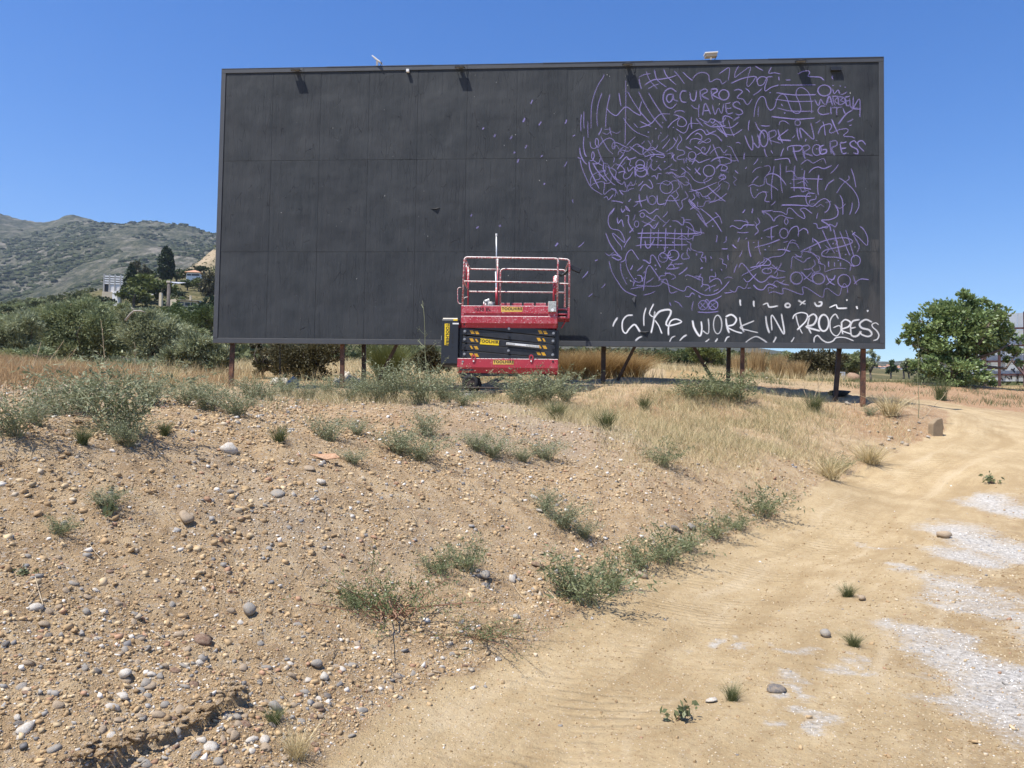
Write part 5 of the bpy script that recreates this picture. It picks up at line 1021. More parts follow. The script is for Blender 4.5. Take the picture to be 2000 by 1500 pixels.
# ------------------------------------------------------------------ weeds: prototypes, each with stems and leaves
def weed_proto(name, seed, h, spread, nst, nleaf, lsize, asp, mat, stem=STEM, droop=.3, erect=.5, side=3, r=.004, tips=0.0):
    g = random.Random(seed); mb = MB(); P = []; A = []
    for i in range(nst):
        a = g.uniform(0, 6.283); sp = spread * g.uniform(.25, 1.0) ; hh = h * g.uniform(.45, 1) * (1 - .45 * (sp / spread) * (1 - erect)); pts = []
        cx = g.uniform(-.15, .15) * spread; cy = g.uniform(-.15, .15) * spread; wv = g.uniform(-.12, .12) * spread
        for k in range(6):
            t = k / 5; rr_ = sp * (t ** (1 + .6 * erect)); pts.append(Vector((cx + math.cos(a) * rr_ - math.sin(a) * wv * math.sin(t * 3), cy + math.sin(a) * rr_ + math.cos(a) * wv * math.sin(t * 3), hh * (t - droop * t * t * (sp / spread)))))
        mb.tube(pts, [r * (1 - .7 * k / 5) for k in range(6)], 3, 0, False)
        for q in range(nleaf):
            t = g.uniform(.12, 1.02) ** .8 * 5; k = min(4, int(t)); p = pts[k].lerp(pts[k + 1], t - k); d = (pts[k + 1] - pts[k]).normalized(); w = Vector((g.gauss(0, 1), g.gauss(0, 1), g.gauss(.2, .7))).normalized()
            dr = (d * .5 + w).normalized(); off = lsize * .5 + (g.random() ** 2) * spread * .10 * side / 3
            P.append(tuple(p + dr * off)); A.append(tuple(dr))
    root = thing(name, 'x', 'weed', (0, 0, -50)); mb.part('stems', stem, root)
    v, f, t = leaf_cloud(np.array(P), np.array(A), lsize, asp); child('leaves', new_mesh('leaves', v, f, mat, False, {'tint': t}), root); return root
PROTO = {'silver': [weed_proto('silver_weed', 31 + q, 1.0, .75, 60, 30, .052, .30, SILVER, STEM, .25, .8) for q in range(3)],
         'green': [weed_proto('green_weed', 51 + q, 1.0, .9, 44, 24, .085, .24, WEEDG, STEM, .35, .5) for q in range(2)],
         'tuft': [None], 'seedling': [weed_proto('seedling', 71, 1.0, .8, 7, 9, .26, .55, WEEDG, REDSTEM, .3, .6, 1, .012)],
         'feather': [weed_proto('feathery_plant', 81, .42, 1.0, 34, 62, .034, .26, FEATH, REDSTEM, .5, .3, 3, .006)]}
def tuft_proto(name, seed, mat, n=260, wd=.012, lean=.6):
    root = thing(name, 'x', 'grass', (0, 0, -50)); a = RNG.uniform(0, 6.28, n); rr_ = RNG.uniform(0, .28, n) ** 1.0
    v, f, t = blades(rr_ * np.cos(a), rr_ * np.sin(a), np.zeros(n), 1.0, wd, lean, None, 3); child('blades', new_mesh('blades', v, f, mat, False, {'tint': t}), root); return root
PROTO['tuft'] = [tuft_proto('grass_tuft', 1, GREENG, 300, .022, .75)]; PROTO['straw'] = [tuft_proto('straw_tuft', 1, STRAW, 240, .022, .8)]
USED = {}
def place(root, loc, rz, sc, label, cat, group=None):
    """the first time moves the prototype itself, later ones are copies"""
    if root['label'] == 'x':
        root.location = [float(c) for c in loc]; root.rotation_euler = (0, 0, rz); root.scale = sc if isinstance(sc, tuple) else (sc,) * 3; root['label'] = label; root['category'] = cat
        if group: root['group'] = group
        return root
    return tag(dup(root, loc, rz, sc, label, group), None, cat)
def put_weed(kind, u, v, hpx, wfac, label, cat='weed', group=None, q=None):
    p = hit(u, v); s = hpx / F * p[1]; L = PROTO[kind]; q = USED.get(kind, 0) % len(L) if q is None else q; USED[kind] = USED.get(kind, 0) + 1
    wfac *= {'silver': 1.3, 'green': 1.2}.get(kind, 1.0)
    s *= {'silver': 1.36, 'green': 1.6, 'tuft': 1.15, 'straw': 1.15, 'seedling': 1.25}[kind]
    return place(L[q], (p[0], p[1], p[2] - .01), random.uniform(0, 6.28), (s * wfac, s * wfac, s), label, cat, group)
for a in (('silver', 235, 845, 140, 1.05, 'largest grey green weed bush on the left crest'), ('silver', 165, 800, 80, 1.1, 'grey green weed left behind the largest crest bush'), ('silver', 290, 790, 70, .9, 'grey green weed right behind the largest crest bush'), ('silver', 250, 870, 60, 1.1, 'low weed spilling down in front of the largest crest bush'),
          ('silver', 25, 850, 100, 1.0, 'grey green weed bush cut off by the left picture edge'), ('silver', 70, 830, 60, .8, 'small weed beside the bush at the left picture edge'), ('silver', 405, 800, 60, 1.0, 'grey green weed on the crest under the left end of the billboard'), ('silver', 460, 812, 55, 1.2, 'low spreading weed right of the left end post'), ('silver', 490, 780, 45, 1.0, 'weed behind the low spreading weed near the left post'),
          ('silver', 760, 782, 75, 1.0, 'weed bush left of the tall thin stalk'), ('silver', 820, 788, 85, .9, 'weed bush at the foot of the tall thin stalk'), ('silver', 870, 785, 60, .9, 'weed under the black power box of the lift'), ('silver', 710, 775, 45, 1.0, 'low weed in front of the white rubble'),
          ('silver', 640, 770, 40, 1.0, 'weed in front of the dark shrub under the billboard'), ('silver', 560, 772, 40, 1.0, 'weed left of the black plastic sheet'), ('silver', 1018, 790, 66, 1.2, 'bushy weed in front of the lift chassis, left half'), ('silver', 1068, 789, 72, 1.2, 'bushy weed in front of the lift chassis, right half'), ('silver', 1105, 785, 40, 1.0, 'weed just right of the lift'),
          ('silver', 640, 862, 55, 1.0, 'weed on the slope above the orange tile shard'), ('silver', 820, 900, 62, 1.1, 'biggest of the weeds in the middle of the upper slope'), ('silver', 775, 885, 55, 1.0, 'weed just left of the biggest middle slope weed'), ('silver', 835, 850, 48, 1.0, 'weed uphill of the biggest middle slope weed'),
          ('silver', 965, 893, 48, 1.1, 'weed on the slope below the lift'), ('silver', 930, 880, 42, .9, 'thin weed left of the slope weed below the lift'), ('silver', 1065, 898, 42, 1.1, 'weed right of the slope weed below the lift'), ('silver', 700, 850, 35, 1.0, 'small weed between two larger slope weeds'),
          ('green', 1300, 912, 46, .8, 'green weed at the left edge of the straw grass'), ('green', 1492, 1010, 58, .85, 'green weed bush at the track edge near the straw'), ('green', 1400, 1050, 44, .9, 'weed at the track edge right of the grey boulder'),
          ('green', 1300, 1100, 66, .95, 'upper of the large green weeds along the track edge'), ('green', 1245, 1110, 50, .9, 'middle green weed along the track edge'), ('green', 1150, 1180, 92, .95, 'lowest and largest green weed along the track edge'), ('green', 1195, 1150, 62, .8, 'green weed wedged between the track edge weeds'), ('green', 1110, 1165, 58, .8, 'weed at the left flank of the largest track edge weed'),
          ('green', 915, 1115, 58, .8, 'weed behind the grey angular stone'), ('silver', 1100, 1030, 55, 1.0, 'dark sparse weed in the hollow of the slope'), ('silver', 1065, 1000, 45, .9, 'sparse weed beside the two white cobbles'), ('silver', 1140, 1050, 40, 1.0, 'sparse weed trailing below the hollow'),
          ('green', 118, 1044, 38, .8, 'small dark plant alone on the left slope'), ('seedling', 210, 1008, 40, .9, 'yellow green seedling on the left slope'), ('silver', 205, 990, 42, 1.2, 'thin wispy weed above the yellow green seedling'), ('seedling', 55, 1122, 24, 1.0, 'tiny plant at the left edge of the slope'), ('seedling', 1320, 1408, 52, .8, 'broad leaved seedling standing on the track'),
          ('tuft', 1430, 1368, 34, .9, 'green grass tuft on the track beside the crumbly pale lump', 'grass'), ('tuft', 1655, 1165, 26, 1.1, 'grass tuft beside the tan stone on the track', 'grass'), ('tuft', 1668, 1262, 28, 1.1, 'grass tuft right of the smooth grey stone on the track', 'grass'), ('seedling', 1942, 945, 26, .9, 'small dark plant alone at the far right of the track'),
          ('tuft', 1182, 838, 40, 1.0, 'dense green grass tuft below the right side of the lift', 'grass'), ('tuft', 1085, 818, 36, 1.0, 'grass tuft just below the lift', 'grass'), ('tuft', 545, 865, 38, .8, 'grass tuft alone on the upper slope left of centre', 'grass'), ('tuft', 160, 868, 40, .8, 'grass tuft left below the largest crest bush', 'grass'), ('tuft', 1260, 800, 30, 1.0, 'grass tuft on the crest right of the lift', 'grass'), ('tuft', 1590, 805, 40, .8, 'grass tuft in front of the dark rubber slab', 'grass'), ('tuft', 322, 850, 30, .8, 'grass tuft right below the largest crest bush', 'grass'), ('tuft', 535, 1412, 34, 1.0, 'grass tuft beside the grey block of stone', 'grass'),
          ('straw', 330, 765, 60, .7, 'bleached straw clump on the crest at the left', 'grass'), ('straw', 580, 1480, 60, .9, 'straw tuft at the bottom edge of the picture', 'grass'), ('straw', 1740, 812, 45, 1.1, 'straw clump right of the last billboard post', 'grass'), ('straw', 1700, 905, 40, 1.3, 'straw clump at the track edge under the right end', 'grass'), ('straw', 1620, 935, 46, 1.2, 'straw clump hanging over the track edge', 'grass'), ('green', 1640, 920, 30, .9, 'green weed among the straw at the track edge'),
          ('silver', 520, 782, 44, 1.2, 'weed on the crest below the thin hanging cable'), ('silver', 600, 778, 36, 1.2, 'low weed on the crest before the black plastic sheet'), ('silver', 680, 782, 40, 1.2, 'low weed on the crest at the foot of the second rusty post'), ('silver', 730, 784, 46, 1.1, 'weed on the crest at the foot of the left brace'), ('silver', 905, 792, 36, 1.2, 'low weed at the left wheel of the lift'), ('silver', 360, 790, 50, 1.2, 'weed on the crest beside the bleached straw clump'), ('silver', 120, 812, 70, 1.1, 'weed on the crest between the two big left bushes'),
          ('silver', 1020, 900, 30, 1.3, 'sparse weed between the slope weeds below the lift'), ('silver', 690, 905, 30, 1.2, 'sparse weed left of the middle slope weeds'), ('green', 1440, 1035, 34, .9, 'low weed at the track edge between boulder and straw'), ('green', 1345, 1075, 40, .9, 'weed at the upper end of the row along the track edge'), ('green', 690, 1190, 46, .8, 'weed at the left flank of the feathery plant'), ('green', 860, 1120, 44, .9, 'weed uphill of the feathery plant'),
          ('green', 1395, 782, 60, 1.0, 'leafy bush around the foot of the right brace'), ('green', 1440, 785, 50, 1.1, 'leafy bush right of the brace foot'), ('green', 1350, 780, 40, 1.0, 'low leafy bush left of the brace foot'), ('silver', 1700, 812, 22, 1.0, 'tiny weed at the foot of the last post'), ('tuft', 1838, 782, 42, .7, 'dark green tuft on the far edge of the track', 'grass')):
    put_weed(*a)
p = hit(765, 1205)
place(PROTO['feather'][0], (p[0], p[1], p[2]), .4, (.80, .80, 1.05), 'feathery green plant sprawling down to the track with red stems', 'weed')
p = hit(950, 1245); place(PROTO['feather'][0], (p[0], p[1], p[2]), 2.2, (.6, .6, .45), 'flat trailing feathery plant reaching onto the track', 'weed')
def stalk(u0, v0, u1, v1, label, y=None, r=.006, heads=8, mat=STEM, leafm=SILVER, lean=.0, hs=.03, bush=0.0):
    b = hit(u0, v0); y = b[1] if y is None else y
    if y != b[1]: b = at(u0, v0, y); b[2] = gz(b[0], b[1])
    t = at(u1, v1, y + lean) - b; root = thing('tall_stalk', label, 'weed', b); n = 6; mb = MB(); pts = [Vector(t) * (k / n) + Vector((math.sin(k * 1.7) * .012, math.cos(k * 2.1) * .012, 0)) for k in range(n + 1)]
    mb.tube(pts, [r * (1 - .6 * k / n) for k in range(n + 1)], 4); P = []; L = Vector(t).length
    for q in range(heads):
        k = random.uniform(.35, .98) * n; i = min(n - 1, int(k)); p0 = pts[i].lerp(pts[i + 1], k - i); a = random.uniform(0, 6.28); l = L * random.uniform(.05, .16) * (1.3 - k / n); p1 = p0 + Vector((math.cos(a) * l, math.sin(a) * l, l * .8)); mb.tube([p0, p0.lerp(p1, .5) + Vector((0, 0, -.1 * l)), p1], r * .4, 3); P += [tuple(p1 + Vector((random.gauss(0, hs), random.gauss(0, hs), random.gauss(0, hs)))) for _ in range(6)]
    for q in range(int(bush)): k = random.uniform(.02, 1) * n; i = min(n - 1, int(k)); P.append(tuple(pts[i].lerp(pts[i + 1], k - i) + Vector((random.gauss(0, .02), random.gauss(0, .02), 0))))
    mb.part('stem', mat, root)
    if P: v, f, tt = leaf_cloud(np.array(P), np.tile([0, 0, 1.0], (len(P), 1)), hs, .3); child('leaves', new_mesh('leaves', v, f, leafm, False, {'tint': tt}), root)
stalk(836, 782, 826, 587, 'tall thin pale stalk rising in front of the billboard left of the lift', None, .011, 9)
stalk(795, 782, 820, 690, 'short leaning stalk left of the tall thin pale stalk', None, .006, 6)
stalk(1794, 812, 1793, 655, 'tall thin green stalk right of the billboard before the fig tree', 17.2, .008, 8, STEM, SILVER)
stalk(1795, 805, 1850, 765, 'leaning dry stalk right of the last post', 17.0, .010, 3, DRYSTEM, STRAW)
stalk(727, 1190, 727, 1055, 'upright dark green stem rising from the feathery plant', None, .004, 0, REDSTEM, FEATH, 0, .025, 110)
stalk(755, 1180, 757, 1105, 'shorter upright stem beside the dark green one', None, .003, 0, STEM, FEATH, 0, .02, 60); stalk(800, 1170, 802, 1100, 'thin pale stem right of the two upright stems', None, .003, 0, STEM, FEATH, 0, .02, 50)
for i, (u0, v0, u1, v1, l) in enumerate(((210, 748, 197, 625, 'long pale stalk before the left shrubs'), (75, 735, 125, 665, 'stalk leaning right at the left edge'), (95, 738, 152, 678, 'lower stalk leaning right at the left edge'), (60, 735, 80, 668, 'upright dry stalk at the left edge'), (265, 735, 263, 668, 'thin stalk right of the long pale one'), (310, 745, 302, 690, 'stalk near the grey bush before the left post'), (1586, 782, 1610, 735, 'right stem of the bare dry twigs by the right post'), (1575, 782, 1568, 742, 'left stem of the bare dry twigs by the right post'), (1600, 785, 1598, 720, 'middle stem of the bare dry twigs by the right post'))):
    stalk(u0, v0, u1, v1, l, None, .010, 4 if i < 6 else 6, DRYSTEM, SILVER if i < 6 else STRAW)
# ------------------------------------------------------------------ trees and shrubs
OLIVE = leaf_mat('olive_shrub_leaves', (.11, .135, .058), (.34, .38, .20), .22, .6); OLIVE2 = leaf_mat('grey_olive_leaves', (.125, .15, .078), (.38, .41, .25), .22, .6); DARKG = leaf_mat('dark_evergreen_leaves', (.014, .026, .010), (.050, .075, .028), .15, .6)
PINEG = leaf_mat('yellow_green_pine', (.045, .065, .014), (.15, .17, .045), .2, .6); MIDG = leaf_mat('mid_green_leaves', (.035, .060, .018), (.12, .16, .055), .25, .6); FIG = leaf_mat('fig_leaves', (.065, .115, .034), (.30, .38, .15), .28, .45, .45); BROOM = leaf_mat('broom_green', (.075, .10, .022), (.20, .21, .07), .3, .6); DRYB = leaf_mat('dry_reed', (.26, .17, .075), (.58, .43, .22), .25, .75, .2); BRNOL = leaf_mat('brownish_olive_leaves', (.045, .045, .020), (.14, .125, .06), .2, .6)
BARK = simple('grey_brown_bark', (.115, .092, .070), .9, 0, .35, 6, .5); PALEBARK = simple('pale_bark', (.32, .29, .25), .9, 0, .3, 6, .4)
def blob_world(b, y, dy=0.0):
    u, v, ru, rv = b[:4]; c = at(u, v, y + (b[4] if len(b) > 4 else 0) + dy); return c, ru / F * y, rv / F * y
def crown_pts(blobs, y, n, deep=.85, shell=.5, lump=.35):
    W = np.array([b[2] * b[3] for b in blobs], float); W /= W.sum(); P = []; A = []; T = []
    for b, w in zip(blobs, W):
        c, rx, rz = blob_world(b, y); m = int(n * w); ry = rx * deep
        sub = RNG.normal(size=(max(6, m // 70), 3)); sub /= np.linalg.norm(sub, axis=1, keepdims=True); sub *= RNG.uniform(.45, 1.0, (len(sub), 1)) ; si = RNG.integers(0, len(sub), m); tone = RNG.uniform(0, 1, len(sub))
        d = RNG.normal(size=(m, 3)); d /= np.linalg.norm(d, axis=1, keepdims=True); q = sub[si] + d * (RNG.uniform(0, 1, (m, 1)) ** shell) * lump
        P.append(c + q * np.array([rx, ry, rz])); A.append(d * .6 + q + np.array([0, 0, .2])); T.append(np.clip(tone[si] * .55 + RNG.uniform(0, .45, m), 0, 1))
    return np.concatenate(P), np.concatenate(A), np.concatenate(T)
def tree(name, label, cat, y, base_u, blobs, n, leaf, mat, asp=.5, group=None, trunk_r=.10, bark=None, nlimb=9, base_z=None, lump=.35, deep=.85, limb_bend=.15):
    bx = at(base_u, 750, y)[0]; bz = gz(bx, y) if base_z is None else base_z; base = np.array([bx, y, bz]); root = thing(name, label, cat, base, 0, group)
    mb = MB(); top = max(blob_world(b, y)[0][2] for b in blobs); st = Vector((0, 0, -.2)); fork = Vector((0, 0, max(.2, (min(blob_world(b, y)[0][2] for b in blobs) - bz) * .6)))
    mb.tube([st, st.lerp(fork, .5) + Vector((.04, 0, 0)), fork], [trunk_r * 1.3, trunk_r, trunk_r * .85], 7)
    for k in range(nlimb):
        b = blobs[k % len(blobs)]; c, rx, rz = blob_world(b, y); e = Vector(c - base) + Vector((random.uniform(-.6, .6) * rx, random.uniform(-.5, .5) * rx, random.uniform(-.4, .6) * rz)); md = fork.lerp(e, .5) + Vector((random.gauss(0, 1), random.gauss(0, 1), random.gauss(0, .6))) * limb_bend * (e - fork).length
        mb.tube([fork, md, e], [trunk_r * .6, trunk_r * .36, trunk_r * .10], 5)
    mb.part('trunk', bark or BARK, root, 0, True)
    P, A, T = crown_pts(blobs, y, n, deep, .5, lump); v, f, t = leaf_cloud(P - base, A, leaf, asp, 0, T); child('crown', new_mesh('crown', v, f, mat, False, {'tint': t}), root); return root
# fig tree on the right with its overhanging left limb
tree('fig_tree', 'broad leaved fig tree on the mound right of the billboard', 'tree', 31.5, 1872, [(1872, 620, 66, 40), (1812, 628, 42, 24), (1930, 632, 48, 36), (1782, 646, 26, 20), (1766, 664, 15, 16), (1858, 660, 72, 36), (1962, 660, 34, 36), (1905, 670, 40, 36), (1978, 690, 22, 22), (1822, 676, 30, 24), (1800, 684, 14, 14), (1885, 588, 34, 18), (1945, 600, 16, 10), (1878, 572, 8, 8), (1892, 577, 7, 8)], 13500, .165, FIG, .62, None, .16, BARK, 16, None, .40)
tree('fig_shrub', 'dense leafy bush filling the space under the fig tree', 'shrub', 30.6, 1858, [(1850, 718, 52, 30), (1812, 712, 28, 28), (1890, 725, 42, 26), (1925, 738, 22, 14), (1870, 738, 50, 14), (1835, 690, 32, 22)], 4200, .14, FIG, .6, None, .05, BARK, 8, None, .42)
# grey green shrubs at the left
S = [('largest grey green shrub in the middle of the left thicket', 36, 160, [(150, 640, 62, 48), (118, 618, 46, 26), (200, 645, 50, 46), (168, 604, 40, 22), (92, 655, 44, 42), (150, 690, 60, 34), (215, 690, 40, 30)], 9500, OLIVE),
     ('grey green shrub at the left picture edge', 33, 20, [(15, 660, 40, 38), (48, 640, 40, 32), (40, 690, 45, 26), (-20, 680, 40, 40)], 4200, OLIVE2),
     ('grey green shrub with a bare curved branch below the pole', 35, 290, [(285, 650, 52, 42), (325, 655, 45, 32), (268, 622, 40, 20), (300, 690, 52, 34), (345, 690, 36, 28)], 6500, OLIVE2),
     ('low leafy grey shrub beside the left end of the billboard', 27, 385, [(385, 685, 42, 34), (352, 700, 34, 26), (415, 705, 34, 26), (380, 722, 50, 18), (430, 690, 24, 24)], 5200, OLIVE2),
     ('shrub seen behind the left edge of the billboard', 40, 330, [(350, 640, 34, 22), (385, 655, 30, 20), (320, 625, 28, 16)], 1800, OLIVE),
     ('dark hollow shrub low between the left thickets', 38, 230, [(230, 715, 60, 18), (170, 722, 40, 14), (260, 700, 30, 20)], 2200, DARKG),
     ('rounded bush on top of the left thicket', 46, 205, [(205, 606, 30, 18), (175, 590, 22, 13), (240, 606, 22, 14)], 2200, OLIVE)]
S += [('low dense shrub filling the front of the thicket at the left edge', 31, 60, [(60, 700, 56, 22), (110, 715, 50, 18), (10, 715, 46, 18)], 3000, OLIVE), ('low dense shrub filling the front of the thicket below the curved branch', 32, 270, [(250, 715, 50, 16), (300, 718, 46, 16), (205, 715, 40, 16)], 2600, OLIVE2), ('back shrub on the rise at the left edge of the thicket', 50, 50, [(60, 625, 44, 18), (20, 632, 40, 16), (100, 610, 40, 18)], 2200, OLIVE), ('back shrub on the rise right of the pole', 52, 360, [(360, 625, 46, 20), (400, 620, 30, 26), (330, 612, 34, 14)], 2400, MIDG)]
for lab, y, bu, bl, n, mt in S: tree('grey_shrub', lab, 'shrub', y, bu, bl, int(n * 2.9), .19, mt, .26, 'shrubs in the left thicket', .07, BARK, 14, None, .36)
mbr = thing('bare_branch', 'bare grey curved branch sticking out of the left shrubs', 'branch', at(245, 626, 33.2)); b0_ = at(245, 626, 33.2)
MB().tube([Vector(at(u, v, 33.2) - b0_) for u, v in ((245, 626), (255, 613), (262, 607), (275, 607), (284, 610))], [.05, .045, .04, .03, .015], 6).tube([Vector(at(u, v, 33.2) - b0_) for u, v in ((262, 607), (260, 603), (256, 601))], [.035, .025, .015], 6).part('limb', PALEBARK, mbr, 0, True)
# under and behind the billboard
tree('dark_shrub', 'dark open branched shrub behind the billboard posts at the left', 'shrub', 24.5, 598, [(590, 700, 46, 26), (558, 688, 40, 20), (632, 692, 40, 22), (598, 728, 46, 18), (560, 720, 30, 18), (640, 680, 34, 14)], 11000, .10, BRNOL, .4, None, .06, DARKRUST, 26, None, .5, .8)
tree('olive_sapling', 'thin olive sapling between the first two billboard posts', 'tree', 25.5, 512, [(515, 690, 18, 24), (530, 715, 20, 18), (505, 720, 20, 20), (500, 680, 16, 10)], 2600, .10, BRNOL, .4, None, .05, BARK, 8)
tree('dark_shrub', 'dark shrub behind the black power box of the lift', 'shrub', 25, 838, [(838, 695, 30, 24), (820, 712, 26, 20), (860, 712, 26, 20)], 5000, .10, BRNOL, .4, None, .06, DARKRUST, 12)
def strand_bush(name, label, u, v, wpx, hpx, n, mat, width, y, lean=.5, cat='shrub', seg=3, bend=.6, core=.35):
    b = at(u, v, y); b[2] = gz(b[0], b[1]) - .03; h = at(u, v - hpx, y)[2] - b[2]; w = wpx / F * y / 2; root = thing(name, label, cat, b); a = RNG.uniform(0, 6.28, n); rr_ = w * np.sqrt(RNG.uniform(0, 1, n)) * core
    vv, f, t = blades(rr_ * np.cos(a), rr_ * np.sin(a), np.zeros(n), h * 1.05, width, lean * w / max(h, .1), None, seg, bend); child('strands', new_mesh('strands', vv, f, mat, False, {'tint': t}), root); return root
strand_bush('broom_bush', 'rounded bright green broom bush behind the left brace', 756, 748, 96, 72, 3600, BROOM, .012, 22.8, .75)
for i, (u, w, l) in enumerate(((1110, 70, 'left part of the tall dry tan bush right of the lift'), (1165, 90, 'tallest dry tan bush right of the lift'), (1225, 90, 'right part of the tall dry tan bush near the brace'))): strand_bush('dry_bush', l, u, 752, w * 1.15, 74 - 6 * abs(i - 1), 3000, DRYB, .014, 21.6 + .3 * i, .8, 'shrub', 4, 1.1, .5)
for i, (u, v, w, h, y, l) in enumerate(((1478, 732, 46, 46, 38, 'tall straw reeds left of the right posts'), (1518, 735, 40, 38, 37, 'straw reeds right of the tallest reeds'), (1555, 738, 44, 30, 36, 'low straw reeds at the edge of the dark bushes'), (1440, 730, 40, 34, 40, 'straw reeds seen between two right posts'))): strand_bush('reeds', l, u, v, w, h, 900, DRYB, .02, y, .5, 'reeds', 3, .5, .7)
G = [('green tree left of the right brace under the billboard', 60, 1322, [(1322, 695, 34, 20), (1300, 700, 22, 16), (1345, 702, 24, 16)], 3600, MIDG), ('bright green tree right of the brace under the billboard', 56, 1385, [(1385, 697, 32, 18), (1365, 690, 24, 14), (1405, 705, 22, 12)], 3400, PINEG), ('small green tree just left of the right inner post', 58, 1440, [(1440, 705, 26, 14), (1462, 712, 18, 12)], 900, MIDG),
     ('dark green bush behind the right end posts', 45, 1600, [(1598, 702, 40, 22), (1570, 708, 30, 20), (1630, 706, 30, 22), (1608, 724, 44, 16)], 8000, BRNOL), ('greenish bush right of the dark bush behind the end posts', 46, 1665, [(1660, 704, 26, 18), (1650, 720, 24, 16), (1684, 716, 16, 16)], 4600, OLIVE), ('tall grey eucalyptus beyond the last post', 62, 1700, [(1702, 690, 11, 12), (1694, 700, 14, 12), (1710, 702, 8, 10), (1700, 715, 16, 12)], 1300, OLIVE2), ('bush standing behind the straw reeds', 50, 1530, [(1535, 700, 30, 16), (1510, 708, 26, 14), (1555, 714, 20, 14)], 3600, OLIVE)]
for lab, y, bu, bl, n, mt in G: tree('green_tree', lab, 'tree', y, bu, bl, n, .20, mt, .45, 'trees seen under the billboard', .09, BARK, 8, None, .4)
for (u, v, r_, lab) in ((1740, 712, 13, 'left small tree before the distant village'), (1775, 716, 13, 'right small tree before the distant village'), (1765, 706, 9, 'farther tree before the distant village'), (1800, 718, 16, 'tree left behind the fig tree')):
    tree('village_tree', lab, 'tree', 130, u, [(u, v, r_, r_ * .8), (u + 4, v + 8, r_, r_ * .7)], 420, .55, MIDG if u != 1765 else OLIVE2, .5, 'trees before the distant village', .15, BARK, 5, None, .4)
# hillside trees at the left
def round_proto(name, mat, seed, n=700, leaf=.16, sq=.8, cone=0):
    root = thing(name, 'x', 'tree', (0, 0, -60)); MB().tube([(0, 0, -.3), (.02, 0, .3), (0, .02, .6)], [.05, .04, .025], 6).part('trunk', BARK, root)
    if cone:
        h = RNG.uniform(0, 1, n); rad = .20 * np.sin(np.clip(h * .93 + .07, 0, 1) * math.pi) ** .7 * (1 - .25 * h) if cone == 1 else .30 * (1 - h) ** .8 + .02; a = RNG.uniform(0, 6.28, n); k = (.75 + .25 * RNG.uniform(0, 1, n)) * (1 + .18 * np.sin(a * 3 + h * 17))
        P = np.stack([rad * k * np.cos(a), rad * k * np.sin(a), .04 + .96 * h], -1); A = np.stack([np.cos(a) * .4, np.sin(a) * .4, np.full(n, 1.0 if cone == 1 else -.2)], -1); T = RNG.uniform(0, 1, n)
    else:
        sub = np.random.default_rng(seed).normal(size=(16, 3)); sub /= np.linalg.norm(sub, axis=1, keepdims=True); sub *= .75; si = RNG.integers(0, 16, n); d = RNG.normal(size=(n, 3)); d /= np.linalg.norm(d, axis=1, keepdims=True)
        q = sub[si] + d * .42 * RNG.uniform(.4, 1, (n, 1)); P = q * np.array([.5, .5, .5 * sq]) + np.array([0, 0, .56]); A = d; T = np.clip(RNG.uniform(0, 1, 16)[si] * .5 + RNG.uniform(0, .5, n), 0, 1)
    v, f, t = leaf_cloud(P, A, leaf, .5, 0, T); child('crown', new_mesh('crown', v, f, mat, False, {'tint': t}), root); return root
HP = {'cyp': round_proto('cypress', DARKG, 1, 1500, .10, 1, 1), 'con': round_proto('conifer', DARKG, 2, 900, .13, 1, 2), 'pine': round_proto('umbrella_pine', PINEG, 3), 'dark': round_proto('dark_tree', DARKG, 4), 'mid': round_proto('garden_tree', MIDG, 5), 'oli': round_proto('hill_bush', OLIVE, 6), 'gum': round_proto('gum_tree', BRNOL, 7)}
def hill_tree(kind, u, v, hpx, wfac, label, y):
    p = at(u, v, y); p[2] = min(p[2], gz(p[0], p[1]) + .15 * hpx / F * y); s = 1.1 * hpx / F * y; sw = s * wfac
    place(HP[kind], (p[0], p[1], p[2]), random.uniform(0, 6.28), (sw, sw, s), label, 'tree', 'trees on the villa hill')
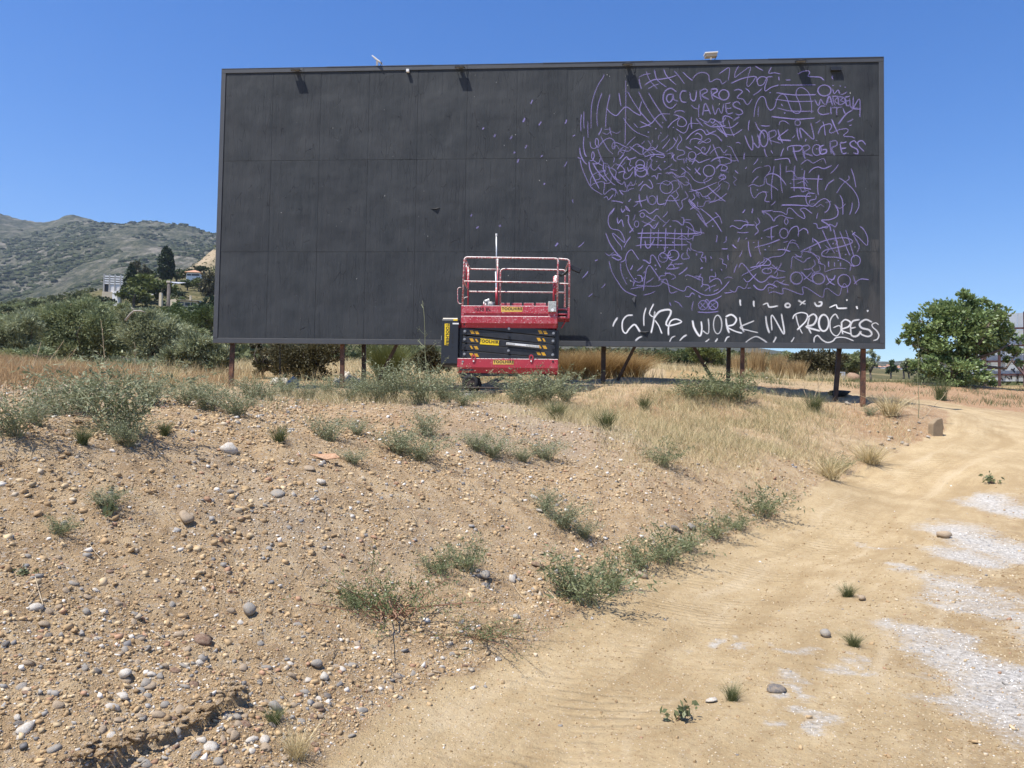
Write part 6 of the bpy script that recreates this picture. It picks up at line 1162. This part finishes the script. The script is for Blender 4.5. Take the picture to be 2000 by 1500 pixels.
for a in (('cyp', 322, 549, 62, 1.15, 'tall dark cypress on the villa hill', 205), ('cyp', 329, 549, 58, .95, 'second tip of the dark cypress on the villa hill', 206), ('con', 255, 575, 54, 1.0, 'dark pointed conifer right of the lattice building', 170), ('gum', 271, 552, 44, .75, 'tall dark tree behind the dark pointed conifer', 200), ('gum', 266, 556, 34, .7, 'second dark tree behind the dark pointed conifer', 202),
          ('pine', 232, 546, 18, 2.6, 'flat topped yellow green pine behind the lattice building', 215), ('pine', 288, 580, 46, 1.5, 'large yellow green pine below the white wall', 160), ('pine', 315, 590, 40, 1.5, 'yellow green pine right below the white wall', 158), ('pine', 262, 600, 36, 1.6, 'yellow green pine left below the conifer', 150), ('dark', 300, 548, 20, 1.6, 'low dark tree left of the cypress', 215), ('dark', 112, 566, 24, 2.1, 'dark round tree at the top of the left thicket', 120), ('dark', 205, 582, 26, 1.6, 'dark round bush left below the lattice building', 140),
          ('mid', 345, 545, 26, 1.5, 'green tree right of the cypress', 210), ('gum', 408, 590, 60, .6, 'tall olive tree at the billboard edge on the hill', 180), ('mid', 366, 560, 20, 1.3, 'green tree left in front of the red roofed villa', 188), ('pine', 388, 560, 22, 1.2, 'yellow green tree right in front of the red roofed villa', 187), ('dark', 390, 520, 18, 2.4, 'dark tree crown behind the red roofed villa', 230), ('mid', 360, 618, 44, 1.2, 'green tree below the cream villa', 120), ('pine', 350, 640, 40, 1.3, 'yellow flowering garden bush below the cream villa', 110), ('dark', 395, 655, 60, .8, 'dark green hedge tree right of the garden bush', 108), ('dark', 412, 650, 66, .7, 'dark hedge tree next to the billboard edge', 109), ('gum', 390, 600, 36, 1.4, 'greyish garden tree right of the chimney', 130), ('dark', 372, 640, 30, 1.3, 'dark bush under the garden trees', 109), ('mid', 345, 600, 40, 1.0, 'green tree left of the chimney', 128),
          ('oli', 40, 590, 12, 1.6, 'hill bush by the pale field at the left', 190), ('oli', 60, 578, 10, 1.6, 'upper hill bush by the pale field', 230), ('oli', 38, 610, 18, 1.5, 'larger hill bush below the pale field', 150), ('oli', 12, 605, 16, 1.8, 'hill bush at the left picture edge', 160), ('oli', 18, 590, 10, 2.2, 'small hill bush at the left picture edge', 200), ('oli', 75, 600, 16, 1.8, 'hill bush right of the pale field', 170), ('oli', 5, 630, 26, 1.8, 'hill bush above the shrub at the left edge', 110)):
    hill_tree(*a)
# palm
pp = at(352, 590, 150); pm_ = thing('palm_tree', 'small palm tree left of the villa with the chimney', 'palm', pp); s = 26 / F * 150
MB().tube([(0, 0, -1), (.05, 0, s * .55)], [.22, .18], 8).part('trunk', BARK, pm_); vs = []
for k in range(22):
    a = k * 2.4; el = random.uniform(-.1, 1.2)
    for q in range(9):
        t = (q + 1) / 9; d = Vector((math.cos(a) * math.cos(el), math.sin(a) * math.cos(el), math.sin(el))) * (s * .62 * t) + Vector((0, 0, -s * .28 * t * t))
        vs.append(((d.x, d.y, d.z + s * .55), (math.cos(a), math.sin(a), .1)))
v, f, t = leaf_cloud(np.array([q[0] for q in vs]), np.array([q[1] for q in vs]), .7, .3); child('fronds', new_mesh('fronds', v, f, DARKG, False, {'tint': t}), pm_)

# ------------------------------------------------------------------ buildings on the hill
WALLW = simple('white_render', (.76, .75, .72), .85, 0, .06, 1.5, .05); CREAM = simple('cream_render', (.62, .52, .36), .85, 0, .08, 1.5, .05); CONC = simple('weathered_concrete', (.40, .385, .355), .9, 0, .15, 1.2, .1); ROOFT = simple('terracotta_roof', (.46, .25, .15), .85, 0, .2, 2, .3); DARKW = simple('dark_opening', (.03, .032, .036), .3, 0, .1, 3, 0); GREYR = simple('grey_wall', (.36, .37, .40), .9, 0, .12, 1.5, .1)
def site(u, v, y): p = at(u, v, y); return p, y / F
p, k = site(225, 561, 175)
lb = thing('lattice_building', 'pale concrete building with horizontal louvres on the villa hill', 'building', p, R(12))
W = 44 * k; H = 24 * k; MB().box(-W / 2, W / 2, .6, 5, -3, H).part('wall', DARKW, lb); MB().box(-W / 2 + 12 * k, W / 2 + .3, .1, .6, -1.2, 5.2 * k).part('parapet', WALLW, lb)
for q in range(5): MB().box(-W / 2 + q * (W - .5) / 4, -W / 2 + q * (W - .5) / 4 + .28, -.02, .6, -1.5, H + .15).part('column', CONC, lb)
for r_ in range(4):
    for q in range(4): x0 = -W / 2 + q * (W - .5) / 4 + .29; MB().box(x0, x0 + (W - .5) / 4 - .30, .0, .35, 5.8 * k + r_ * 4.6 * k, 5.8 * k + r_ * 4.6 * k + 2.9 * k).part('louvre', WALLW, lb)
MB().box(-W / 2, W / 2, -.5, 5, -6, -1.2).part('plinth', CREAM, lb)
p, k = site(318, 556, 178); rw = thing('retaining_wall', 'long white garden wall sloping below the cypress', 'wall', p, R(-6))
MB().add([(-24 * k, 0, -4), (24 * k, 0, -4), (24 * k, 0, 1.5 * k), (2 * k, 0, 6.5 * k), (-24 * k, 0, 11.5 * k), (-24 * k, .5, -4), (24 * k, .5, -4), (24 * k, .5, 1.5 * k), (2 * k, .5, 6.5 * k), (-24 * k, .5, 11.5 * k)], [(0, 1, 2, 3, 4), (9, 8, 7, 6, 5), (4, 3, 8, 9), (3, 2, 7, 8), (1, 6, 7, 2), (0, 4, 9, 5)]).part('wall', WALLW, rw)
MB().add([(2 * k, .51, 6.5 * k), (30 * k, .51, 3 * k), (30 * k, 4, 10 * k), (-20 * k, 4, 13 * k), (-24 * k, .51, 11.5 * k)], [(0, 1, 2, 3, 4)]).part('terrace', GREYR, rw)
p, k = site(377, 541, 195); vl = thing('red_roofed_villa', 'white villa with a low pyramid of red roof tiles on the hill', 'house', p, R(8)); W = 25 * k
MB().box(-W / 2, W / 2, 0, W * .8, -1.6, 9 * k).part('wall', WALLW, vl); o_ = .5
MB().add([(-W / 2 - o_, -o_, 9 * k), (W / 2 + o_, -o_, 9 * k), (W / 2 + o_, W * .8 + o_, 9 * k), (-W / 2 - o_, W * .8 + o_, 9 * k), (-.05 * W, W * .4, 15.5 * k), (.05 * W, W * .4, 15.5 * k)], [(0, 1, 5, 4), (1, 2, 5), (2, 3, 4, 5), (3, 0, 4), (3, 2, 1, 0)]).part('roof', ROOFT, vl)
for q in (-.3, .05, .32): MB().box(W * q - .5, W * q + .5, -.04, .1, 2.5 * k, 6 * k).part('window', DARKW, vl)
p, k = site(366, 601, 125); cv = thing('cream_villa', 'cream villa with a tall chimney half hidden by garden trees', 'house', p, R(15)); W = 34 * k
MB().box(-W / 2, W / 2, 0, 5, -4, 14 * k).part('wall', CREAM, cv); rf = MB().add([(-W / 2 - .3, -.4, 14 * k), (W / 2 + .3, -.4, 14 * k), (W / 2 + .3, 2.5, 19 * k), (-W / 2 - .3, 2.5, 19 * k), (-W / 2 - .3, 5.4, 14 * k), (W / 2 + .3, 5.4, 14 * k)], [(0, 1, 2, 3), (3, 2, 5, 4), (0, 3, 4), (1, 5, 2)]).part('roof', BEIGE, cv)
MB().box(2.5 * k, 5.5 * k, .3, .9, 10 * k, 25 * k).part('chimney', CREAM, cv)
for q in (-.34, .0, .3): MB().box(W * q - .35, W * q + .35, -.05, .1, 4 * k, 10 * k).part('window', DARKW, cv)
for (u, v, w, h, y, m_, lab) in ((227, 580, 16, 12, 150, WALLW, 'white rendered bank wall below the lattice building'), (313, 578, 5, 7, 140, CREAM, 'small cream garden hut among the pines'), (338, 592, 12, 8, 126, CREAM, 'low cream wall left of the cream villa')):
    p, k = site(u, v, y); o = thing('garden_wall', lab, 'wall', p); MB().prism([(-w / 2 * k, -2), (w / 2 * k, -2), (w / 2 * k, h * .5 * k), (w * .2 * k, h * k), (-w * .4 * k, h * .9 * k), (-w / 2 * k, h * .6 * k)], 0, .6).part('wall', m_, o)
p = at(325, 700, 58); p[2] = gz(p[0], p[1]); tp = at(325, 553, 58); up = thing('utility_pole', 'grey wooden utility pole rising from the left shrubs', 'pole', p)
MB().tube([(0, 0, -.5), (0, 0, tp[2] - p[2])], [.17, .12], 10).part('post', simple('weathered_pole', (.10, .085, .075), .9, 0, .3, 3, .3), up, 0, True); MB().box(-.16, .16, -.14, .14, tp[2] - p[2], tp[2] - p[2] + .16).part('pole_cap', BEIGE, up, .03)
# village far right
VB = [(1703, 727, 14, 9), (1716, 722, 12, 8), (1727, 727, 16, 8), (1712, 733, 16, 7), (1738, 720, 10, 8), (1746, 727, 14, 9), (1694, 733, 10, 8), (1758, 722, 12, 8), (1735, 734, 16, 8), (1764, 730, 14, 10), (1778, 727, 14, 12), (1752, 735, 16, 7), (1783, 736, 14, 9), (1770, 738, 14, 8)]
POSW = ['leftmost upper', 'upper left', 'middle', 'lower left', 'topmost', 'central upper', 'leftmost lower', 'right upper', 'central lower', 'right middle', 'rightmost tall', 'lower central', 'lowest right', 'lower right']
for i, ((u, v, w, h), lab) in enumerate(zip(VB, POSW)):
    y = 640 + (738 - v) * 6 + (i % 3) * 12; p, k = site(u, v, y); p[2] = max(p[2], gz(p[0], p[1]) - 1); o = thing('village_house', lab + ' house of the distant terracotta village', 'house', p, R(random.uniform(-12, 12)), 'houses of the distant village'); W = w * k; H = h * k * .72
    wm = WALLW if i % 3 else CREAM; MB().box(-W / 2, W / 2, 0, W * .7, -6, H).part('wall', wm if i not in (9, 10, 12) else BEIGE, o)
    MB().add([(-W / 2 - .3, -.3, H), (W / 2 + .3, -.3, H), (W / 2 + .3, W * .35, H * 1.4), (-W / 2 - .3, W * .35, H * 1.4), (-W / 2 - .3, W * .7 + .3, H), (W / 2 + .3, W * .7 + .3, H)], [(0, 1, 2, 3), (3, 2, 5, 4), (0, 3, 4), (1, 5, 2)]).part('roof', ROOFT, o)
    for q in (-.28, .05, .32): MB().box(W * q - W * .07, W * q + W * .07, -.06, .1, H * .3, H * .75).part('window', DARKW, o)
# ------------------------------------------------------------------ the second hoarding behind the fig tree
y2 = 44.0
hb = thing('metal_hoarding', 'pale metal hoarding on rusty struts behind the fig tree', 'billboard', at(1990, 745, y2), R(-14)); k = y2 / F; RS = simple('dark_red_steel', (.075, .035, .033), .7, 0, .3, 4, .2)
SHEET = simple('pale_sheet_metal', (.52, .57, .60), .45, .35, .12, .8, .05)
for i in range(7):
    for j in range(4): MB().box((-84 + 28 * i) * k + .01, (-84 + 28 * (i + 1)) * k - .01, .1 + .01 * ((i + j) % 2), .14, j * 34 * k + .01, (j + 1) * 34 * k - .015).part('sheet_panel', SHEET, hb)
for u in (-62, -37, 8, 45): MB().box(u * k - .06, u * k + .06, -.35, -.23, -1.5, 136 * k).part('strut', RS, hb)
for v in (13, 39, 70, 104): MB().box(-84 * k, 110 * k, -.20, -.10, v * k - .05, v * k + .05).part('cross_rail', RS, hb)
for (u0, v0, u1, v1) in ((-14, 39, 6, 0), (-68, 39, -55, 64), (6, 30, -2, -18), (10, 39, 40, 0)): MB().tube([(u0 * k, -1.2 if v1 <= 0 else -.3, v0 * k) if False else (u0 * k, -.3, v0 * k), (u1 * k, -1.0 if v1 <= 0 else -.3, v1 * k)], .07, 5).part('brace', RS, hb)
mb = MB()
for q in range(16): x_ = (-30 + q * 3.6 + random.uniform(-1, 1)) * k; z_ = random.choice((7, 9, 23)) * k; mb.tube([(x_, .095, z_), (x_ + random.uniform(.0, .12), .095, z_ + random.uniform(-.15, .2)), (x_ + random.uniform(.02, .2), .095, z_ + random.uniform(-.2, .15))], .035, 4)
mb.part('graffiti_scribble', INK, hb)
# ------------------------------------------------------------------ small things round the billboard
p = hit(1834, 852); n_ = thing('concrete_post', 'broken upright slab of old concrete at the track edge', 'concrete slab', p, R(14)); k = p[1] / F
MB().prism([(-16 * k, -.3), (10 * k, -.3), (11 * k, 30 * k), (7 * k, 36 * k), (-4 * k, 33 * k), (-14 * k, 24 * k)], 0, .14).part('slab', simple('old_concrete', (.26, .195, .12), .9, 0, .2, 6, .5), n_, .015); MB().tube([(11 * k, .05, 34 * k), (12 * k, .03, 18 * k), (11.5 * k, .06, 0)], .012, 5).part('rebar', DARKRUST, n_)
p = at(1645, 787, 19.2); p[2] = gz(p[0], p[1]); rb = thing('rubber_slab', 'dark lumpy rubber slab lying under the right end of the billboard', 'slab', p, R(-8)); k = p[1] / F
me = new_mesh('slab', (rock_verts(77, 5) * np.array([26 * k, .3, 9 * k]) + np.array([0, 0, 6 * k])), ICOF2, simple('dark_rubber', (.020, .019, .020), .8, 0, .3, 5, .3), True); child('slab', me, rb)
p = at(572, 768, 19.8); p[2] = gz(p[0], p[1]); bs_ = thing('plastic_sheet', 'crumpled dark plastic panel leaning under the dark shrub', 'panel', p, R(20)); k = p[1] / F
MB().add([(-16 * k, 0, 0), (14 * k, .1, 0), (12 * k, .35, 16 * k), (2 * k, .4, 24 * k), (-10 * k, .25, 12 * k), (-2 * k, .0, 12 * k)], [(0, 1, 5), (1, 2, 5), (2, 3, 5), (3, 4, 5), (4, 0, 5)]).part('panel', simple('dark_blue_plastic', (.06, .066, .085), .4, 0, .2, 5, .1), bs_)
for i in range(56):
    if i < 40: u, v, y = random.uniform(652, 712), random.uniform(738, 762), random.uniform(20.6, 22.5)
    else: u, v, y = random.uniform(528, 562), random.uniform(738, 756), random.uniform(21, 22.5)
    p = at(u, v, y); g = gz(p[0], p[1]); w = random.uniform(.05, .15); o = link('rubble_stone', STONE_ME[('angular', i % 4, 'white')], None, (p[0], p[1], g + w * .4 + max(0, (1 - abs(u - 684) / 34)) * random.uniform(0, .35) * (i < 40)), (random.uniform(0, 3), random.uniform(0, 3), random.uniform(0, 3)), w)
    tag(o, 'white rubble stone in the heap behind the second post' if i < 40 else 'white rubble stone left of the dark shrub', 'rubble', 'white rubble heaped behind the billboard posts')
p = at(1667, 741, 42); p[2] = gz(p[0], p[1]); o = thing('stone_block', 'brown block of earth and stone on the far field by the last post', 'block', p, R(5)); k = 42 / F
me = new_mesh('block', rock_verts(91, 8) * np.array([14 * k, .4, 13 * k]) + np.array([0, 0, 10 * k]), ICOF2, simple('brown_block', (.26, .17, .11), .95, 0, .25, 4, .5)); child('block', me, o)
p = at(1644, 741, 43); p[2] = gz(p[0], p[1]); o = thing('metal_crate', 'small pale blue metal crate frame beside the brown block', 'crate', p, R(10)); k = 43 / F; mb = MB()
for x_ in (-6, 6): mb.box(x_ * k - .03, x_ * k + .03, -.03, .03, 0, 20 * k)
mb.part('uprights', SHEET, o); MB().box(-6 * k, 6 * k, -.025, .025, 18 * k, 20 * k).part('top_bar', SHEET, o); MB().box(-1 * k, 5 * k, -.02, .0, 2 * k, 17 * k).part('panel', SHEET, o)
RUB = [(1497, 733, 33), (1520, 736, 33), (1390, 775, 18.6), (1108, 757, 19.5), (1060, 768, 17.6)] + [(random.uniform(1690, 1845), random.uniform(822, 878), random.uniform(16.1, 16.9)) for _ in range(34)]
for i, (u, v, y) in enumerate(RUB):
    p = hit(u, v) if i > 4 else at(u, v, y); g = gz(p[0], p[1]); w = random.uniform(.05, .11) if i <= 4 else random.uniform(.02, .075)
    if i > 4 and toe_sd(p[:1], p[1:2])[0] < -.1: continue
    tag(link('rubble_stone', STONE_ME[(('angular', 'slab')[i % 2], i % 4, ('white', 'grey', 'tan', 'tan')[i % 4])], None, (p[0], p[1], g + w * .2), (random.random() * .6, random.random() * .6, random.random() * 6), w), ('broken lump of rubble on the far bare ground', 'broken lump of rubble near the lift', ('white', 'grey', 'sandy', 'tan')[i % 4] + (' chunk', ' flat piece')[i % 2] + ' of rubble spilling down ' + ('left of the straw clump', 'between straw clump and concrete slab', 'beside the concrete slab')[0 if u < 1740 else 1 if u < 1800 else 2])[0 if y > 30 else (1 if u < 1500 else 2)], 'rubble', 'scattered rubble lumps')

# ------------------------------------------------------------------ scrub on the hill and the mountains
def scrub():
    n = 5200; a = RNG.uniform(R(-37), R(36), n); r = np.exp(RNG.uniform(math.log(62), math.log(420), n)); x, y = r * np.sin(a), r * np.cos(a); k = fbm(x / 16, y / 16, 3, 161) > -.12; k &= ~((x / y > .44) & (x / y < .54)); x, y, r = x[k], y[k], r[k]; z = ground_z(x, y); m = 26
    s = np.where((x / y > -.55) & (x / y < -.395) & (r > 95), .4, 1.0) * RNG.uniform(.4, 1.3, len(x)) * (1 + r / 300); d = RNG.normal(size=(len(x), m, 3)); d /= np.linalg.norm(d, axis=2, keepdims=True); d[..., 2] = np.abs(d[..., 2]); P = np.stack([x, y, z], -1)[:, None, :] + d * s[:, None, None] * np.array([1, 1, .8]); tn = np.repeat(RNG.uniform(0, .6, len(x)), m) + RNG.uniform(0, .4, len(x) * m)
    v, f, t = leaf_cloud(P.reshape(-1, 3), d.reshape(-1, 3), np.repeat(s * .55, m), .6, 0, tn); tag(link('hill_scrub', new_mesh('hill_scrub', v, f, MIDOL, False, {'tint': t})), 'low green scrub covering the hillside', None, None, 'stuff')
    n = 26000; a = RNG.uniform(R(-38), R(-14), n); r = np.exp(RNG.uniform(math.log(430), math.log(1750), n)); x, y = r * np.sin(a), r * np.cos(a); k = fbm(x / 70, y / 200, 4, 171) > -.05; x, y = x[k], y[k]; z = ground_z(x, y); n = len(x)
    C = np.array([(a_, b_, c_) for c_ in (-1, 1) for b_ in (-1, 1) for a_ in (-1, 1)], float); CF = np.array([(0, 2, 3, 1), (4, 5, 7, 6), (0, 1, 5, 4), (2, 6, 7, 3), (0, 4, 6, 2), (1, 3, 7, 5)]); s = RNG.uniform(.9, 3.2, n)
    V = C[None] * s[:, None, None] * RNG.uniform(.5, 1.1, (n, 8, 3)) * np.array([1.2, 1.0, .7]) + np.stack([x, y, z], -1)[:, None, :]
    tag(link('mountain_scrub', new_mesh('mountain_scrub', V.reshape(-1, 3), (CF[None] + (np.arange(n) * 8)[:, None, None]).reshape(-1, 4), MTSC, False, {'tint': np.repeat(RNG.uniform(0, 1, n), 8)})), 'dark scrub dotted over the mountain slopes', None, None, 'stuff')
MIDOL = leaf_mat('hill_scrub_leaves', (.045, .06, .022), (.16, .17, .08), .2, .7, .1); MTSC = leaf_mat('mountain_scrub_leaves', (.022, .032, .016), (.075, .085, .045), 0, .9, .05)
scrub()
# ------------------------------------------------------------------ haze
hm = bpy.data.materials.new('air_haze'); hm.use_nodes = True; ht = hm.node_tree; ht.nodes.remove(ht.nodes['Principled BSDF']); pv = ht.nodes.new('ShaderNodeVolumePrincipled')
pv.inputs['Color'].default_value = (.72, .84, 1.0, 1); pv.inputs['Density'].default_value = .000115; pv.inputs['Anisotropy'].default_value = .2; ht.links.new(pv.outputs['Volume'], ht.nodes['Material Output'].inputs['Volume'])
tag(link('haze', MB().box(-3400, 3400, -3400, 3400, -40, 640).mesh('haze', hm)), 'thin summer haze over the hills', None, None, 'stuff')
